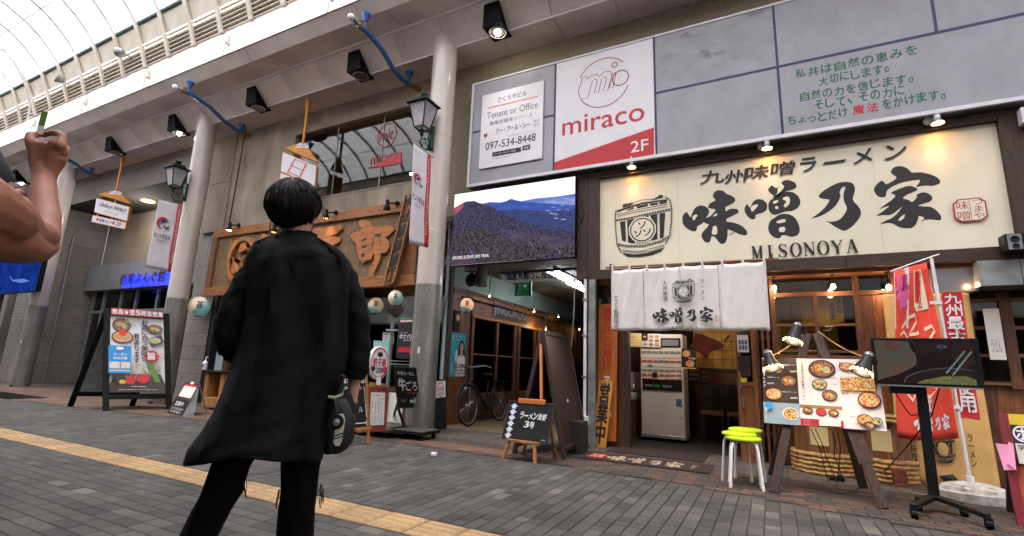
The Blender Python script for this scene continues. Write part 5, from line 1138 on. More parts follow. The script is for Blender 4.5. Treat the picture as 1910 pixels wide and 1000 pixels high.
for y0,y1 in ((7.89,8.75),(8.84,9.55),(9.84,10.6),(10.99,11.9)):
    sbx(y0,y1,0,.45,'wood_brown','kick_panel'); sbx(y0,y1,.45,.5,'wood_brown_h','rail'); g=G(); g.box(PX-.02,PX-.015,y0,y1,.5,1.885); mk('glass',g,'shop_glass',sw); sbx(y0,y1,1.2,1.23,'wood_brown_h','rail')
sbx(12.2,17.9,0,1.2,'interior_dark')
g=G(); g.box(PX-2.4,PX-2.3,7.4,16,0,2.7); g.box(PX-2.4,PX-.05,7.4,16,2.6,2.7); mk('room',g,'interior_wall',sw)
pointl('grill_room_fill',(PX-1.1,9.6,2.2),5,(1,.72,.42),.1)  # added fill light that warms the side wall glazing, no fixture
pointl('grill_front_fill',(-8.2,7.0,2.6),3,(1,.7,.4),.1)  # added fill light warming the glass of the front, no fixture
for k in range(3): g=G(); y_=8.4+1.1*k; g.box(PX-1.6,PX-.7,y_,y_+.6,.68,.74); g.box(PX-1.2,PX-1.1,y_+.25,y_+.35,0,.68); g.box(PX-2.28,PX-2.2,y_,y_+.5,1.2,1.8); mk('table_and_board',g,'wood_plain',sw)
fj=F(V(PX+.032,8.55,2.225),V(PX+.032,10.05,2.225),V(PX+.032,8.55,1.99)); t=thing('grill_shop_letters','grey metal capital letters on the passage side fascia','lettering',tuple(fj.o)); p=P(fj,.012); p.text('JINGOROU',0,.0,1,1,'steel_dull',.04,raw=True); p.done('letters',t); g=G(); g.box(PX+.031,PX+.038,8.5,10.1,1.97,2.245); mk('back_plate',g,'wood_dark',t)
pointl('door_bulb',(-4.72,10.4,1.95),.8,(1,.6,.3),.03); g=G(); g.ball(V(PX-.25,10.35,1.78),.03,10); tag(mk('warm_bulb',g,'bulb_hot',smooth=True),'single warm bulb glowing behind the passage door glass','bulb')
for i,(px,py) in enumerate(((404/4.347+820,490+270/4.347),(765/4.347+820,490+395/4.347),(862/4.347+820,490+540/4.347),(962/4.347+820,490+440/4.347),(1132/4.347+820,490+540/4.347))):
    q=atx(px,py,PX+.16); t=thing('track_spotlight','little ceiling spot along the passage wall, number %s from the street'%['one','two','three','four','five'][i],'spotlight',tuple(q),'little spotlights along the passage wall'); g=G(); g.tube([q+V(0,0,.35),q+V(0,0,.06)],.007,6); mk('stem',g,'black_metal',t); g=G(); g.lathe(q,[(.02,.07),(.028,0)],10); mk('head',g,'frame_white',t); g=G(); g.ball(q,.02,8); mk('lens',g,'bulb_em',t)
g=G(); g.tube([V(PX+.1,7.3,2.33),V(PX+.1,14,2.33)],.012,6); g.tube([V(PX+.07,7.3,2.20),V(PX+.07,14,2.20)],.012,6); tag(mk('wall_pipe',g,'black_metal'),'pair of thin black pipes along the passage wall','pipe')
q=at(975,540,8.4); t=thing('exit_sign','small green hanging sign in the passage','sign',tuple(q)); g=G(); g.box(q.x-.17,q.x+.17,q.y,q.y+.03,q.z-.12,q.z+.15); mk('board',g,'exit_green',t); g=G(); g.box(q.x+.13,q.x+.18,q.y+.0,q.y+.035,q.z-.13,q.z+.16); g.box(q.x-.1,q.x-.08,q.y+.01,q.y+.02,q.z+.15,2.8); mk('frame',g,'pass_wall',t); p=P(F(V(q.x-.16,q.y,q.z+.14),V(q.x+.12,q.y,q.z+.14),V(q.x-.16,q.y,q.z-.12)),.001); p.text('トイレ',.2,.1,.5,.9,'sign_white',0,vert=True,raw=True); p.poly([(.6,.2),(.9,.2),(.75,.5)],'sign_white',raw=True); p.done('print',t)
q=at(879,522,7.05); t=thing('wall_speaker','round black horn speaker with pipes under the passage ceiling','speaker',tuple(q)); g=G(); g.lathe(q+V(0,.1,0),[(.05,.12),(.06,0),(.10,-.08),(.12,-.1),(.10,-.09),(.04,-.0)],18,axis=Y_,cap=False); g.ball(q+V(0,.08,0),.04,8); mk('horn',g,'black_plastic',t,smooth=True); g=G(); g.box(q.x+.05,q.x+.2,q.y+.05,q.y+.2,q.z-.1,q.z+.35); g.box(q.x-.15,q.x+.1,q.y,q.y+.2,q.z+.16,q.z+.3); mk('duct',g,'dirty_concrete',t)
g=G(); g.tube([at(905,500,6.95),at(960,525,6.95),at(985,540,6.95)],.01,6); tag(mk('ceiling_pipe',g,'pass_wall'),'thin diagonal pipe under the passage ceiling','pipe')
# pilaster
pl=thing('pale_pilaster','pale blue painted pilaster between the column and the passage','pilaster',(-5.05,7.05,0)); a=at(826,600,7.05).x
for z0,z1 in ((0,.75),(.753,1.5),(1.503,2.3),(2.303,3.4)): g=G(); g.box(a,PX-.05,7.05,7.16,z0,z1); mk('tile_panel',g,'pilaster_blue',pl,bevel=.003)
g=G(); g.box(PX-.048,PX+.0,7.07,7.16,0,3.4); mk('edge_strip',g,'wood_dark_v',pl)
g=G(); g.tube([at(841,500,7.03),at(838,540,7.03),at(829,575,7.03),at(824,612,7.03),at(822,625,7.03)],.006,5); tag(mk('dangling_wire',g,'cable_black'),'black cord dangling on the pale pilaster','cord')
# poster of a woman with a drink, on the passage wall corner
fpz=(820,490,4.347)
TL,TR,BL=V(PX+.004,7.17,1.56),V(PX+.004,7.64,1.56),V(PX+.004,7.17,.80)
def lady(p):
    p.text('自然がくれた、',.08,.06,.7,.1,'sign_white',0,raw=True); p.text('肌とジュレ。',.08,.13,.6,.17,'sign_white',0,raw=True)
    p.ell(.72,.32,.2,.16,'hair',24,raw=True); p.poly([(.52,.3),(.92,.3),(.98,.52),(.86,.6),(.6,.58),(.5,.48)],'hair',raw=True)
    p.ell(.73,.33,.12,.11,'skin_pale',24,raw=True); p.poly([(.66,.4),(.8,.4),(.83,.52),(.62,.52)],'skin_pale',raw=True)
    p.poly([(.5,.55),(.64,.5),(.74,.54),(.85,.5),(.99,.56),(1,1),(.42,1),(.45,.68)],'cloth_white',raw=True)
    p.poly([(.3,1),(.34,.66),(.42,.6),(.46,.68),(.44,1)],'skin_pale',raw=True); p.rect(.3,.44,.44,.64,'paper',raw=True); p.rect(.32,.40,.42,.44,'sign_white',raw=True)
    p.ell(.69,.32,.012,.006,'black_print',8,raw=True); p.ell(.77,.32,.012,.006,'black_print',8,raw=True); p.line([(.70,.39),(.76,.39)],.006,'crimson',raw=True); p.rect(.08,.72,.12,.92,'sign_white',raw=True)
flatprint('drink_poster','teal poster of a dark haired woman holding a drink','poster',TL,TR,BL,'teal_poster',lady)
q=atx(846,590,PX+.02); t=thing('round_beer_sign','small black plaque with a round emblem above the teal poster','sign',(PX,7.28,1.7)); g=G(); g.box(PX+.001,PX+.03,7.2,7.38,1.58,1.95); mk('plaque',g,'black_plastic',t,bevel=.006); g=G(); g.lathe(V(PX+.03,7.29,1.82),[(.06,0),(.055,.01)],16,axis=X_); mk('emblem',g,'paper_yellow',t)
# ================================================================ GRILL SHOP FRONT (carved sign)
js=thing('grill_shop','dark wooden grill shop front below the carved sign','shop',(-7,7.1,0))
XG0,XG1=at(398,560,YW).x,PX-.1
g=G(); g.box(XG0-.2,XG1,7.12,7.2,0,3.45); mk('front_wall',g,'interior_wall',js)
for i in range(16):
    a_=XG0+.0+(XG1-XG0)*i/16; g=G(); g.box(a_,a_+.1,7.06,7.12,0,2.6); mk('post',g,'wood_brown',js)
for z in (.5,1.35,2.0,2.5): g=G(); g.box(XG0,XG1,7.04,7.1,z,z+.09); mk('rail',g,'wood_brown_h',js)
g=G(); g.box(XG0,XG1,7.02,7.03,.6,2.5); mk('glass',g,'shop_glass',js)
g=G(); g.box(XG0,XG0+.12,6.66,6.8,0,at(400,548,YW).z); mk('corner_post',g,'black_metal',js); g=G(); g.box(XG0+.14,XG0+.38,6.8,6.85,0,2.9); mk('pale_glass_strip',g,'pilaster_blue',js)
g=G(); g.box(XG0+.42,XG0+.55,6.8,6.9,0,2.9); g.box(XG0+.8,XG0+.95,6.8,6.9,0,2.9); mk('brown_post',g,'wood_brown',js)
flatprint('teal_menu','teal sheet behind the lightbox sign','poster',at(697,635,6.95),at(728,637,6.95),at(696,668,6.95),'pass_wall',lambda p:(p.rect(0,0,1,1,'lantern_teal',raw=True),p.text('やさしい',.1,.1,.5,.3,'sign_white',0,raw=True)))
flatprint('white_menu','plain white sheet behind the lightbox sign','poster',at(714,620,6.97),at(735,621,6.97),at(713,640,6.97),'paper',lambda p:p.rect(.1,.1,.5,.2,'grey_print',raw=True))
# carved sign
ks=thing('carved_sign','large framed wooden sign with carved characters and an oval crest','sign',(-9,6.4975,3))
KY=6.4636
C1,C2,C3,C4=at(400,432,KY),at(770,371,KY),at(380,550,KY),at(775,536,KY)
kx0_,kx1_,kz1,kz0=(C1.x+C3.x)/2,-5.2206,(C1.z+C2.z)/2,(C3.z+C4.z)/2
g=G(); g.box(kx0_+.05,kx1_-.05,KY+.05,KY+.12,kz0+.05,kz1-.05); mk('reed_backing',g,'reed',ks)
for k in range(240):
    pass
g=G()
xx=kx0_+.2
rk=random.Random(9)
while xx<kx1_-.1: g.box(xx,xx+.011,KY+.035-rk.uniform(0,.008),KY+.05,kz0+.15,kz1-.15); xx+=.014
mk('reed_slats',g,'reed',ks,kind='stuff')
fw_=.19
for x0,x1,z0,z1,m_ in ((kx0_,kx1_,kz1-fw_,kz1,'wood_orange'),(kx0_,kx1_,kz0,kz0+fw_,'wood_orange'),(kx0_,kx0_+.19,kz0+fw_,kz1-fw_,'wood_orange_v'),(kx1_-.3,kx1_,kz0+fw_,kz1-fw_,'wood_orange_v')): g=G(); g.box(x0,x1,KY-.02,KY+.08,z0,z1); mk('frame_board',g,m_,ks,bevel=.008)
# oval crest
c=at(448,470,KY-.02); CX,CZ=c.x+.1,(kz0+kz1)/2-.02; ro=.45
def ring(cx,cz,r0,r1,y0,y1,n=36):
    g=G(); vs=[]
    for (r,y) in ((r0,y0),(r1,y0),(r1,y1),(r0,y1)):
        vs+=[V(cx+r*math.cos(2*math.pi*k/n),y,cz+r*1.13*math.sin(2*math.pi*k/n)) for k in range(n)]
    fs=[]
    for q_ in range(4):
        for k in range(n): fs.append((q_*n+k,q_*n+(k+1)%n,((q_+1)%4)*n+(k+1)%n,((q_+1)%4)*n+k))
    g.add(vs,fs); return g
mk('crest_ring',ring(CX,CZ,ro,ro-.075,KY-.06,KY+.03),'wood_carved',ks,smooth=True)
for a_ in (90,215,335):
    r_=.175; cx,cz=CX+.187*math.cos(R(a_)),CZ+.204*math.sin(R(a_)); pts=[]
    for j in range(18): an=R(a_+180+20*j*.85); rr_=r_*(1 if j<14 else .8); pts.append(V(cx+rr_*math.cos(an),KY-.04,cz+rr_*1.1*math.sin(an)))
    pts.append(V(CX+(ro-.1)*math.cos(R(a_-48)),KY-.04,CZ+(ro-.1)*1.1*math.sin(R(a_-48)))); g=G(); g.prism(pts,Y_*.07); mk('crest_comma',g,'wood_carved',ks,bevel=.006)
# carved characters: 甚 五 hidden mostly, 郎 in full
fk=F(V(kx0_,KY-.02,kz1),V(kx1_,KY-.02,kz1),V(kx0_,KY-.02,kz0))
def carve(o,pts,name='carved_character',ks=ks):
    w=[fk.p(*fk.fr(o[0]+x/o[2],o[1]+y/o[2])) for x,y in pts]; g=G(); g.prism(w,Y_*.05); mk(name,g,'wood_carved',ks,bevel=.004)
Z6=(600,340,4.545)
carve(Z6,[(310,330),(350,312),(400,325),(430,375),(470,385),(545,365),(590,370),(622,400),(580,440),(540,470),(570,520),(568,560),(540,600),(500,600),(495,650),(470,710),(440,770),(442,815),(400,815),(380,790),(395,760),(430,690),(445,640),(440,600),(425,640),(420,655),(385,660),(345,690),(310,640),(298,580),(290,520),(260,490),(235,455),(260,430),(330,405),(345,395),(318,375)])
for q_ in ([(335,490),(380,470),(385,482),(340,508)],[(340,545),(385,528),(387,545),(345,565)],[(335,605),(365,600),(362,625),(338,645)],[(450,440),(508,436),(506,452),(490,455),(502,520),(496,540),(488,470),(466,455),(448,458)],[(447,470),(440,520),(425,560),(420,540),(438,490)]):
    w=[fk.p(*fk.fr(Z6[0]+x/Z6[2],Z6[1]+y/Z6[2]),l=.002) for x,y in q_]; g=G(); g.poly(w); mk('carved_groove',g,'wood_dark',ks)
carve(Z6,[(-130,400),(0,385),(90,372),(168,358),(172,395),(120,440),(60,460),(110,458),(160,475),(150,505),(60,560),(-40,600),(-160,620),(-200,560),(-150,520),(-60,470),(-140,450)])
carve((380,360,5),[(505,460),(530,400),(560,378),(588,410),(585,445),(560,480),(620,470),(700,430),(760,420),(780,480),(740,560),(640,640),(540,600),(520,560),(560,520)])
# vertical leaning board
p0,p1,p2,p3=at(757,366,KY-.10),at(772,366,KY-.1),at(716,534,KY-.10),at(745,540,KY-.10)
dv=(p2-p0); wv=V(.243,0,.068); vb=thing('leaning_board','narrow slanted board with black raised characters across the carved sign','sign',tuple(p2))
g=G(); g.prism([p0,p0+wv,p0+wv+dv,p0+dv],Y_*.03); mk('plank',g,'wood_plain',vb)
for s_ in (0,.9): g=G(); g.prism([p0+wv*s_,p0+wv*(s_+.1),p0+wv*(s_+.1)+dv,p0+wv*s_+dv],Y_*-.03); mk('edge_strip',g,'wood_plain',vb)
fv=F(p0,p0+wv,p0+dv); 
for i,ch in enumerate('大分情熱横丁'):
    p=P(fv,.012,.001); p.text(ch,.14,.02+.163*i,.86,.155+.163*i,'black_print',.05,raw=True); p.done('character',vb)
# black spotlights over the carved sign
for i,(px,py) in enumerate(((428,425),(511,428),(608,402),(722,385))):
    q=at(px,py,KY-.16); t=thing('black_spotlight','black spotlight on the carved sign frame, %s'%['lit, above the oval crest','left of the black haired head','right of the head, lit','unlit, next to the slanted board'][i],'spotlight',tuple(q),'black spotlights over the carved sign')
    g=G(); g.lathe(q+V(.12,.13,.08),[(.045,0),(.045,-.025),(.02,-.04)],14,axis=Y_); g.tube([q+V(.12,.1,.08),q+V(.02,.02,.06)],.014,6); mk('mount',g,'black_plastic',t)
    g=G(); g.lathe(q+V(0,0,.12),[(.03,0),(.034,-.1),(.058,-.13),(.062,-.18)],18,axis=Z_); mk('head',g,'black_plastic',t,smooth=True)
    if i!=3:
        g=G(); g.lathe(q+V(0,0,-.06),[(.05,0),(.001,.01)],16); mk('lit_lens',g,'warm_em' if i else 'bulb_hot',t); spot('carved_lamp',q+V(0,0,-.08),(q.x,KY,q.z-.5),2.4 if i==0 else 1.6,(1,.62,.22),80,1,.02)
g=G(); a=at(460,232,6.5314); b=at(426,425,6.441); g.tube([a,b],.016,6); tag(mk('power_conduit',g,'black_metal'),'thin black conduit down the wall to the crest spotlight','conduit')
# paper lanterns
for i,(px,py,Y,gl) in enumerate(((372,572,6.45,0),(701,570,6.75,0),(738,556,6.5,0),(871,569,6.9,1))):
    q=at(px,py,Y); k=abs(at(px+14.5,py,Y).x-at(px-14.5,py,Y).x)/2*.74; t=thing('paper_lantern','round paper lantern with teal lower part, %s'%['left of the shirt by the grey pillar','under the carved sign, half behind the shirt','under the end of the slanted board','glowing at the passage corner'][i],'lantern',tuple(q),'paper lanterns of the grill shop')
    g=G(); pr=[(k*(.35+.65*math.sin(math.pi*j/12)**.7)*(1+(.012 if j%2 else 0)),-k+2*k*j/12) for j in range(13)]; g.lathe(q,pr,24,axis=Z_); o=mk('paper_shade',g,'lantern_glow' if gl else 'lantern_white',t,smooth=True)
    g=G(); n2=24
    for j in range(12):
        for h in range(n2):
            am=2*math.pi*(h+.5)/n2; zc=(pr[j][1]+pr[j+1][1])/2/k; xc=math.cos(am)*.8+math.sin(am)*.5
            if (xc*.85-zc*.75>.3 if i in (0,2) else -xc*.3-zc*.9>.42):
                P4=[]
                for (jj,hh) in ((j,h),(j,h+1),(j+1,h+1),(j+1,h)): r_=pr[jj][0]+.0015; aa=2*math.pi*hh/n2; P4.append(q+V(r_*math.cos(aa),r_*math.sin(aa),pr[jj][1]))
                g.add(P4,[(0,1,2,3)])
    mk('teal_band',g,'lantern_teal',t)
    g=G(); g.lathe(q+V(0,0,k),[(k*.36,0),(k*.36,.015)],14); g.lathe(q-V(0,0,k+.012),[(k*.36,0),(k*.36,.012)],14); g.tube([q+V(0,0,k),q+V(0,0,k+.16)],.004,5); mk('cap_ring',g,'black_plastic',t)
    nn=V(-q.x,-q.y,0).normalized(); s_=V(-nn.y,nn.x,0)*-1; fl_=F(q+nn*(k*1.06)-s_*k*.35+Z_*k*.5,q+nn*(k*1.06)+s_*k*.35+Z_*k*.5,q+nn*(k*1.06)-s_*k*.35-Z_*k*.2)
    s2=1 if fl_.n.dot(nn)>0 else -1
    if s2<0: fl_=F(q+nn*(k*1.06)+s_*k*.35+Z_*k*.5,q+nn*(k*1.06)-s_*k*.35+Z_*k*.5,q+nn*(k*1.06)+s_*k*.35-Z_*k*.2)
    p=P(fl_,.002); p.text('甚',.1,.0,.9,1.0,'black_print',.02,raw=True); p.done('character',t)
q=at(700,540,6.6); g=G(); q=at(717,529,6.95); g.ball(q,.03,10); tag(mk('bare_bulb',g,'bulb_hot',smooth=True),'small warm bulb between two paper lanterns under the carved sign','bulb'); pointl('front_glow',q,1.2,(1,.6,.3),.04)
# ================================================================ GREY STONE BUILDING ON THE LEFT
sbd=thing('stone_building','grey stone clad building with a recessed glass shop front','building',(-15,6.66,0))
def blocks(ax,c,a0,a1,z0,z1,bw,bh,m,par=sbd,d=.03,back=True):
    z=z0;r_=0
    while z<z1-.01:
        x=a0-(bw/2 if r_%2 else 0); zz_=min(z+bh,z1)
        while x<a1-.01:
            xa,xb=max(x,a0),min(x+bw,a1)
            if xb-xa>.02:
                g=G(); 
                if ax=='y': g.box(xa+.004,xb-.004,c,c+d,z+.004,zz_-.004)
                else: g.box(c-d,c,xa+.004,xb-.004,z+.004,zz_-.004)
                mk('stone_block',g,m,par)
            x+=bw
        z+=bh;r_+=1
    g=G()
    if ax=='y': g.box(a0,a1,c+.008,c+.2,z0,z1)
    else: g.box(c-.2,c-.008,a0,a1,z0,z1)
    mk('wall_core',g,'granite_joint',par)
xp0,xp1=at(345,640,6.66).x,at(392,560,6.66).x
blocks('y',6.66,xp0-.1,xp1+.1,.0,2.3,.45,.30,'granite_light'); blocks('y',6.69,xp0-.1,xp1+.2,2.3,6.311,.7,.75,'granite')
zb_=(at(117.5,386,6.66).z+at(355,327.5,6.66).z)/2
blocks('y',6.66,-20.6,xp0-.1,zb_,6.3675,1.1,.62,'granite')
XW=-19.75; YS=8.0
blocks('x',XW,6.7,YS,0,zb_,.85,.62,'granite')
blocks('y',6.67,-20.9,XW,0,zb_,.9,.62,'granite')
g=G(); g.box(XW,xp0,YS+.0,YS+.2,3.6,6.6); mk('upper_back_wall',g,'granite',sbd); g=G(); g.box(XW-.2,xp0,6.7,YS,zb_+.002,zb_+.1); mk('recess_ceiling',g,'granite_joint',sbd)
g=G(); g.box(at(232,430,YS-.05).x,at(300,430,YS-.05).x,YS-.06,YS,at(260,500,YS-.05).z,at(260,400,YS-.05).z); mk('beige_shutter_panel',g,'beige_panel',sbd)
g=G(); q=at(277,370,7.4); g.lathe(V(q.x,7.4,zb_),[(.18,0),(.18,-.01)],18); tag(mk('recess_light',g,'warm_em'),'round recessed downlight above the grey shop entrance','ceiling light')
pointl('recess_lamp',(q.x,7.3,zb_-.5),16,(1,.93,.84),.15)
g=G(); g.tube([V(XW+.09,7.1,0),V(XW+.09,7.1,4.7)],.035,8); tag(mk('wall_pole',g,'galv'),'vertical steel pole on the grey stone side wall','pole')
sf=thing('glass_shop_front','aluminium and glass shop front of the stationery shop with a grey header','shop front',(-16,YS,0))
def sfx(x0,x1,z0,z1,m,name,y0=YS-.08,y1=YS): g=G(); g.box(x0,x1,y0,y1,z0,z1); mk(name,g,m,sf)
hz0,hz1=at(160,548,YS).z,at(160,505,YS).z
sfx(XW+.02,xp0-.1,hz0,hz1,'alu_sign','header',y0=YS-.35)
xs=[at(px,600,YS).x for px in (127,164,190,222,250,290,320)]
for x in [XW+.08]+xs: sfx(x-.045,x+.045,0,hz0,'alu','mullion')
zt=at(170,583,YS).z; sfx(XW+.02,xp0-.1,zt-.04,zt+.04,'alu','transom',y0=YS-.09)
g=G(); g.box(XW+.02,xp0-.1,YS-.03,YS-.025,0,hz0); mk('glass',g,'window_glass',sf)
g=G(); g.box(XW,xp0,YS+1.6,YS+1.7,0,3.5); g.box(XW,xp0,YS,YS+1.7,hz0+.02,hz0+.1); mk('shop_interior',g,'beige_panel',sf)
for k in range(5): g=G(); x=XW+.9+1.3*k; g.box(x,x+.7,YS+.4,YS+.9,0,1.3+.3*(k%2)); g.ball(V(x+.3,YS+.5,1.7+.3*(k%2)),.2,8); mk('display_goods',g,['paper','interior_dark','steel_dull','food_green','paper'][k],sf)
fb2=F(at(226,509,YS-.37),at(314,507,YS-.37),at(226,530,YS-.37)); t=thing('stationery_letters','dark shop letters with a blue neon glow on the grey header','lettering',tuple(fb2.o)); fb2=F(V(at(228,520,YS-.42).x,YS-.42,at(270,509,YS-.42).z),V(at(316,520,YS-.42).x,YS-.42,at(270,509,YS-.42).z),V(at(228,520,YS-.42).x,YS-.42,at(270,531,YS-.42).z))
p=P(fb2,.05,.0005); p.text('岩尾ぶんぐ館',.0,.0,.95,.9,'black_print',.05,raw=True); p.done('letters',t); p=P(fb2,.012,.0005); p.text('岩尾ぶんぐ館',.03,.12,1.0,1.1,'blue_em',.07,raw=True); p.done('neon_glow',t)
# farther buildings
fb3=thing('far_shop_building','shuttered tan and grey building far down the arcade','building',(-22,6.66,0))
g=G(); g.box(-42,-20.9,6.66,6.9,2.9,6.6); mk('upper_wall',g,'granite',fb3)
g=G(); g.box(-21.7,-20.9,6.72,6.9,0,2.9) ; mk('shutter_back',g,'galv',fb3)
for k in range(29): g=G(); g.box(-21.65,-20.95,6.69,6.73,.1*k+.01,.1*k+.085); mk('shutter_slat',g,'shutter',fb3)
g=G(); g.box(-21.7,-20.92,6.58,6.65,2.9,3.8); mk('tan_panel',g,'poster_tan',fb3)
g=G(); g.box(-42,-21.8,7.0,7.2,0,2.9); mk('shop_glass_wall',g,'shop_glass',fb3); g=G(); g.box(-42,-21.8,9,9.1,0,3.0); mk('shop_room',g,'beige_panel',fb3)
for k in range(8): g=G(); g.box(-22.4-2.4*k,-22.1-2.4*k,6.62,7.0,0,2.9); mk('pier',g,'granite_light',fb3)
t=thing('street_screen','wide dark blue street screen showing an airliner, left edge','screen',(-16.5,5.6,2.6)); a,b=at(-30,478,5.593),at(76,497,5.593); c=at(60,543,5.593)
a=at(-60,470,5.593); TLs=V(a.x,5.593,at(40,482,5.593).z+.0); TRs=V(b.x,5.593,TLs.z); BLs=V(a.x,5.593,at(66,543,5.593).z)
g=G(); g.prism([TLs,TRs,V(TRs.x,5.593,BLs.z),BLs],Y_*.12); mk('housing',g,'black_plastic',t); f_=F(TLs,TRs,BLs); p=P(f_,.001); p.rect(.005,.01,.995,.99,'far_screen',raw=True); p.poly([f_.fr(*q) for q in ((18,513),(24,522),(44,520),(56,524),(40,528),(22,524))],'far_plane',raw=True); p.done('picture',t)
# ================================================================ STREET OBJECTS
def lean(pA,pB,ang):   # plane through two ground points leaning away from the viewer by ang
    d=(pB-pA).normalized(); h=V(-d.y,d.x,0)
    if h.y<0: h=-h
    up=(Z_*math.cos(ang)+h*math.sin(ang)).normalized(); return up,d.cross(up).normalized()
def framefrom(TL,TR,BL,A,B,ang):
    up,n=lean(A,B,ang); return F(pp(*TL,A,n),pp(*TR,A,n),pp(*BL,A,n)),up,n
# --- big black sandwich board with yakitori poster
t=thing('sandwich_board','tall black wooden sandwich board with a sashimi poster and blue coupon sheet','sandwich board',(-10.6,5.0,0))
fL,fR,rL,rR=gp(197,766),gp(315,763),gp(131,758),gp(246,757)
mid=(fL+rL)/2; dd=(fR-fL).normalized(); nn=dd.cross(Z_)
def topx(px,py,a,b): m_=(a+b)/2; n=(b-a).normalized(); return pp(px,py,m_,n)
TLb=topx(205,577,fL,rL); TRb=topx(322,590,fR,rR); zt_=(TLb.z+TRb.z)/2; TLb=V((fL.x+rL.x)/2,(fL.y+rL.y)/2,zt_); TRb=V((fR.x+rR.x)/2,(fR.y+rR.y)/2,zt_)
for a,b,nm in ((fL,TLb,'leg'),(fR,TRb,'leg'),(rL,TLb,'leg'),(rR,TRb,'leg')):
    g=G(); g.beam(a,b+(b-a).normalized()*.02,.09,.045,side=dd.cross((b-a).normalized())); mk(nm,g,'black_plastic',t,bevel=.005)
for (A,B,C,D) in ((fL,fR,TLb,TRb),(rL,rR,TLb,TRb)):
    for k in (.13,.97): g=G(); g.beam(A.lerp(C,k)+dd*.04,B.lerp(D,k)-dd*.04,.035,.09,side=(C-A).normalized()); mk('cross_rail',g,'black_plastic',t,bevel=.004)
g=G(); A,B,C,D=rL,rR,TLb,TRb; g.prism([A.lerp(C,.16)+dd*.05,B.lerp(D,.16)-dd*.05,B.lerp(D,.95)-dd*.05,A.lerp(C,.95)+dd*.05],V(.012,0,0)); mk('rear_panel',g,'galv',t)
g=G(); A,B,C,D=fL,fR,TLb,TRb; q=[A.lerp(C,.17)+dd*.05,B.lerp(D,.17)-dd*.05,B.lerp(D,.99)-dd*.05,A.lerp(C,.99)+dd*.05]; g.prism(q,V(-.012,0,0)); mk('front_panel',g,'poster_white',t)
fp=F(q[3],q[2],q[0]); sgn=.002
def yaki(p):
    bowl(p,.2,.17,.17,.09,'food',raw=True); bowl(p,.22,.32,.2,.08,'food_red',raw=True); p.ell(.22,.27,.07,.045,'cloth_red',14,raw=True)
    bowl(p,.83,.2,.15,.06,'food',raw=True); p.poly([(.68,.33),(.95,.27),(1,.37),(.78,.43)],'bowl_dark',raw=True); p.ell(.82,.35,.12,.04,'food_green',raw=True)
    for k in range(6): p.line([(.25+.03*k,.14),(.33+.03*k,.08+.02*k)],.012,'food_green',raw=True)
    p.text('お酒に合う美味い',.56,.09,.70,.62,'black_print',.02,vert=True,raw=True); p.text('肴あります',.42,.27,.53,.65,'black_print',.02,vert=True,raw=True)
    p.poly([(.0,.90),(.1,.78),(.92,.78),(1,.90),(1,1),(0,1)],'bowl_dark',raw=True)
    ry=random.Random(8)
    for k in range(46):
        a_=ry.uniform(.18,.8); b_=.86-ry.uniform(0,.22)*(1-abs(a_-.5)*1.6); q_=[(a_+ry.uniform(-.06,.06),b_+ry.uniform(-.03,.03)) for _ in range(4)]; p.line(q_,.010,ry.choice(['food_green','green_tip','food_green','cloth_tan']),raw=True); p.l-=p.st*.9
    for k in range(5): p.line([(.66+.02*k,.60),(.82+.02*k,.88)],.02,'green_tip',raw=True)
    p.poly([(.28,.82),(.42,.78),(.47,.86),(.40,.91),(.28,.9)],'red_print',raw=True); p.poly([(.50,.80),(.66,.77),(.72,.86),(.6,.9),(.5,.88)],'red_print',raw=True); p.ell(.22,.88,.06,.025,'postit',raw=True)
    p.ell(.76,.56,.14,.075,'poster_red',20,raw=True); p.text('旨',.68,.51,.82,.6,'sign_white',.03,raw=True); p.line([(.85,.54),(1,.53)],.02,'red_pale',raw=True); p.line([(.85,.58),(1,.56)],.02,'red_pale',raw=True)
    p.text("Let's enjoy",.38,.925,.64,.945,'sign_white',.01,raw=True); p.text('Japanese traditional dish squares at delicious house!',.15,.965,.85,.98,'sign_white',0,raw=True); p.text('肉盛り',.84,.68,.92,.8,'black_print',0,vert=True,raw=True)
    p.rect(-.03,.44,.38,.78,'sky_blue',raw=True); p.rect(-.01,.64,.17,.72,'paper',raw=True); p.rect(.19,.64,.36,.72,'paper',raw=True); p.text('クーポン',.06,.53,.3,.57,'sign_white',.02,raw=True); p.text('取扱店舗',.06,.58,.3,.61,'sign_white',.02,raw=True); p.rect(.0,.74,.36,.755,'paper',raw=True); p.ell(.17,.475,.07,.02,'sign_white',raw=True)
    p.text('宴飲',.02,.78,.12,.88,'black_print',.02,vert=True,raw=True)
p=P(fp,.004,.0012); yaki(p); p.done('poster',t)
p=P(fp,.055,.0012); p.rect(.01,-.035,.99,.055,'poster_red',raw=True)
for i,ch in enumerate('焼鳥★翌5時迄営業'): p.rect(.018+.108*i,-.025,.020+.108*i,.045,'sign_white',raw=True); p.text(ch,.03+.108*i,-.022,.115+.108*i,.042,'sign_white',.02,raw=True)
p.done('red_strip',t)
g=G(); g.prism([fp.p(.01,-.035,.03),fp.p(.99,-.035,.03),fp.p(.99,.055,.03),fp.p(.01,.055,.03)],fp.n*.024); mk('strip_board',g,'poster_red',t)
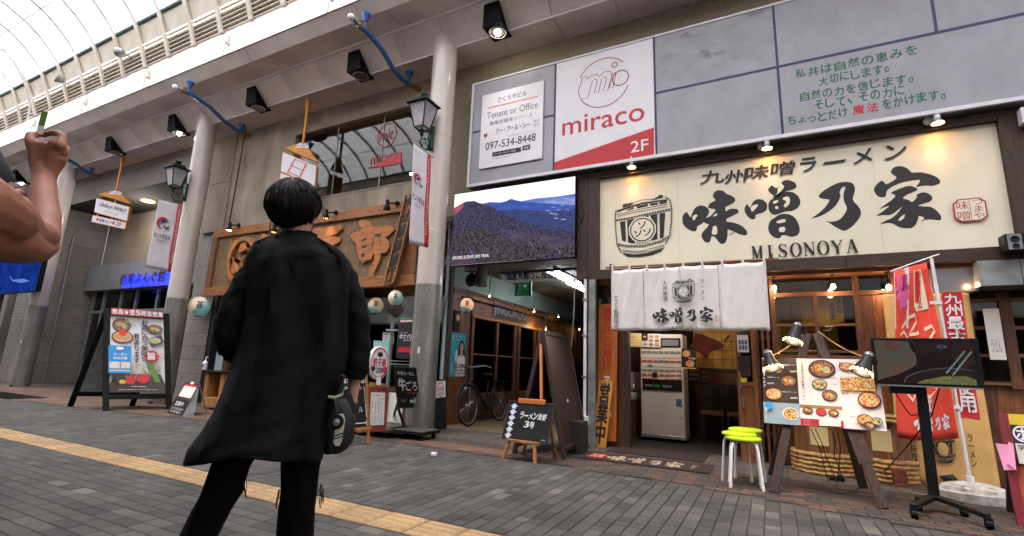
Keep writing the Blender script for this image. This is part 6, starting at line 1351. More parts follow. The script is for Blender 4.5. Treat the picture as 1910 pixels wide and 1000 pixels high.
# --- small menu stand
t=thing('menu_stand','small slanted black menu stand with a pale sheet and chalk writing','menu stand',(-9.1,5.2,0))
a,b=gp(312,771),gp(341,777); fr_,up,n=framefrom((345,712),(374,717),(311,770),a,b,R(28))
g=G(); q=[fr_.p(0,0),fr_.p(1,0),fr_.p(1,1),fr_.p(0,1)]; g.prism(q,-fr_.n*.02); mk('board',g,'maroon_wood',t,bevel=.004); g=G(); g.prism([fr_.p(.08,.55,.002),fr_.p(.92,.55,.002),fr_.p(.92,.97,.002),fr_.p(.08,.97,.002)],fr_.n*.002); mk('chalk_panel',g,'chalkboard',t)
p=P(fr_,.004,.0006); p.rect(.12,.12,.9,.46,'paper',raw=True); p.rect(.12,.06,.9,.12,'red_print',raw=True); p.text('営業中',.2,.6,.7,.74,'chalk',.01,raw=True); p.text('おつまみあり',.15,.78,.85,.86,'chalk',0,raw=True); p.text('お気軽に',.15,.88,.85,.95,'chalk',0,raw=True); p.rect(.4,-.03,.6,.04,'sign_white',raw=True); p.done('print',t)
g=G(); bk_=fr_.n*-.35; 
for e in (0,1): g.tube([fr_.p(e,.05),V(fr_.p(e,.05).x,fr_.p(e,.05).y,0)-V(fr_.n.x,fr_.n.y,0)*.22],.012,6)
g.prism([fr_.p(1,.1),fr_.p(1,1),fr_.p(1,1)-V(fr_.n.x,fr_.n.y,0)*.2],fr_.U.normalized()*-.01); mk('rear_legs',g,'galv',t)
# --- side table with hand sanitiser
tb=thing('side_table','small brown wooden table with a black tray by the grill shop','table',(-9.5,6.0,0))
q=gp(386,765); X,Y=q.x,q.y+.25; ztb=at(386,690,Y).z
g=G(); g.box(X-.42,X+.28,Y-.2,Y+.2,ztb-.04,ztb); mk('black_top',g,'black_plastic',tb,bevel=.01)
for x in (X-.36,X+.12): g=G(); g.box(x,x+.1,Y-.16,Y+.16,.04,ztb-.04); mk('side_panel',g,'wood_plain',tb,bevel=.004)
g=G(); g.box(X-.32,X+.28,Y-.18,Y+.18,.05,.22); mk('base_box',g,'wood_plain',tb,bevel=.004)
q=at(383,676,Y); t=thing('sanitiser_bottle','white pump bottle of hand sanitiser on the small table','bottle',(q.x,Y,ztb)); g=G(); g.lathe(V(q.x,Y,ztb),[(.045,0),(.048,.02),(.048,.14),(.02,.17),(.018,.19)],18); mk('bottle',g,'sign_white',t,smooth=True); g=G(); g.tube([V(q.x,Y,ztb+.19),V(q.x,Y,ztb+.25),V(q.x+.06,Y,ztb+.255)],.01,8); mk('pump',g,'sign_white',t); g=G(); g.box(q.x-.03,q.x+.035,Y-.05,Y-.047,ztb+.05,ztb+.11); mk('label_print',g,'vend_blue',t)
# --- chalk sign on an orange easel behind the person
def chalk_rect(name,lab,TL,TR,BL,A,B,ang,col='chalkboard',frame='wood_dark',fw=.02):
    fr_,up,n=framefrom(TL,TR,BL,A,B,ang); t=thing(name,lab,'sign board',tuple((A+B)/2))
    g=G(); g.prism([fr_.p(0,0),fr_.p(1,0),fr_.p(1,1),fr_.p(0,1)],-fr_.n*.02); mk('board',g,col,t,bevel=.003)
    a=fw/fr_.W; b=fw/fr_.Hh
    for (x0,y0,x1,y1) in ((0,0,1,b),(0,1-b,1,1),(0,b,a,1-b),(1-a,b,1,1-b)): g=G(); g.prism([fr_.p(x0,y0),fr_.p(x1,y0),fr_.p(x1,y1),fr_.p(x0,y1)],fr_.n*.008); mk('frame_strip',g,frame,t)
    return t,fr_
A,B=gp(640,835),gp(687,829)
t,fr_=chalk_rect('easel_sign','chalk menu sign on an orange wooden easel right behind the black shirt',(632,690),(681,690),(640,800),A,B,R(12),fw=.0001)
p=P(fr_,.003,.0006); p.text('Natural',.0,.12,.98,.24,'chalk',.01,raw=True); p.text('ペペ',.5,.3,.8,.36,'chalk',0,raw=True); p.text('ナポリ',.3,.5,.6,.6,'chalk',0,raw=True); p.text('ル',.62,.66,.78,.75,'chalk',0,raw=True); p.line([(.1,.93),(.9,.94)],.012,'chalk',raw=True); p.poly([(.85,.9),(.97,.94),(.85,.98)],'chalk',raw=True); p.rect(.88,.3,.9,.85,'chalk',raw=True); p.done('chalk_writing',t)
e1=pp(683,691,A,fr_.n); g=G(); g.beam(gp(687,829),fr_.p(1.03,-.02),.035,.03); mk('leg',g,'wood_orange',t,bevel=.004); g=G(); g.beam(gp(638,840),fr_.p(-.1,-.02),.035,.03); mk('leg',g,'orange_sign',t,bevel=.004)
g=G(); g.beam(fr_.p(-.1,1.04),fr_.p(1.04,1.04),.03,.035); mk('ledge',g,'orange_sign',t,bevel=.004)
# --- red stand with paper menu and the round dumpling sign
A,B=gp(685,822),gp(720,818); A=A+V(0,.12,0);B=B+V(0,.12,0)
t,fr_=chalk_rect('red_menu_stand','red wooden stand holding a white handwritten drinks sheet',(688,721),(722.6,722),(684,806),A,B,R(4),col='red_wood',frame='red_wood')
p=P(fr_,.010,.0006); p.rect(.1,.13,.86,.86,'paper',raw=True); p.text('ちょい呑みセット',.15,.16,.8,.22,'black_print',0,raw=True); p.text('¥1,200',.5,.25,.8,.29,'black_print',0,raw=True)
for i,s_ in enumerate(('キムチ一皿(小)','どうぞ','餃子鉄板(五)','生ビール(中)一杯')): p.text(s_,.16+.17*i,.33,.24+.17*i,.8,'black_print',0,vert=True,raw=True)
p.done('print',t); g=G(); g.prism([fr_.p(.08,-.1),fr_.p(.92,-.08),fr_.p(.92,.02),fr_.p(.08,.02)],-fr_.n*.03); mk('top_block',g,'wood_plain',t); g=G(); g.prism([fr_.p(.36,-.22,.01),fr_.p(.6,-.22,.01),fr_.p(.6,-.04,.01),fr_.p(.36,-.04,.01)],fr_.n*.003); mk('card',g,'sign_white',t)
C=pp(708,677,A+V(0,.06,0),fr_.n); t=thing('round_sign','oval white sign with red ring and dumpling shop lettering','sign',tuple(C)); ww_,hh_=.165,.225
s_=fr_.U.normalized(); g=G(); pts=[C+s_*ww_*math.cos(2*math.pi*k/28)+Z_*hh_*math.sin(2*math.pi*k/28) for k in range(28)]; g.prism(pts,-fr_.n*.06); mk('light_case',g,'sign_white',t,bevel=.006); 
f_=F(C-s_*ww_+Z_*hh_,C+s_*ww_+Z_*hh_,C-s_*ww_-Z_*hh_); p=P(f_,.001,.0006); p.ell(.5,.5,.46,.46,'red_print',28,ring=.10,raw=True); p.ell(.5,.25,.14,.08,'black_print',12,raw=True); p.text('餃子屋',.17,.36,.83,.6,'crimson',.03,raw=True); p.text('208',.34,.64,.68,.8,'black_print',.03,raw=True); p.ell(.8,.7,.12,.09,'red_print',14,raw=True); p.line([(.74,.7),(.86,.7)],.006,'sign_white',raw=True); p.ell(.2,.68,.11,.08,'black_print',12,raw=True); p.text('カリサクジューシー',.2,.13,.8,.18,'black_print',0,raw=True); p.done('print',t)
g=G(); g.tube([C-Z_*hh_-fr_.n*.03,V(C.x,C.y,.05)-fr_.n*.03],.018,8); mk('stem',g,'black_metal',t)
# --- dollies
for i,(cx,cy,w,d,lab) in enumerate(((-4.95,5.62,.75,.5,'low dark wheeled dolly under the red menu stand'),(-4.42,5.68,.62,.42,'low dark wheeled dolly under the lightbox sign'))):
    t=thing('dolly',lab,'dolly',(cx,cy,0),'wheeled dollies beside the column'); g=G(); g.box(cx-w/2,cx+w/2,cy-d/2,cy+d/2,.075,.115); mk('platform',g,'wood_dark' if i==0 else 'black_metal',t,bevel=.004)
    g=G(); g.box(cx-w/2+.02,cx+w/2-.02,cy-d/2+.02,cy+d/2-.02,.115,.119); mk('top_sheet',g,'slab',t)
    for a in (-1,1):
        for b in (-1,1): g=G(); g.lathe(V(cx+a*(w/2-.07)-.012,cy+b*(d/2-.06),.036),[(.036,0),(.036,.024)],12,axis=X_); g.box(cx+a*(w/2-.07)-.02,cx+a*(w/2-.07)+.02,cy+b*(d/2-.06)-.02,cy+b*(d/2-.06)+.02,.05,.078); mk('caster',g,'black_plastic',t)
# --- lightbox sign on a grey post
t=thing('lightbox_sign','upright black lightbox sign with a red arrow on a grey metal post','sign',(-4.6,5.9,0))
LBY=5.95; TL,TR,BL=at(744,593,LBY),at(777.5,597,LBY),at(740,668,LBY)
TRv=V(TR.x,TR.y,TL.z-.01); sx=(TR-TL); sx.z=0; wv=V(sx.x,.03,0); hz=TL.z-BL.z
g=G(); g.prism([TL,TL+wv,TL+wv-Z_*hz,TL-Z_*hz],V(-.03,.16,0)); mk('case',g,'galv',t,bevel=.012,seg=2)
f_=F(TL,TL+wv,TL-Z_*hz); 
if f_.n.y>0: f_.n=-f_.n
p=P(f_,.002,.0006); p.rect(.03,.02,.97,.98,'black_print',raw=True); p.rect(.06,.03,.95,.06,'exit_green',raw=True); p.rect(.1,.065,.72,.095,'sign_white',raw=True); p.rect(.1,.1,.45,.125,'red_print',raw=True); p.text('イタリアン酒場',.12,.35,.5,.385,'sign_white',0,raw=True); p.text('ボナパパ',.12,.40,.86,.52,'sign_white',.02,raw=True); p.text('Buona Papà',.36,.53,.86,.59,'sign_white',0,raw=True,shear=.1)
p.poly([(.1,.73),(.68,.73),(.68,.68),(.88,.79),(.68,.9),(.68,.85),(.1,.85)],'red_print',raw=True); p.done('print',t)
a=at(732,612,LBY+.08); g=G(); g.beam(V(a.x,LBY+.08,.1),V(a.x,LBY+.08,TL.z-.06),.045,.045); mk('post',g,'steel_dull',t,bevel=.004); g=G(); g.box(a.x-.08,a.x+.14,LBY+.02,LBY+.06,TL.z-.2,TL.z-.17); mk('bracket',g,'alu',t)
g=G(); g.box(a.x-.02,a.x+.3,LBY+.1,LBY+.13,hz*0+.12,.55); mk('rear_white_panel',g,'paper',t)
for z in (BL.z-.05,BL.z-.1): g=G(); g.box(a.x,a.x+.42,LBY+.06,LBY+.08,z,z+.015); mk('cross_bar',g,'alu',t)
# --- chalkboard easel with arrow
A,B=gp(752,812),gp(787,806)
t,fr_=chalk_rect('chalkboard_easel','narrow chalkboard easel with bold white characters and an arrow',(733.4,683),(776,686),(743.7,762),A,B,R(14),frame='wood_dark',fw=.012)
p=P(fr_,.009,.0006); p.text('牛骨らーめん',.12,.1,.85,.2,'chalk',.02,raw=True); p.text('牛',.1,.27,.42,.56,'chalk',.04,raw=True); p.text('ごろ',.42,.33,.92,.56,'chalk',.03,raw=True); p.text('ushigoro',.42,.59,.95,.67,'red_print',.02,raw=True); p.text('すぐそこ',.12,.78,.36,.85,'chalk',0,raw=True); p.poly([(.52,.79),(.74,.79),(.7,.71),(.95,.84),(.7,.97),(.74,.88),(.52,.86)],'chalk',raw=True); p.done('chalk_writing',t)
for px,py,e in ((752,809,0.02),(785.5,803.5,.98)): g=G(); b=gp(px,py); b.z=.12; g.beam(b,fr_.p(e,1.0)-fr_.n*.02,.03,.025); mk('leg',g,'wood_dark',t)
g=G(); b=gp(731,798); b.z=.12; g.beam(b,fr_.p(.1,.9)-fr_.n*.05,.03,.025); mk('rear_leg',g,'wood_dark',t)
q=gp(758,795); t=thing('site_lamp','small silver floodlight lying on the dolly by the easel legs','lamp',(q.x,q.y,.12)); q.z=.17; g=G(); g.lathe(q,[(.02,0),(.05,.02),(.055,.14)],12,axis=V(1,-.3,.35)); g.tube([q,q+V(.0,.1,-.04),q+V(.15,.1,-.03)],.01,6); mk('lamp_head',g,'silver_ring',t,smooth=True)
# --- framed board leaning on the pilaster
A,B=gp(811,805),gp(839,801); t,fr_=chalk_rect('framed_board','blank black framed board with a small round dumpling sign sheet on top',(809.8,709),(830.6,707.6),(811,805),A,B,R(8),fw=.018)
p=P(fr_,.009,.0006); p.rect(.08,.03,.95,.36,'sign_white',raw=True); p.ell(.5,.2,.34,.15,'red_print',24,ring=.14,raw=True); p.text('餃子屋',.3,.15,.7,.23,'crimson',.02,raw=True); p.text('208',.38,.25,.62,.3,'black_print',0,raw=True); p.done('print',t)
q=gp(808,850); g=G(); g.box(q.x-.035,q.x+.03,q.y,q.y+.04,0,.03); tag(mk('paper_cup',g,'sign_white',bevel=.004),'tiny white box on the floor at the column foot','box')
# --- bicycle
t=thing('bicycle','dark city bicycle with a front basket parked in the passage','bicycle',(-4.55,8.0,0))
r_=.34; f0=gp(871,796); wf=V(f0.x,f0.y,r_); dirb=V(-.02,1,0).normalized(); wr=wf+dirb*1.12; sd=V(1,.02,0)
lean_=V(-.10,0,1).normalized()
def wheel(c,nm):
    g=G(); vs=[]; n=36; m_=8
    up=lean_; 
    for k in range(n):
        a=2*math.pi*k/n; rd=dirb*math.cos(a)+up*math.sin(a)
        for j in range(m_): b=2*math.pi*j/m_; vs.append(c+rd*(r_-.018+.018*math.cos(b))+up.cross(dirb)*.018*math.sin(b))
    g.add(vs,[(k*m_+j,((k+1)%n)*m_+j,((k+1)%n)*m_+(j+1)%m_,k*m_+(j+1)%m_) for k in range(n) for j in range(m_)]); w=mk(nm,g,'tyre',t,smooth=True)
    g=G(); g.v=[];n=36
    vs=[]
    for k in range(n):
        a=2*math.pi*k/n; rd=dirb*math.cos(a)+up*math.sin(a)
        for j in range(4): b=math.pi/4+math.pi/2*j; vs.append(c+rd*(r_-.045+.011*math.cos(b))+up.cross(dirb)*.013*math.sin(b))
    g.add(vs,[(k*4+j,((k+1)%n)*4+j,((k+1)%n)*4+(j+1)%4,k*4+(j+1)%4) for k in range(n) for j in range(4)]); mk('rim',g,'steel',w)
    g=G()
    for k in range(20): a=2*math.pi*k/20; rd=dirb*math.cos(a)+up*math.sin(a); g.tube([c+up.cross(dirb)*.02*(1 if k%2 else -1),c+rd*(r_-.05)],.0016,4,cap=False)
    mk('spokes',g,'steel',w); g=G(); g.tube([c-sd*.05,c+sd*.05],.022,10); mk('hub',g,'steel',w)
    g=G(); arc_=[c+(dirb*math.cos(a)+up*math.sin(a))*(r_+.02) for a in [R(20+12*k) for k in range(13)]]; g.tube(arc_,.016,6); mk('mudguard',g,'black_metal',t,smooth=True)
wheel(wf,'wheel'); wheel(wr,'wheel')
U=lean_; bb=wf+dirb*.62-Z_*.06; head=wf+dirb*.17+U*.42; seat=wr-dirb*.38+U*.42
g=G(); g.tube([head,bb],.02,8); g.tube([head+U*-.08,bb+dirb*-.05+U*.08],.016,8); g.tube([bb,seat],.018,8); g.tube([seat-U*.12,wr],.012,6); g.tube([bb,wr],.012,6); g.tube([wf,head+U*-.05],.016,8); mk('frame',g,'black_metal',t,smooth=True)
hb_=head+U*.22; g=G(); g.tube([head,hb_],.014,8); g.tube([hb_-sd*.05,hb_-sd*.24+dirb*.02+U*.03,hb_-sd*.28+dirb*.2],.012,8); g.tube([hb_-sd*.05,hb_+sd*.05],.012,8); g.tube([hb_+sd*.05,hb_+sd*.24+dirb*.02+U*.03,hb_+sd*.28+dirb*.2],.012,8); mk('handlebar',g,'steel',t,smooth=True)
g=G(); g.ball(seat+U*.09,(.08,.13,.035),12); mk('saddle',g,'black_plastic',t,smooth=True)
bc=head-dirb*.2+U*.06; g=G()
for z in (0,.05,.1,.15,.2): 
    e=.13+z*.15; g.tube([bc+U*z+sd*a_*e+dirb*b_*(.11+z*.1) for a_,b_ in ((-1,-1),(1,-1),(1,1),(-1,1),(-1,-1))],.0035,4)
for a_ in range(-3,4): 
    for b_ in (-1,1): g.tube([bc+sd*a_*.043+dirb*b_*.11,bc+U*.2+sd*a_*.053+dirb*b_*.13],.003,4); g.tube([bc+sd*b_*.13+dirb*a_*.036,bc+U*.2+sd*b_*.16+dirb*a_*.043],.003,4)
mk('basket',g,'black_metal',t); g=G(); g.ball(wf-dirb*.1+U*.28,.035,10); mk('headlight',g,'silver_ring',t,smooth=True)
g=G(); g.tube([bb-sd*.08,bb+sd*.08],.05,12); g.box(bb.x-.15,bb.x-.07,bb.y-.16,bb.y-.1,.1,.13); mk('pedals',g,'black_metal',t); g=G(); g.tube([wr-dirb*.1+U*.38,wr+dirb*.25+U*.38],.012,6); g.box(wr.x-.07,wr.x+.07,wr.y-.1,wr.y+.25,wr.z+.38,wr.z+.395); mk('rear_rack',g,'black_metal',t)
# --- brown sandwich board, back turned
t=thing('brown_sandwich_board','tall blank maroon brown sandwich board seen from the side, no poster','sandwich board',(-2.4,6,0))
fL,fR=gp(1052,857),gp(1098,836); fR=fL+(fR-fL)*.93; n_=(fR-fL).normalized(); ou=V(-n_.y,n_.x,0)
if ou.x>0: ou=-ou
rL=fL+ou*.62; rR=fR+ou*.62; TLb=pp(1013,617,(fL+rL)/2,n_); TRb=pp(1059,624,(fR+rR)/2,n_); zt_=(TLb.z+TRb.z)/2-.0; TLb=V((fL.x+rL.x)/2,(fL.y+rL.y)/2,zt_); TRb=V((fR.x+rR.x)/2,(fR.y+rR.y)/2,zt_)
TLb=pp(1013,616,fL,(fR-fL).cross(TLb-fL).normalized()); TLb.z=min(max(TLb.z,1.3),1.7)
TRb=TLb+(fR-fL)
for a,b in ((fL,TLb),(fR,TRb),(rL,TLb),(rR,TRb)): g=G(); g.beam(a,b,.05,.04,side=n_); mk('leg',g,'maroon_wood',t,bevel=.004)
for A_1,B_1 in ((fL,fR),(rL,rR)):
    q=[A_1.lerp(TLb,.07),B_1.lerp(TRb,.07),TRb,TLb]; g=G(); g.prism(q,ou*(.012 if A_1 is fL else -.012)); mk('panel',g,'maroon_wood',t)
    g=G(); g.beam(A_1.lerp(TLb,.98),B_1.lerp(TRb,.98),.05,.05); mk('rail',g,'maroon_wood',t,bevel=.004); g=G(); g.beam(A_1.lerp(TLb,.07),B_1.lerp(TRb,.07),.05,.05); mk('rail',g,'maroon_wood',t,bevel=.004)
qc=fL.lerp(fR,.5).lerp(TLb.lerp(TRb,.5),.42)-ou*.004; g=G(); g.ball(qc,(.01,.012,.022),8); mk('tape_remnant',g,'sign_white',t)
# --- chalk easel with arrows
A,B=gp(938,857),gp(998,865); t,fr_=chalk_rect('arrow_chalkboard','small chalkboard with a column of white up arrows on a wooden easel',(951,747.5),(1036,754),(935.5,818),A,B,R(16),frame='wood_dark',fw=.008)
zz3=(820,700,5.557)
p=P(fr_,.007,.0006)
for i in range(6):
    x,y=.135+.0*i,.055+.152*i; w_=.085; p.poly([(x-w_,y+.09),(x,y),(x+w_,y+.09),(x+w_*.5,y+.09),(x+w_*.5,y+.145),(x-w_*.5,y+.145),(x-w_*.5,y+.09)],'chalk_pale',raw=True); p.line([(x-.03,y+.12),(x+.02,y+.06)],.008,'chalk',raw=True)
for s_,x0,x1,y0,y1 in (('ラーメン浅野',.3,.88,.27,.44),('3号',.43,.66,.5,.66)): 
    n_c=len(s_)
    for i,ch in enumerate(s_): p.text(ch,x0+(x1-x0)*(i+.06)/n_c,y0+(.06 if ch=='ー' else 0)+.012*(i%3),x0+(x1-x0)*(i+.9)/n_c,y1-(.07 if ch=='ー' else 0)+.01*(i%2),'chalk',.03,raw=True,shear=.1)
p.text('1994',.85,.92,.93,.95,'chalk',0,raw=True); p.done('chalk_writing',t)
for px,py,e in ((938,856,.18),(998,865,.72)): g=G(); g.beam(gp(px,py),fr_.p(e,1.0,.0),.034,.03); mk('leg',g,'wood_orange',t,bevel=.004)
for px,py,e in ((976,847,.5),(1036,856.5,.93)): g=G(); b=gp(px,py); g.beam(b,fr_.p(e,.5)-fr_.n*.06,.034,.03); mk('rear_leg',g,'wood_orange',t,bevel=.004)
g=G(); g.beam(fr_.p(.14,1.02,.01),fr_.p(.82,1.03,.01),.03,.03); mk('ledge',g,'wood_orange',t,bevel=.004); g=G(); g.beam(fr_.p(.2,-.02,0),fr_.p(.78,-.02,.0),.035,.055); mk('top_clamp',g,'orange_sign',t,bevel=.004)
q0=fr_.p(.68,-.02,-.03); q1=pp(1009,642,fr_.o-fr_.n*.03,fr_.n); g=G(); g.beam(q0,q1,.05,.02,side=fr_.U.normalized()); mk('upright_lath',g,'orange_sign',t,bevel=.003)
g=G(); q=gp(1035,850); g.box(q.x-.05,q.x+.25,q.y+.25,q.y+.45,0,.38); tag(mk('dark_crate',g,'interior_dark',bevel=.006),'dark box standing between the easel and the brown board','crate')
# --- stools
def stool(cx,cy,rot,dz,lab):
    t=thing('stool',lab,'stool',(cx,cy,0),'lime green stools by the door'); zs=.425+dz; Q=lambda a,r:V(cx+r*math.cos(a+rot),cy+r*math.sin(a+rot),0)
    g=G(); g.lathe(V(cx,cy,zs),[(.0,-.02),(.14,-.02),(.155,-.005),(.153,.008),(.13,.016),(0,.018)],36); mk('seat',g,'lime',t,smooth=True)
    for k in range(4):
        a=math.pi/4+math.pi/2*k; g=G(); g.tube([Q(a,.03)+Z_*(zs-.03),Q(a,.10)+Z_*(zs-.03),Q(a,.135)+Z_*(zs-.045),Q(a,.155)+Z_*(zs-.09),Q(a,.19)+Z_*.012],.0125,10); mk('leg',g,'white_paint',t,smooth=True); g=G(); g.tube([Q(a,.19)+Z_*.0,Q(a,.188)+Z_*.028],.0145,10); mk('rubber_foot',g,'paper',t)
    return t
s0=gp(1357,908); s1=gp(1415,917); cc=(s0+s1)/2
stool(cc.x+.02,cc.y+.14,.1,.0,'front lime green stool with white legs beside the doorway')
stool(cc.x-.02,cc.y+.22,.35,.028,'lime green stool overlapping behind the front one')
stool(cc.x+.03,cc.y+.36,-.1,.055,'rearmost lime green stool of the three')
# --- menu easel
A,B=gp(1443,919),gp(1648.5,949); C_,D_=gp(1439,887),gp(1611,911)
me=thing('menu_easel','weathered brown wooden A-frame easel carrying the photo menu','easel',tuple((A+B)/2))
ap=pp(1508,617,(A+B)/2,V(0,-1,.0)); ap=at(1512,622,5.55)
for a,dx,nm in ((A,-.03,'front_leg'),(B,.05,'front_leg'),(C_,-.02,'rear_leg'),(D_,.08,'rear_leg')):
    tp=V(ap.x+dx,ap.y+(.02 if nm=='front_leg' else .06),ap.z); g=G(); g.beam(a,tp,.075,.035,side=Y_); mk(nm,g,'wood_dark_v',me,bevel=.005)
g=G(); g.beam(B.lerp(V(ap.x+.05,ap.y,ap.z),.22),B.lerp(V(ap.x+.05,ap.y,ap.z),.45),.11,.03,side=Y_); mk('leg_splint',g,'wood_dark_v',me,bevel=.004)
g=G(); g.tube(arc(ap+V(-.04,-.03,.02),at(1421,670,5.3),.04),.006,6); g.tube(arc(ap+V(.06,-.03,.02),at(1640,672,5.3),.05),.006,6); mk('rope',g,'rope',me)
up,n=lean(A,B,R(13)); off=A-n*(-.0); PO=(A+B)/2+ (V(0,-.02,0)); 
fr_=F(pp(1420.5,668,PO,n),pp(1637,670.7,PO,n),pp(1425.4,788.5,PO,n))
if fr_.n.y>0: fr_.n=-fr_.n
mn=thing('photo_menu','large laminated photo menu with ramen bowls and prices hung on the easel','menu',tuple(fr_.p(.5,1)))
g=G(); g.prism([fr_.p(0,0),fr_.p(1,0),fr_.p(1,1),fr_.p(0,1)],-fr_.n*.012); mk('board',g,'poster_white',mn,bevel=.002)
p=P(fr_,.0015,.0005,z=(1410,650,6.25))
def mm(x,y):  # zoom pixel -> clean fraction of the board
    q=fr_.fr(1410+x/6.25,650+y/6.25); return (min(1,max(0,q[0])),min(1,max(0,q[1])))
def pol(pts,m): p.poly([mm(*q) for q in pts],m,raw=True)
x1=mm(490,400)[0]; x2=mm(960,400)[0]; yb=mm(300,635)[1]; yc=mm(740,665)[1]
p.rect(0,0,x1,yb,'poster_brown',raw=True); p.rect(0,yb,x1,1,'poster_blue',raw=True); p.rect(x1,yc,x2+.01,yc+.05,'poster_gold',raw=True); p.rect(x1,yc+.05,x2+.01,yc+.2,'poster_white',raw=True); p.rect(x1,yc+.2,x2+.01,1,'poster_red',raw=True)
def bw(x,y,rx,ry,food='food',rim='bowl_dark'): c=fr_.fr(1410+x/6.25,650+y/6.25); bowl(p,c[0],c[1],rx/1380,ry/760,food,rim,raw=True)
bw(250,230,70,65,'food_red'); bw(380,380,100,66,'food'); bw(205,530,110,74,'food_red'); bw(405,765,100,72,'food_yellow','poster_white'); bw(768,240,160,104,'food'); bw(740,420,90,62,'food_green'); bw(860,550,90,64,'food')
for c in ((605,725),(760,740),(905,755)): bw(c[0],c[1],62,38,'food')
p.ell(*mm(760,745),.035,.045,'red_print',12,raw=True); bw(1060,215,95,45,'food_red'); pol([(980,330),(1390,345),(1400,505),(985,490)],'food_yellow'); bw(1290,430,95,62,'food_yellow','cloth_tan'); bw(1080,445,70,38,'food_red'); bw(1320,605,125,88,'food_red'); bw(1270,835,85,58,'food_red'); bw(1410,855,58,42,'food_green'); bw(1325,905,60,42,'food')
p.ell(*mm(155,670),.035,.06,'sky_blue',16,raw=True)
def tx(s_,a,b,m,bold=0,vert=False): A_0=mm(*a);B_0=mm(*b); p.text(s_,A_0[0],A_0[1],B_0[0],B_0[1],m,bold,vert=vert,raw=True)
tx('味噌ラーメン',(80,220),(118,450),'sign_white',.02,True); tx('塩ラーメン',(108,690),(140,845),'sign_white',.01,True); tx('九州育ちの',(520,160),(562,365),'poster_gold',.02,True); tx('味噌ラーメン',(535,375),(575,615),'black_print',.02,True)
tx('北海道味噌ラーメン',(300,190),(460,212),'sign_white'); tx('780円',(395,265),(475,290),'sign_white',.01); tx('味噌漬炙ラーメン',(140,335),(280,352),'sign_white'); tx('880円',(135,402),(212,426),'sign_white',.01); tx('味噌肉ネギラーメン',(300,505),(480,525),'sign_white'); tx('880円',(405,572),(485,598),'sign_white',.01)
tx('味噌ラーメン',(800,318),(930,338),'black_print'); tx('650円',(852,345),(938,368),'black_print',.01); tx('750円',(880,418),(940,438),'black_print'); tx('焼肉',(962,165),(1010,195),'black_print',.01); tx('味噌セット',(985,332),(1130,360),'sign_white',.02); tx('豚丼',(998,515),(1085,548),'black_print',.02); tx('ドリンク',(1000,668),(1095,690),'black_print'); tx('ご飯もの',(1085,790),(1185,812),'black_print',.01)
for i in range(5): tx('ビール中',(1005,700+12*i),(1090,708+12*i),'grey_print'); tx('500円',(1205,704+11*i),(1250,711+11*i),'red_print')
for i in range(6): tx('ご飯セット',(1025,818+19*i),(1110,827+19*i),'grey_print'); tx('200円',(1160,823+18*i),(1210,832+18*i),'red_print')
for i in range(4): tx('替え玉めん',(560,820+22*i),(640,832+22*i),'sign_white'); 
pol([(735,835),(990,845),(992,915),(740,905)],'paper')
for i in range(3): tx('トッピング',(770,850+20*i),(850,860+20*i),'grey_print')
for k in range(5): p.line([mm(630+8*k,160),mm(630+8*k,590)],.001,'grey_print',raw=True) if k%3==0 else None
p.done('photo_print',mn)
# clip lamps
for i,(px,py,bx_,by_) in enumerate(((1432,660,1443,690),(1487,608,1478,640),(1620,664,1606,697))):
    Yl=[5.05,5.3,5.02][i]; a=at(px,py,Yl); b=at(bx_,by_,Yl-.05)
    t=thing('clip_lamp','black slotted clip lamp lit %s'%['over the left end of the photo menu','at the top of the easel','over the right end of the photo menu'][i],'lamp',tuple(a),'clip lamps on the menu easel')
    ax=(b-a).normalized(); L_=(b-a).length; g=G(); g.lathe(a,[(.02,-.02),(.035,0),(.04,.02),(.042,L_*.35),(.075,L_*.9),(.078,L_)],20,axis=ax,cap=False); mk('shade',g,'black_metal',t,smooth=True,thick=.002)
    g=G()
    for k in range(16):
        an=2*math.pi*k/16; s1_=ax.cross(Z_ if abs(ax.z)<.9 else X_).normalized(); s2_=ax.cross(s1_); rd=s1_*math.cos(an)+s2_*math.sin(an); c_=a+ax*(L_*.93)+rd*.0785; g.obox(c_,ax*L_*.05,rd.cross(ax)*.007,rd*.0015)
    mk('vent_slots',g,'bulb_em',t); g=G(); g.lathe(a,[(.018,-.035),(.036,-.015),(.036,0)],16,axis=ax); mk('cap',g,'steel',t,smooth=True)
    g=G(); g.ball(a+ax*L_*.72,.035,12); mk('bulb',g,'bulb_hot',t,smooth=True); g=G(); g.tube([a,a+V(.03,.06,.02),a+V(.05,.12,-.04)],.006,6); g.box(a.x+.03,a.x+.07,a.y+.08,a.y+.16,a.z-.07,a.z-.03); mk('clip_arm',g,'black_metal',t)
    spot('clip_light',a+ax*L_*.85,a+ax*(L_*.85+.3)+V(0,.35,-.1),[.9,.5,1.6][i],(1,.62,.36),120,.9,.03)
# cables of the lamps
g=G()
for (x0,y0,x1,y1,x2,y2) in ((1512,800,1535,860,1545,900),(1520,800,1540,850,1560,895),(1553,805,1556,850,1570,885),(1563,805,1566,860,1562,900)):
    g.tube([at(x0,y0,5.3),at((x0+x1)/2+3,(y0+y1)/2,5.4),at(x1,y1,5.5),gp(x2,y2,.02)],.004,5)
g.tube([gp(1545,912,.01),gp(1560,920,.01),gp(1590,918,.01),gp(1610,905,.01),gp(1600,893,.01),gp(1570,890,.01),gp(1560,897,.01)],.004,5)
tag(mk('lamp_cables',g,'cable_black'),'tangle of thin black lamp cables hanging under the photo menu','cable',kind='stuff')
q=gp(1562,897); g=G(); g.box(q.x-.07,q.x+.06,q.y-.03,q.y+.03,0,.03); g.ball(q+V(.03,.02,.035),.03,8); tag(mk('plug_block',g,'black_plastic',bevel=.004),'black multi plug lying on the floor under the menu','power strip')
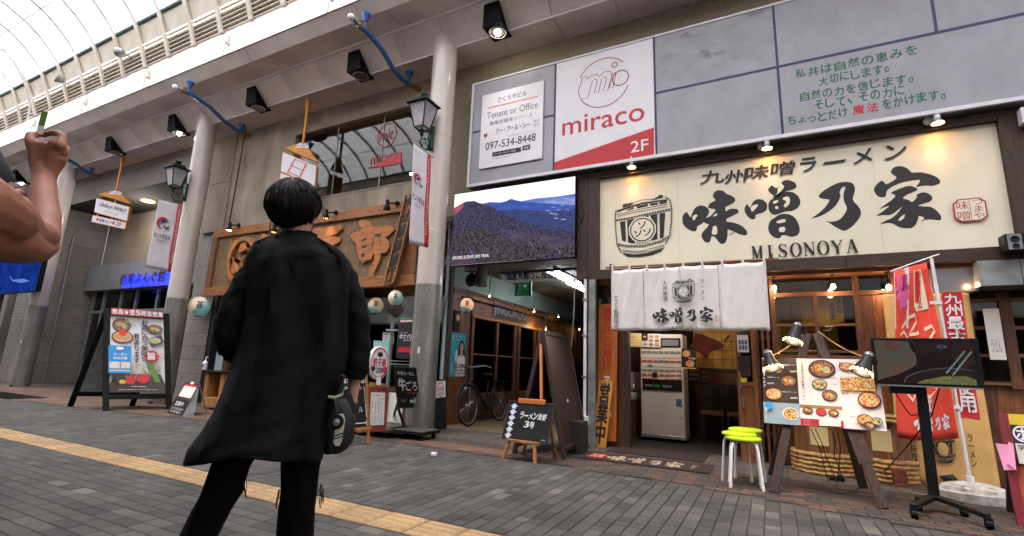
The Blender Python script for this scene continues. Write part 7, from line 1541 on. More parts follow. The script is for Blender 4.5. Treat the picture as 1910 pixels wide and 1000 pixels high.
# --- barrels
for i,(px,lab) in enumerate(((1541,'wooden barrel wrapped in straw rope behind the menu easel'),(1660,'second wooden barrel with a rope top, left of the tan banner'))):
    q=gp(px,[886,900][i]); rb=.285; cx,cy=q.x,q.y+rb*.75; t=thing('barrel',lab,'barrel',(cx,cy,0),'rope bound barrels under the window')
    n_=22
    for k in range(n_):
        a0=2*math.pi*k/n_; a1=2*math.pi*(k+1)/n_-.02; g=G(); r0,r1=rb*.9,rb*1.02; P_=[V(cx+r*math.cos(a),cy+r*math.sin(a),z) for z,rr2 in ((0.0,0),(.66,0)) for r,a in ((rb*.93-.02,a0),(rb*.93,a0),(rb*.93,a1),(rb*.93-.02,a1))]
        g.hexa([P_[0],P_[1],P_[2],P_[3],P_[4],P_[5],P_[6],P_[7]]); mk('stave',g,'barrel',t)
    g=G(); g.lathe(V(cx,cy,.6),[(rb*.9,0),(rb*.9,.02)],24); mk('lid',g,'barrel',t)
    for z in ((.02,.065,.11,.155,.2,.60,.645) if i else (.02,.065,.11,.155,.2,.61)):
        g=G(); pts=[V(cx+(rb+.005)*math.cos(2*math.pi*k/40),cy+(rb+.005)*math.sin(2*math.pi*k/40),z+.004*math.sin(k*2.1)) for k in range(41)]; g.tube(pts,.026,7,cap=False); mk('straw_rope',g,'rope',t,smooth=True)
    a=-math.pi/2-.15; g=G(); g.grid(lambda u,v:V(cx+(rb*.93+.003)*math.cos(a-.32+.64*u),cy+(rb*.93+.003)*math.sin(a-.32+.64*u),.52-.22*v),8,4); mk('paper_label',g,'paper_yellow',t)
q=gp(1668,906); t=thing('red_brick_block','single red brick standing on end at the banner foot','brick',tuple(q)); g=G(); g.box(q.x-.0,q.x+.11,q.y-.02,q.y+.09,0,.16); mk('brick',g,'red_brick',t,bevel=.006)
# --- tan banner with red strip hung on the wall
TB=6.62; TL,TR,BL,BR=at(1645,549,TB),at(1807,546,TB),at(1681,903,6.5),at(1867,922,6.45)
bn=thing('tan_banner','long tan cloth banner with a red strip of white characters on the wall','banner',tuple(BL))
def bf(u,v):
    p_=TL.lerp(TR,u).lerp(BL.lerp(BR,u),v**1.2); return p_+V(0,-.02*math.sin(v*5+u*3)-.012*math.sin(u*16+v*3),0)
g=G(); g.grid(bf,18,24); mk('cloth',g,'cloth_tan',bn,smooth=True,thick=.002)
def bprint(fn_,u0,u1,v0,v1,name,mats,nu=6,nv=14,off=.006): g=G(); g.grid(lambda u,v:bf(u0+(u1-u0)*u,v0+(v1-v0)*v)+V(0,-off,0),nu,nv); return mk(name,g,mats,bn,smooth=True)
def wrapprint(fn,name,par,surf,off):
    f_=F(V(0,0,1),V(1,0,1),V(0,0,0)); p=P(f_,0,.0004); fn(p)
    for i,v in enumerate(p.g.v): q=surf(v[0],1-v[2]); p.g.v[i]=tuple(q+V(0,-off-abs(v[1]),0))
    return p.done(name,par)
def strip(p):
    n_=8
    for j in range(12): p.rect(.69,.0+.70*j/12,.915,.70*(j+1)/12+.0005,'cloth_red2',raw=True); p.l-=p.st
    p.l+=.004
    for i,ch in enumerate('九州最古'): p.text(ch,.715,.02+.083*i,.89,.095+.083*i,'cloth_flag',.04,raw=True)
    for i,ch in enumerate('味噌使用'): p.text(ch,.715,.37+.078*i,.89,.44+.078*i,'cloth_flag',.04,raw=True)
    barrel_logo(p,.36,.77,.62,.9,'black_print','cloth_tan'); p.text('九州味噌',.15,.76,.21,.9,'black_print',.02,vert=True,raw=True); p.text('ラーメン',.74,.77,.8,.9,'black_print',.02,vert=True,raw=True)
    p.poly([(.02,.95),(.12,.93),(.2,.95),(.16,.965),(.05,.965)],'black_print',raw=True); p.poly([(.4,.95),(.55,.94),(.6,.96),(.45,.97)],'black_print',raw=True)
    for i in range(6): p.poly([(.5,.12+.04*i),(.56,.13+.04*i),(.57,.15+.04*i),(.5,.145+.04*i)],'black_print',raw=True)
wrapprint(strip,'banner_print',bn,bf,.012)
g=G(); g.tube([TL+V(-.03,0,.01),TR+V(.03,0,.01)],.01,6); mk('top_rod',g,'wood_plain',bn)
# --- red promotional flag on a white pole with a weighted base
pb=gp(1815,933); pt=pp(1737,482,pb,V(0,-1,0)); 
nf=thing('promotion_flag','red and white spring limited promotion flag on a white pole','flag',tuple(pb))
g=G(); g.tube([pb+Z_*.1,pt],.014,10); mk('pole',g,'white_paint',nf,smooth=True); g=G(); g.tube([pb+Z_*.08,pb+Z_*.2],.03,12); mk('socket',g,'white_paint',nf)
arm0=pp(1752,474,pb,V(0,-1,0)); arm1=pp(1661,506,pb,V(0,-1,0)); g=G(); g.tube([arm0,arm1],.007,6); mk('cross_arm',g,'white_paint',nf)
Fc=[pp(x,y,pb+V(0,-.03,0),V(0,-1,0)) for x,y in ((1667,506),(1729,489),(1673,815),(1790,818))]
def ff(u,v): 
    p_=Fc[0].lerp(Fc[1],u).lerp(Fc[2].lerp(Fc[3],u),v); return p_+V(0.02*math.sin(v*6)*(1-u)*0,-.025*math.sin(v*7+u*4)-.01*math.sin(u*13),-.03*math.sin(math.pi*u)*v)
g=G(); g.grid(ff,14,22); mk('cloth',g,'cloth_red',nf,smooth=True,thick=.002)
for z_ in (.62,.80): 
    q=pb.lerp(pt,.0)+(pt-pb)*z_; g=G(); g.box(q.x-.07,q.x+.02,q.y-.02,q.y+.015,q.z-.015,q.z+.015); mk('flag_clip',g,'white_paint',nf)
q=pb+(pt-pb)*.36; g=G(); g.box(q.x-.09,q.x+.02,q.y-.02,q.y+.015,q.z-.015,q.z+.015); mk('flag_clip',g,'white_paint',nf)
def spring(p):
    for j in range(10): p.rect(.0,.0+.036*j,.44-.012*j,.036*(j+1)+.001,'cloth_flag',raw=True); p.l-=p.st
    p.l+=.002; p.text('春',.04,.03,.40,.24,'cloth_pink',.05,raw=True)
    p.poly([(.56,.03),(.8,.03),(.86,.27),(.54,.27),(.5,.24)],'cloth_cream',raw=True); p.text('期間限定',.58,.04,.79,.26,'cloth_red2',.02,vert=True,raw=True)
    big=[[(.2,.38),(.4,.3),(.52,.29),(.5,.35),(.4,.4),(.55,.38),(.8,.36),(.86,.39),(.7,.45),(.55,.42),(.5,.44),(.7,.54),(.85,.6),(.8,.66),(.5,.5),(.45,.46),(.4,.55),(.2,.62),(.1,.6)]]
    p.line([(.15,.36),(.35,.30),(.5,.29),(.52,.33),(.42,.37),(.34,.40),(.5,.40),(.85,.37),(.9,.40),(.7,.46),(.55,.44),(.62,.52),(.88,.62),(.8,.68),(.6,.58),(.48,.50)],.02,'cloth_cream',raw=True)
    p.line([(.12,.40),(.2,.38),(.3,.42),(.28,.5),(.34,.56),(.2,.62),(.1,.60),(.16,.5),(.1,.44)],.018,'cloth_cream',raw=True); p.line([(.3,.62),(.55,.66),(.75,.72),(.6,.76),(.4,.72),(.3,.78),(.2,.74)],.018,'cloth_cream',raw=True)
    kanji(p,.28,.86,.9,.95,'cloth_flag','cloth_red'); barrel_logo(p,.34,.76,.62,.86,'cloth_flag','cloth_red')
wrapprint(spring,'flag_print',nf,ff,.004)
fbz=thing('flag_base','rounded white stone flag base with moulded swirls','base',tuple(pb)); g=G(); L_=.42
def bs(z,s): return [V(pb.x+.02+L_*.62*s*math.cos(a)*(1.1 if abs(math.cos(a))>.7 else 1),pb.y+.34*.55*s*math.sin(a),z) for a in [2*math.pi*k/24 for k in range(24)]]
rings=[bs(.0,1),bs(.07,1),bs(.08,.88),bs(.11,.8),bs(.13,.6),bs(.15,.3),bs(.15,.05)]
for a,b in zip(rings,rings[1:]): g.add(a+b,[(k,(k+1)%24,24+(k+1)%24,24+k) for k in range(24)])
mk('body',g,'stone_white',fbz,smooth=25)
for cx_ in (-.08,.08): 
    g=G(); c=V(pb.x+.02+cx_,pb.y-.12,.115); g.tube([c+V(.035*math.cos(a)*(1-.0*a),-.0,.0)+V(0,.02*math.sin(a),.015*math.sin(a)) for a in [k*.5 for k in range(13)]],.006,5); mk('swirl',g,'stone_white',fbz)
# --- TV on a wheeled stand
tc=gp(1749,955); tv=thing('television_stand','black flat television on a wheeled stand showing noodles and chopsticks','television',(tc.x,tc.y,0))
TY=tc.y-.05; up_=V(0,0,1)
TLt,TRt,BRt,BLt=[at(x,y,TY) for x,y in ((1624,630),(1826,631.5),(1837,727),(1634,719))]
TLt.x=BLt.x=(TLt.x+BLt.x)/2; TRt.x=BRt.x=(TRt.x+BRt.x)/2; TLt.z=TRt.z=(TLt.z+TRt.z)/2; BLt.z=BRt.z=(BLt.z+BRt.z)/2
g=G(); g.box(TLt.x,TRt.x,TY,TY+.06,BLt.z,TLt.z); mk('casing',g,'black_plastic',tv,bevel=.005); g=G(); g.box(TLt.x+.01,TRt.x-.01,TY-.004,TY,BLt.z+.0,BLt.z+.012); mk('chin_strip',g,'steel_dull',tv)
f_=F(V(TLt.x+.02,TY-.001,TLt.z-.018),V(TRt.x-.03,TY-.001,TLt.z-.018),V(TLt.x+.02,TY-.001,BLt.z+.03))
p=P(f_,.0005,.0005,z=(1640,620,8.333)); p.rect(0,0,1,1,'screen_dark',raw=True)
def tz(x,y): q=f_.fr(1640+x/8.333,620+y/8.333); return (min(1,max(0,q[0])),min(1,max(0,q[1])))
p.poly([tz(*q) for q in ((-130,120),(450,140),(480,250),(560,340),(585,440),(560,520),(430,590),(300,650),(60,720),(-60,740),(-130,600))],'tv_hand',raw=True)
p.poly([tz(*q) for q in ((500,140),(1100,160),(1050,260),(900,320),(600,320))],'tv_brown',raw=True); p.poly([tz(*q) for q in ((1120,180),(1250,140),(1440,170),(1500,500),(1300,560),(1130,400))],'tv_brown',raw=True)
p.poly([tz(*q) for q in ((385,780),(420,700),(560,630),(800,570),(1050,550),(1300,570),(1500,600),(1530,840),(400,810))],'tv_brown',raw=True); p.line([tz(*q) for q in ((385,780),(420,700),(560,630),(800,575),(1050,552),(1300,572),(1450,600))],.004,'tv_line',raw=True)
p.poly([tz(*q) for q in ((580,790),(700,740),(850,715),(1000,680),(1180,690),(1350,680),(1500,740),(1530,840),(640,810))],'tv_noodle',raw=True)
p.line([tz(1330,290),tz(1040,640)],.012,'tv_stick',raw=True); p.line([tz(1430,300),tz(1140,670)],.012,'tv_stick',raw=True); p.ell(*tz(965,222),.045,.04,'tv_line',16,ring=.35,raw=True); p.ell(*tz(1390,230),.035,.1,'tv_brown',raw=True); p.poly([tz(*q) for q in ((80,150),(310,150),(250,240),(150,250))],'map_red',raw=True); p.done('picture',tv)
g=G(); g.box(tc.x-.2,tc.x+.02,TY+.06,TY+.10,BLt.z-.05,BLt.z+.25); g.box(tc.x-.22,tc.x-.05,TY+.03,TY+.08,BLt.z-.06,BLt.z-.005); mk('mount_bracket',g,'black_metal',tv)
g=G(); g.box(tc.x-.035,tc.x+.035,TY+.08,TY+.12,.11,BLt.z+.2); mk('column',g,'black_metal',tv,bevel=.004)
for (px,py) in ((1704,951),(1712,938),(1797,948),(1844,970)):
    e=gp(px,py,.06); b0=V(tc.x,TY+.1,.10); g=G(); g.beam(b0,V(e.x,e.y,.085),.05,.035,side=Z_); mk('base_arm',g,'black_metal',tv,bevel=.004)
    g=G(); g.lathe(V(e.x-.02,e.y,.032),[(.032,0),(.032,.04)],14,axis=X_); g.box(e.x-.022,e.x+.022,e.y-.02,e.y+.02,.04,.075); mk('caster',g,'black_plastic',tv)
g=G(); g.tube(arc(at(1668,728,TY+.1),at(1700,775,TY+.15),.02)+[at(1740,770,TY+.1)],.005,5); g.tube([at(1752,725,TY),at(1745,750,TY+.1),at(1738,775,TY+.12),at(1690,835,TY+.3),gp(1640,890,.02)],.006,6); mk('power_cable',g,'cable_black',tv)
# --- red notice board at the right edge
A,B=gp(1886,975),gp(1990,1000); rb_=thing('red_notice_board','dark red framed food board with a pink sheet, cut by the right edge','sandwich board',tuple(A))
up,n=lean(A,B,R(14)); f_=F(pp(1868,772,A,n),pp(1990,778,A,n),pp(1908,985,A,n)); 
if f_.n.y>0: f_.n=-f_.n
g=G(); g.prism([f_.p(0,0),f_.p(1,0),f_.p(1,1),f_.p(0,1)],-f_.n*.02); mk('board',g,'red_wood',rb_,bevel=.004); 
for e in (0,1): g=G(); g.beam(f_.p(e,-.0,.008),f_.p(e,1.05,.008),.05,.03); mk('side_post',g,'dark_crimson',rb_,bevel=.003)
g=G(); b=gp(1885,955); g.beam(b,f_.p(.0,.05)-f_.n*.06,.045,.03); mk('rear_leg',g,'maroon_wood',rb_,bevel=.003)
p=P(f_,.012,.0006); p.rect(.12,.08,1,.45,'black_print',raw=True); p.rect(.12,-.0,1,.1,'postit',raw=True); p.ell(.3,.18,.16,.075,'sign_white',20,ring=.2,raw=True); p.text('ホ',.2,.13,.4,.23,'sign_white',.03,raw=True); p.rect(.15,.27,1,.45,'paper',raw=True); p.text('学生さん',.18,.28,.7,.33,'black_print',.02,raw=True); p.text('時給',.3,.38,.6,.44,'red_print',.02,raw=True); bowl(p,.6,.58,.35,.1,'food',raw=True); bowl(p,.8,.75,.4,.1,'food_red',raw=True); p.done('print',rb_)
pk=thing('pink_sheet','folded pink handwritten sheet clipped to the red board','paper',tuple(f_.p(0,.4))); g=G(); q=[pp(x,y,A+V(0,-.06,0),n) for x,y in ((1857,827),(1883,830),(1893,877),(1873,877))]; g.prism(q,f_.n*.002); mk('sheet',g,'paper_pink',pk); g=G(); q=[pp(x,y,A+V(0,-.09,0),n) for x,y in ((1881,824),(1890,828),(1896,878),(1877,862))]; g.prism(q,f_.n*.002); mk('folded_flap',g,'paper_pink',pk)
# ================================================================ PEOPLE
def skin(name,pts,edges,rad,m,parent,sub=2,root=0,smooth=True):
    base=wloc(parent) if parent else Vector((0,0,0))
    me=bpy.data.meshes.new(name); me.from_pydata([tuple(Vector(p)-base) for p in pts],edges,[]); o=bpy.data.objects.new(name,me); COL.objects.link(o)
    md=o.modifiers.new('s','SKIN'); md.use_smooth_shade=True
    for i,v in enumerate(me.skin_vertices[0].data):
        r=rad[i]; v.radius=(r,r) if not isinstance(r,tuple) else r; v.use_root=(i==root)
    sb_=o.modifiers.new('d','SUBSURF'); sb_.levels=sb_.render_levels=sub
    dg=bpy.context.evaluated_depsgraph_get(); me2=bpy.data.meshes.new_from_object(o.evaluated_get(dg)); bpy.data.objects.remove(o)
    me2.name=name; me2.materials.clear(); me2.materials.append(M(m)); me2.polygons.foreach_set('use_smooth',[True]*len(me2.polygons))
    o=bpy.data.objects.new(name,me2); COL.objects.link(o); 
    if parent: o.parent=parent
    return o
def hand_pts(w,dirv,side,palm,curl=.6,sc=1.0):   # wrist, finger direction, thumb side, palm normal
    pts=[];ed=[];ra=[]
    P0=w+dirv*.045*sc; 
    for i,(o,l) in enumerate(((-.030,.95),(-.010,1.05),(.010,1.0),(.029,.80))):
        base_=w+dirv*.088*sc-side*o*-1*sc*-1
        base_=w+dirv*.086*sc+side*(-o)*sc
        a=curl; p1=base_; d1=(dirv*math.cos(a)+palm*math.sin(a)).normalized(); p2=p1+d1*.038*l*sc; d2=(dirv*math.cos(a*2.1)+palm*math.sin(a*2.1)).normalized(); p3=p2+d2*.026*l*sc; d3=(dirv*math.cos(a*2.9)+palm*math.sin(a*2.9)).normalized(); p4=p3+d3*.020*l*sc
        n=len(pts); pts+=[p1,p2,p3,p4]; ra+=[.0095*sc,.0088*sc,.008*sc,.0068*sc]; ed+=[(n,n+1),(n+1,n+2),(n+2,n+3)]; ed.append(('P',n))
    t1=w+dirv*.03*sc+side*.026*sc+palm*.008*sc; t2=t1+(dirv*.6+side*.6+palm*.5).normalized()*.035*sc; t3=t2+(dirv*.8+palm*.6+side*.05).normalized()*.03*sc; n=len(pts); pts+=[t1,t2,t3]; ra+=[.014*sc,.0105*sc,.0085*sc]; ed+=[(n,n+1),(n+1,n+2),('P',n)]
    return P0,pts,ed,ra
# ---- woman/man in black seen from behind
BC=pd(556,520,1.9); az=math.atan2(-BC.x,BC.y); RT=V(math.cos(az),math.sin(az),0); FW=V(-math.sin(az),math.cos(az),0)
def pb_(x,y,dz=0): return pp(x,y,BC+FW*dz,FW)
pr_=thing('person','person seen from behind in a loose black shirt, looking up, dark bobbed hair','person',(BC.x,BC.y,0))
hd=pb_(549,394); nk=pb_(556,433)
sL,sR=pb_(486,504),pb_(622,504); 
pel=pb_(545,740); sp=pb_(553,600,.0); ch_=pb_(556,500)
eL,eR=pb_(431,614),pb_(666,606); wL=pb_(470,668,.14); wR=pb_(660,716,.05)
kL,kR=pb_(425,900,.02),pb_(556,900,.0)
aL=V(kL.x,kL.y,0)-RT*.13+FW*.0+Z_*.09; aR=V(kR.x,kR.y,0)+RT*.0+Z_*.09
hL,hR=pel-RT*.09-Z_*.06,pel+RT*.085-Z_*.06
tL,tR=V(aL.x,aL.y,.03)+FW*.17,V(aR.x,aR.y,.03)+FW*.17
chin=hd-Z_*.085+FW*.055+RT*.02
pts=[pel,sp,ch_,nk-Z_*.02,hd-Z_*.03,hd+Z_*.05,sL+RT*.02,eL,wL,sR-RT*.02,eR,wR,hL,kL,aL,tL,hR,kR,aR,tR,chin]
ed=[(0,1),(1,2),(2,3),(3,4),(4,5),(2,6),(6,7),(7,8),(2,9),(9,10),(10,11),(0,12),(12,13),(13,14),(14,15),(0,16),(16,17),(17,18),(18,19),(4,20)]
ra=[.085,.075,.075,.045,.072,.065,.036,.032,.026,.036,.032,.026,.062,.042,.034,.03,.062,.042,.034,.03,.035]
for (wi,wr_,dv_,sd_,pm_) in ((8,wL,(wL-eL).normalized(),Z_,-FW),(11,wR,V(0,0,-1)+FW*.15,FW,-RT)):
    P0,hp,he,hr=hand_pts(wr_,dv_.normalized(),sd_,pm_,.45,.95); n=len(pts); pts.append(P0); ra.append((.03,.016)); ed.append((wi,n)); b=len(pts); pts+=hp; ra+=hr
    ed+=[(n,b+e[1]) if e[0]=='P' else (b+e[0],b+e[1]) for e in he]
skin('body',pts,ed,ra,'skin_pale',pr_)
# head shape with face parts on the far side, ear on the right
hdirs=(FW*.86+RT*.38+Z_*.33).normalized(); hrt=hdirs.cross(Z_).normalized()*1; hup=hrt.cross(hdirs)
g=G(); 
def hpnt(u,v,sx,sy,sz,c=hd): t=math.pi*v; a=2*math.pi*u; return c+hrt*(sx*math.sin(t)*math.cos(a))+hdirs*(sy*math.sin(t)*math.sin(a))+hup*(-sz*math.cos(t))
g.grid(lambda u,v:hpnt(u,v,.072,.09,.105,hd-hup*.012+hdirs*.012),24,16); mk('face',g,'skin_pale',pr_,smooth=True)
g=G(); g.ball(hd+hdirs*.105-hup*.015,.013,8); mk('nose',g,'skin_pale',pr_,smooth=True)
for s_ in (-1,1): g=G(); g.ball(hd+hdirs*.088+hrt*.03*s_+hup*.015,(.012,.012,.008),8); mk('eye',g,'sign_white',pr_,smooth=True); g=G(); g.tube([hd+hdirs*.09+hrt*(.018+.0)*s_+hup*.03,hd+hdirs*.085+hrt*.045*s_+hup*.03],.003,5); mk('eyebrow',g,'hair',pr_)
g=G(); g.tube([hd+hdirs*.094-hrt*.02-hup*.055,hd+hdirs*.097-hup*.056,hd+hdirs*.094+hrt*.02-hup*.055],.005,6); mk('lips',g,'red_pale',pr_)
for s_ in (-1,1):
    g=G(); c=hd+hrt*.076*s_-hup*.02-hdirs*.005; g.grid(lambda u,v:c+hrt*(.010*math.cos(2*math.pi*u)*math.sin(math.pi*v)*s_)+hdirs*(.017*math.sin(2*math.pi*u)*math.sin(math.pi*v))+hup*(-.030*math.cos(math.pi*v)),10,8); mk('ear',g,'skin_pale',pr_,smooth=True)
# hair: bowl of a rounded bob made of many locks
g=G(); rh=random.Random(4)
def hs_(a,v):   # a around, v from crown to edge
    face=max(0,math.sin(a))            # toward the face
    sidek=abs(math.cos(a))
    end=2.70-1.42*face**1.1-.34*sidek; t=end*v
    r=(1+.06*math.sin(t*1.4)); swell=1+.10*math.sin(min(t,1.9)*1.15)-.16*max(0,t-1.6)
    return hd+hup*.022-hdirs*.006+hrt*(.090*swell*math.sin(t)*math.cos(a))+hdirs*(.103*swell*math.sin(t)*math.sin(a))+hup*(.106*math.cos(t)*(1 if t<1.57 else 1.0))
def hfn(u,v):
    a=2*math.pi*u; w=.0022*math.sin(a*23+3*math.sin(v*4))*min(1,v*3)+.0014*math.sin(a*41+v*5)*min(1,v*3); q=hs_(a,v); return q+(q-hd).normalized()*w
g.grid(hfn,160,26); mk('hair',g,'hair',pr_,smooth=60)
g=G()
for k in range(380):
    a=rh.uniform(0,2*math.pi); v0=rh.uniform(.0,.75); v1=min(.985,v0+rh.uniform(.2,.35)); n_=6; pth=[]
    for j in range(n_+1): v=v0+(v1-v0)*j/n_; q=hs_(a+.05*math.sin(j+k),v); pth.append(q+(q-hd).normalized()*(.0035*math.sin(math.pi*j/n_)+(.001 if j else -.002)))
    g.tube(pth,[.0006]+[.0016]*(n_-1)+[.0003],5)
mk('hair_locks',g,'hair',pr_,smooth=True,kind='stuff')
g=G(); g.tube([hd+hrt*.078+hup*.008+hdirs*.0,hd+hrt*.080+hup*.012+hdirs*.07,hd+hrt*.06+hup*.012+hdirs*.105],.0022,6); c=hd+hrt*.035+hdirs*.108+hup*.01; g.tube([c+hrt*.022*math.cos(a)+hup*.016*math.sin(a)+hdirs*(-.004*math.cos(a)) for a in [k*.55 for k in range(13)]],.0018,5); c=hd-hrt*.03+hdirs*.108+hup*.01; g.tube([c+hrt*.022*math.cos(a)+hup*.016*math.sin(a) for a in [k*.55 for k in range(13)]],.0018,5); mk('glasses',g,'black_metal',pr_)
# mask cord / earphone cord loops
g=G(); 
for pl_ in (((604,386),(602,398),(607,412),(603,420),(590,408),(583,425),(580,437)),((505,413),(503,425),(505,436),(512,443),(522,442),(527,432))):
    g.tube([pp(x,y,hd-FW*.0,FW) for x,y in pl_],.0022,6)
mk('ear_cord',g,'cable_black',pr_)
# shirt: lofted from the traced outline
def loft(rows,dep,nseg=40,waves=.012,seed=1,cz=0,open_top=True):
    g=G(); vs=[]; rw=random.Random(seed)
    for i,(y,l,r,d) in enumerate(rows):
        a,b=pb_(l,y),pb_(r,y); c=(a+b)/2; hw=(b-a).length/2; z=c.z
        for k in range(nseg):
            t=2*math.pi*k/nseg; ct,st=math.cos(t),math.sin(t); e=.75
            x=hw*abs(ct)**e*(1 if ct>0 else -1); dd_=d*abs(st)**.85*(1 if st>0 else -1)
            fold=waves*(math.sin(t*5+i*.12)+.6*math.sin(t*9-i*.17))*min(1,i/12)*(.4+.6*abs(st))+(.0045*math.sin(t*13+i*.55)+.0035*math.sin(t*21-i*.8)+.003*math.sin(t*7+i*1.3))*min(1,i/6)*abs(st)
            vs.append(c+RT*x+FW*(dd_+fold+cz))
    n=nseg
    g.add(vs,[(i*n+k,i*n+(k+1)%n,(i+1)*n+(k+1)%n,(i+1)*n+k) for i in range(len(rows)-1) for k in range(n)]); return g
rows=[(438,526,586,.055),(446,514,602,.07),(455,494,622,.085),(465,474,640,.10),(478,464,650,.115),(500,455,655,.125),(530,453,654,.13),(570,452,652,.13),(610,448,650,.13),(650,440,650,.135),(690,429,642,.14),(730,416,624,.145),(770,398,614,.15),(805,375,608,.155),(832,352,604,.16),(846,346,601,.16)]
rows=[tuple(a_+(b_-a_)*f_/3 for a_,b_ in zip(r1_,r2_)) for r1_,r2_ in zip(rows,rows[1:]) for f_ in range(3)]+[rows[-1]]
g=loft(rows,0,48,.017); 
# hem dips: raise the hem in the middle (curved shirt tails)
n=48; last=(len(rows)-1)*n
for k in range(n):
    for row,wt in ((len(rows)-1,1),(len(rows)-2,.7),(len(rows)-3,.45),(len(rows)-4,.2)):
        v=Vector(g.v[row*n+k]); x=(v-pb_(480,846)).dot(RT); g.v[row*n+k]=tuple(v+Z_*wt*(.016*math.cos(x*14+.3)-.004))
mk('shirt',g,'shirt',pr_,smooth=True,thick=.003)
g=G(); g.tube([pb_(x,y,dz) for x,y,dz in ((476,484,-.085),(510,477,-.118),(556,475,-.125),(604,477,-.118),(640,484,-.085))],.0022,5); g.tube([pb_(x,y,-.128) for x,y in ((540,481),(545,492),(549,506))],.003,5); g.tube([pb_(x,y,-.128) for x,y in ((560,481),(554,493),(550,506))],.003,5); g.tube([pb_(x,y,-.131) for x,y in ((549,506),(562,560),(578,620),(592,680))],.0015,5); mk('shirt_seams',g,'shirt',pr_)
g=G(); g.tube([pb_(528,440,-.02),pb_(540,435,-.045),pb_(558,433,-.055),pb_(578,435,-.045),pb_(589,441,-.02)],.009,8); mk('collar',g,'shirt',pr_,smooth=True)
def sleeve(pts,rad,name='sleeve'):
    g=G(); P_=[Vector(p) for p in pts]; rr2=[]; ps=[]
    for i in range(len(P_)-1):
        for j in range(4):
            f=j/4; ps.append(P_[i].lerp(P_[i+1],f)); rr2.append(rad[i]*(1-f)+rad[i+1]*f)
    ps.append(P_[-1]); rr2.append(rad[-1]); g.tube(ps,rr2,28,cap=False)
    for q_ in range(len(g.v)):
        i_=q_//28; t_=2*math.pi*(q_%28)/28; c_=ps[i_]; d_=Vector(g.v[q_])-c_; g.v[q_]=tuple(c_+d_*(1+(.07*math.sin(t_*2+i_*1.4)+.05*math.sin(t_*5-i_*2.1)+.03*math.sin(t_*9+i_*2.9))*(min(1,i_/4))))
    mk(name,g,'shirt',pr_,smooth=True,thick=.002)
sleeve([pb_(500,484),pb_(481,498),pb_(467,522),pb_(445,560),pb_(428,600),pb_(429,634,.01),pb_(441,655,.06),pb_(468,672,.13)],[.038,.048,.050,.050,.049,.050,.048,.042])
sleeve([pb_(612,484),pb_(630,498),pb_(643,522),pb_(657,560),pb_(667,600),pb_(667,640,.01),pb_(665,680,.02),pb_(661,703,.03)],[.038,.048,.050,.049,.047,.049,.050,.046])
# trousers
def leg(rows2,name,seed):
    g=G(); n=24; vs=[]
    for i,(y,l,r,dz) in enumerate(rows2):
        if isinstance(y,tuple): c,hw,z=y[0],y[1],0
        else: a,b=pb_(l,y,dz),pb_(r,y,dz); c=(a+b)/2; hw=(b-a).length/2
        for k in range(n): t=2*math.pi*k/n; w=.003*math.sin(t*3+i*1.7)+.003*math.sin(t*5-i); vs.append(c+RT*(hw+w)*math.cos(t)+FW*(hw*1.05+w)*math.sin(t))
    g.add(vs,[(i*n+k,i*n+(k+1)%n,(i+1)*n+(k+1)%n,(i+1)*n+k) for i in range(len(rows2)-1) for k in range(n)]); mk(name,g,'pants',pr_,smooth=True)
leg([(720,440,560,0),(780,420,530,0),(840,405,485,0),(870,394,468,0),(905,378,454,.02),(920,372,450,.01),(950,358,434,-.0),(1000,335,408,-.01),((aL+Z_*.12,.065),0,0,0),((aL-Z_*.03,.068),0,0,0)],'trouser_leg',1)
leg([(720,545,640,0),(780,535,620,0),(840,527,604,0),(870,525,597,0),(900,522,591,.01),(925,520,588,.0),(950,519,588,0),(1000,517,586,0),((aR+Z_*.12,.065),0,0,0),((aR-Z_*.03,.068),0,0,0)],'trouser_leg',2)
g=G()
for (x,y,dx,n_) in ((455,895,4,7),(597,908,3,12),(523,915,-6,9)):
    for k in range(n_): x0=x+rh.uniform(-4,4); y0=y+rh.uniform(-6,4); g.tube([pb_(x0,y0,-.02),pb_(x0+rh.uniform(-3,4)+dx*.3,y0+rh.uniform(8,16),-.03),pb_(x0+dx+rh.uniform(-5,5),y0+rh.uniform(20,38),-.02)],.0011,4)
mk('frayed_threads',g,'pants',pr_,kind='stuff')
for s_,a in ((0,aL),(1,aR)):
    g=G(); c=a+FW*.07; g.grid(lambda u,v:V(c.x,c.y,0)+RT*(.047*math.cos(2*math.pi*u)*math.sin(math.pi*v*.5)**.6)+FW*(.14*math.sin(2*math.pi*u)*math.sin(math.pi*v*.5)**.6)+Z_*(.09*math.cos(math.pi*v*.5)),20,8); mk('shoe',g,'black_plastic',pr_,smooth=True)
# bag with leather tag and key holder
bg_=thing('shoulder_pouch','black shoulder pouch with a cream leather tag and a round silver badge at the hip','bag',tuple(pb_(625,800)))
def pouch(l,r,y): return pb_(l,y,-.05),pb_(r,y,-.05)
g=loft([(742,606,654,.03),(752,600,662,.045),(780,598,664,.05),(820,598,660,.05),(836,600,648,.045),(846,604,634,.02)],0,20,.002); mk('pouch',g,'strap',bg_,smooth=True)
g=G(); g.tube([pb_(612,740,-.08),pb_(625,742,-.085),pb_(640,735,-.085),pb_(646,722,-.08)],.006,8); mk('light_zip',g,'cream_leather',bg_,smooth=True)
g=G(); g.tube([pb_(628,738,-.06),pb_(634,720,-.075),pb_(640,700,-.09)],.010,6); mk('strap',g,'strap',bg_)
g=G(); q=[pb_(x,y,-.11) for x,y in ((627,782),(632,772),(641,772),(644,782),(638,822),(633,832),(625,832),(621,824))]; g.prism(q,-FW*.003); tg=mk('leather_tag',g,'cream_leather',bg_,bevel=.001)
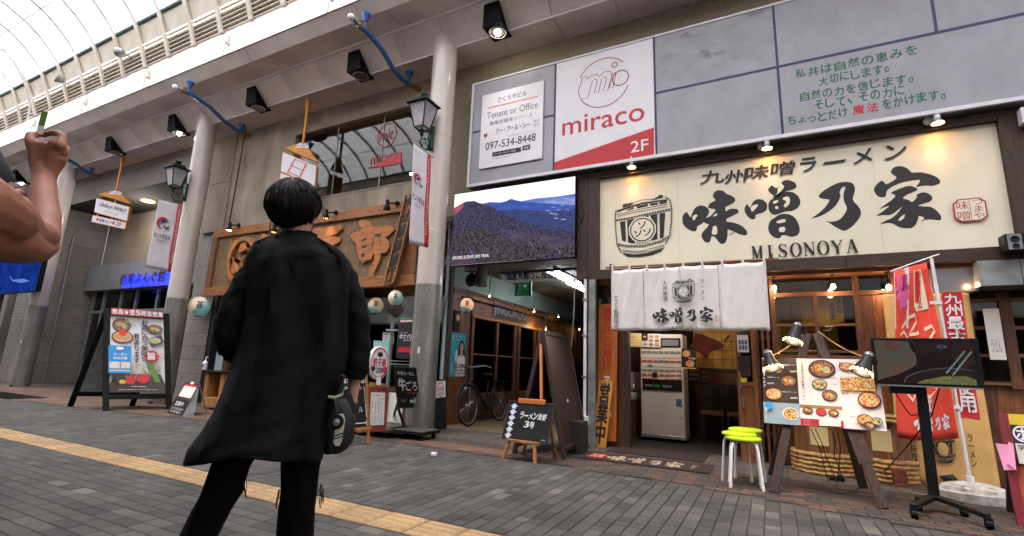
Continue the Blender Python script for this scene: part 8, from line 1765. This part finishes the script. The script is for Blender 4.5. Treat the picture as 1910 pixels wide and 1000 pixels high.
f_=F(pb_(624,812,-.1145),pb_(640,806,-.1145),pb_(624,820,-.1145)); p=P(f_,.001); p.rect(0,0,1,1,'black_print',raw=True); p.text('Supreme',.08,.2,.92,.85,'sign_white',.02,raw=True); p.done('tag_print',bg_)
g=G(); c=pb_(627,787,-.118); g.lathe(c,[(.024,0),(.026,-.004),(.026,-.008),(.012,-.010)],20,axis=FW); mk('black_disc',g,'black_plastic',bg_,smooth=True); g=G(); g.lathe(c-FW*.009,[(.013,0),(.012,-.004),(.0,-.006)],16,axis=FW); mk('badge',g,'steel',bg_,smooth=True); g=G(); g.tube([pb_(624,746,-.1),pb_(627,762,-.11),pb_(627,776,-.112)],.005,8); mk('key_loop',g,'strap',bg_)
g=G(); q=[pb_(x,y,-.09) for x,y in ((640,728),(650,724),(669,768),(660,773))]; g.prism(q,-FW*.01); mk('strap_end',g,'strap',bg_,bevel=.002)
# ---- second person: raised arm at the left edge
sh=pd(-120,395,1.0); up1=pd(-20,420,1.12); elb=pd(84,452,1.46); fa1=pd(87,410,1.52); fa2=pd(86,370,1.58); wr1=pd(87,325,1.64); pm0=pd(86,285,1.66)
per=thing('person_raising_arm','bare tanned raised arm in a dark sleeve, fist pinching a small stick','person',(sh.x,sh.y,0))
vd=(wr1-EYE).normalized(); rtv=vd.cross(Z_).normalized(); 
hdv=(pm0-wr1).normalized(); s2v=rtv
D=lambda x,y,d=0:pd(x,y,1.66+d)
def blob(name,chains,m,parent,vox=.004,it=8):
    base=wloc(parent); g=G()
    for ch in chains:
        pts_=[Vector(c[0]) for c in ch]; rs=[c[1] for c in ch]
        for (p_,r1),(q_,r2) in zip(zip(pts_,rs),zip(pts_[1:],rs[1:])):
            n_=max(1,int((q_-p_).length/(min(r1,r2)*.5)))
            for k in range(n_+1): f_=k/n_; g.ball(p_.lerp(q_,f_),r1*(1-f_)+r2*f_,14)
    me=bpy.data.meshes.new(name); me.from_pydata([(v[0]-base.x,v[1]-base.y,v[2]-base.z) for v in g.v],[],g.f); o=bpy.data.objects.new(name,me); COL.objects.link(o)
    a=o.modifiers.new('r','REMESH'); a.mode='VOXEL'; a.voxel_size=vox; b=o.modifiers.new('s','SMOOTH'); b.iterations=it; b.factor=.5
    dg=bpy.context.evaluated_depsgraph_get(); me2=bpy.data.meshes.new_from_object(o.evaluated_get(dg)); bpy.data.objects.remove(o)
    me2.name=name; me2.materials.clear(); me2.materials.append(M(m)); me2.polygons.foreach_set('use_smooth',[True]*len(me2.polygons)); o=bpy.data.objects.new(name,me2); COL.objects.link(o); o.parent=parent; return o
def C3(*a): return [(pd(x,y,d),r) for x,y,d,r in a]
sh=pd(-120,330,1.0); body=sh+V(-.20,-.08,.05)
chains=[C3((-120,330,1.0,.07),(-60,375,1.0,.072),(5,405,1.07,.060),(45,432,1.26,.048),(84,440,1.43,.0365)),
 C3((-90,420,.98,.055),(15,446,1.12,.056),(45,460,1.26,.046),(70,466,1.38,.037),(88,460,1.44,.029)),
 C3((84,440,1.43,.0365),(84,405,1.5,.040),(80,370,1.56,.038),(82,338,1.62,.033),(83,318,1.64,.031)),
 C3((76,322,1.64,.026),(71,298,1.65,.027),(68,272,1.65,.023)), C3((92,322,1.64,.026),(104,298,1.65,.028),(106,272,1.65,.024)), C3((84,310,1.65,.028),(88,276,1.655,.025)),
 C3((66,284,1.65,.021),(57,264,1.65,.017),(56,253,1.66,.0135),(68,251,1.69,.0115),(74,250,1.70,.010)),
 C3((112,272,1.64,.019),(117,254,1.66,.0125),(106,248,1.69,.0115),(92,248,1.71,.0105),(82,253,1.71,.009)),
 C3((116,284,1.65,.016),(123,278,1.68,.013),(118,270,1.72,.0115),(100,274,1.73,.010)),
 C3((114,298,1.65,.015),(121,295,1.68,.012),(116,290,1.72,.0105),(100,290,1.73,.0095)),
 C3((108,308,1.65,.014),(115,308,1.68,.011),(110,303,1.71,.010),(98,302,1.72,.009))]
P_=lambda *a:[(Vector(p),r) for p,r in a]
chains+=[P_((sh,.07),(body+V(.05,.02,0),.08),(body+V(-.15,-.05,0),.075)),P_((body+V(0,0,.02),.09),(body+V(0,0,-.2),.13),(body+V(0,0,-.5),.13),(body+V(0,0,-.62),.13)),
 P_((body+V(0,0,.02),.05),(body+V(.02,.02,.12),.05)),P_((body+V(.02,.02,.22),.085),(body+V(.03,.03,.27),.085)),
 P_((body+V(-.2,-.08,0),.06),(body+V(-.26,-.04,-.28),.045),(body+V(-.1,.2,-.3),.035)),
 P_((body+V(-.09,0,-.6),.10),(V(body.x-.1,body.y,.45),.055),(V(body.x-.1,body.y,.08),.04)),P_((body+V(.09,0,-.6),.10),(V(body.x+.1,body.y,.45),.055),(V(body.x+.1,body.y,.08),.04))]
blob('body',chains,'skin',per)
g=G(); ps=[body+V(.0,0,.0),pd(-120,260,1.0),pd(-86,300,1.03),pd(-52,350,1.06)]; g.tube(ps,[.085,.082,.074,.071],24,cap=False); mk('sleeve',g,'tee',per,smooth=True,thick=.003)
g=G(); prof=[(.17,.15,-.60),(.172,.14,-.45),(.175,.13,-.3),(.19,.13,-.12),(.205,.125,.0),(.17,.11,.06),(.09,.085,.10),(.06,.06,.125)]
n_=28; vs=[]
for rx_,ry_,z_ in prof:
    for k in range(n_): a_=2*math.pi*k/n_; w_=1+.02*math.sin(a_*5+z_*20); vs.append(body+V(rx_*w_*math.cos(a_),ry_*w_*math.sin(a_),z_))
g.add(vs,[(i_*n_+k,i_*n_+(k+1)%n_,(i_+1)*n_+(k+1)%n_,(i_+1)*n_+k) for i_ in range(len(prof)-1) for k in range(n_)]); mk('t_shirt',g,'tee',per,smooth=60,thick=.003)
g=G(); g.tube([body+V(-.13,-.05,.03),body+V(-.21,-.08,-.02),body+V(-.245,-.05,-.17)],[.07,.075,.068],20,cap=False); mk('sleeve',g,'tee',per,smooth=True,thick=.003)
for s_ in (-1,1):
    g=G(); g.tube([body+V(.085*s_,0,-.5),body+V(.095*s_,0,-.75),V(body.x+.1*s_,body.y,.5),V(body.x+.1*s_,body.y,.06)],[.10,.10,.075,.065],20); mk('trouser_leg',g,'pants',per,smooth=True)
    g=G(); g.ball(V(body.x+.1*s_,body.y+.05,.04),(.05,.14,.045),14); mk('shoe',g,'black_plastic',per,smooth=True)
hc=body+V(.025,.025,.25)
g=G(); g.grid(lambda u,v:hc+V(0,-.012,.022)+V(.096*math.sin(math.pi*(.02+.60*v-.16*v*max(0,math.sin(2*math.pi*u))))*math.cos(2*math.pi*u),.106*math.sin(math.pi*(.02+.60*v-.16*v*max(0,math.sin(2*math.pi*u))))*math.sin(2*math.pi*u),.103*math.cos(math.pi*(.02+.60*v-.16*v*max(0,math.sin(2*math.pi*u))))+.003*math.sin(60*u)),60,16); mk('hair',g,'hair',per,smooth=True,thick=.006)
g=G(); g.ball(hc+V(0,.092,-.01),(.014,.018,.02),8); mk('nose',g,'skin',per,smooth=True)
g=G(); g.tube([hc+V(-.022,.082,-.048),hc+V(0,.088,-.05),hc+V(.022,.082,-.048)],.005,6); mk('lips',g,'red_pale',per)
for s_ in (-1,1):
    g=G(); g.ball(hc+V(.03*s_,.076,.012),(.012,.010,.007),8); mk('eye',g,'sign_white',per,smooth=True); g=G(); g.ball(hc+V(.03*s_,.0845,.012),(.005,.003,.005),8); mk('pupil',g,'black_print',per); g=G(); g.tube([hc+V(.016*s_,.085,.03),hc+V(.045*s_,.074,.032)],.004,5); mk('eyebrow',g,'hair',per); g=G(); g.ball(hc+V(.086*s_,-.005,-.005),(.012,.018,.03),10); mk('ear',g,'skin',per,smooth=True)
s0_,s1_=D(74,246,.03),D(84,208,.03); st=thing('small_stick','short white stick with a green end pinched between thumb and forefinger','stick',tuple(s0_)); g=G(); g.beam(s0_-(s1_-s0_)*.1,s0_.lerp(s1_,.3),.016,.006,side=vd); mk('white_end',g,'sign_white',st); g=G(); g.beam(s0_.lerp(s1_,.3),s1_,.016,.006,side=vd); mk('green_end',g,'green_tip',st)
# fingertips of the other hand resting behind the upper arm
g=G()
for (x,y) in ((40,358),(49,373)):
    q=pd(x,y,1.42); q2=pd(x-26,y+6,1.36); g.tube([q2,q2.lerp(q,.5),q.lerp(q2,.12),q],[.011,.0115,.011,.006],10)
mk('other_hand_fingers',g,'skin',per,smooth=True)
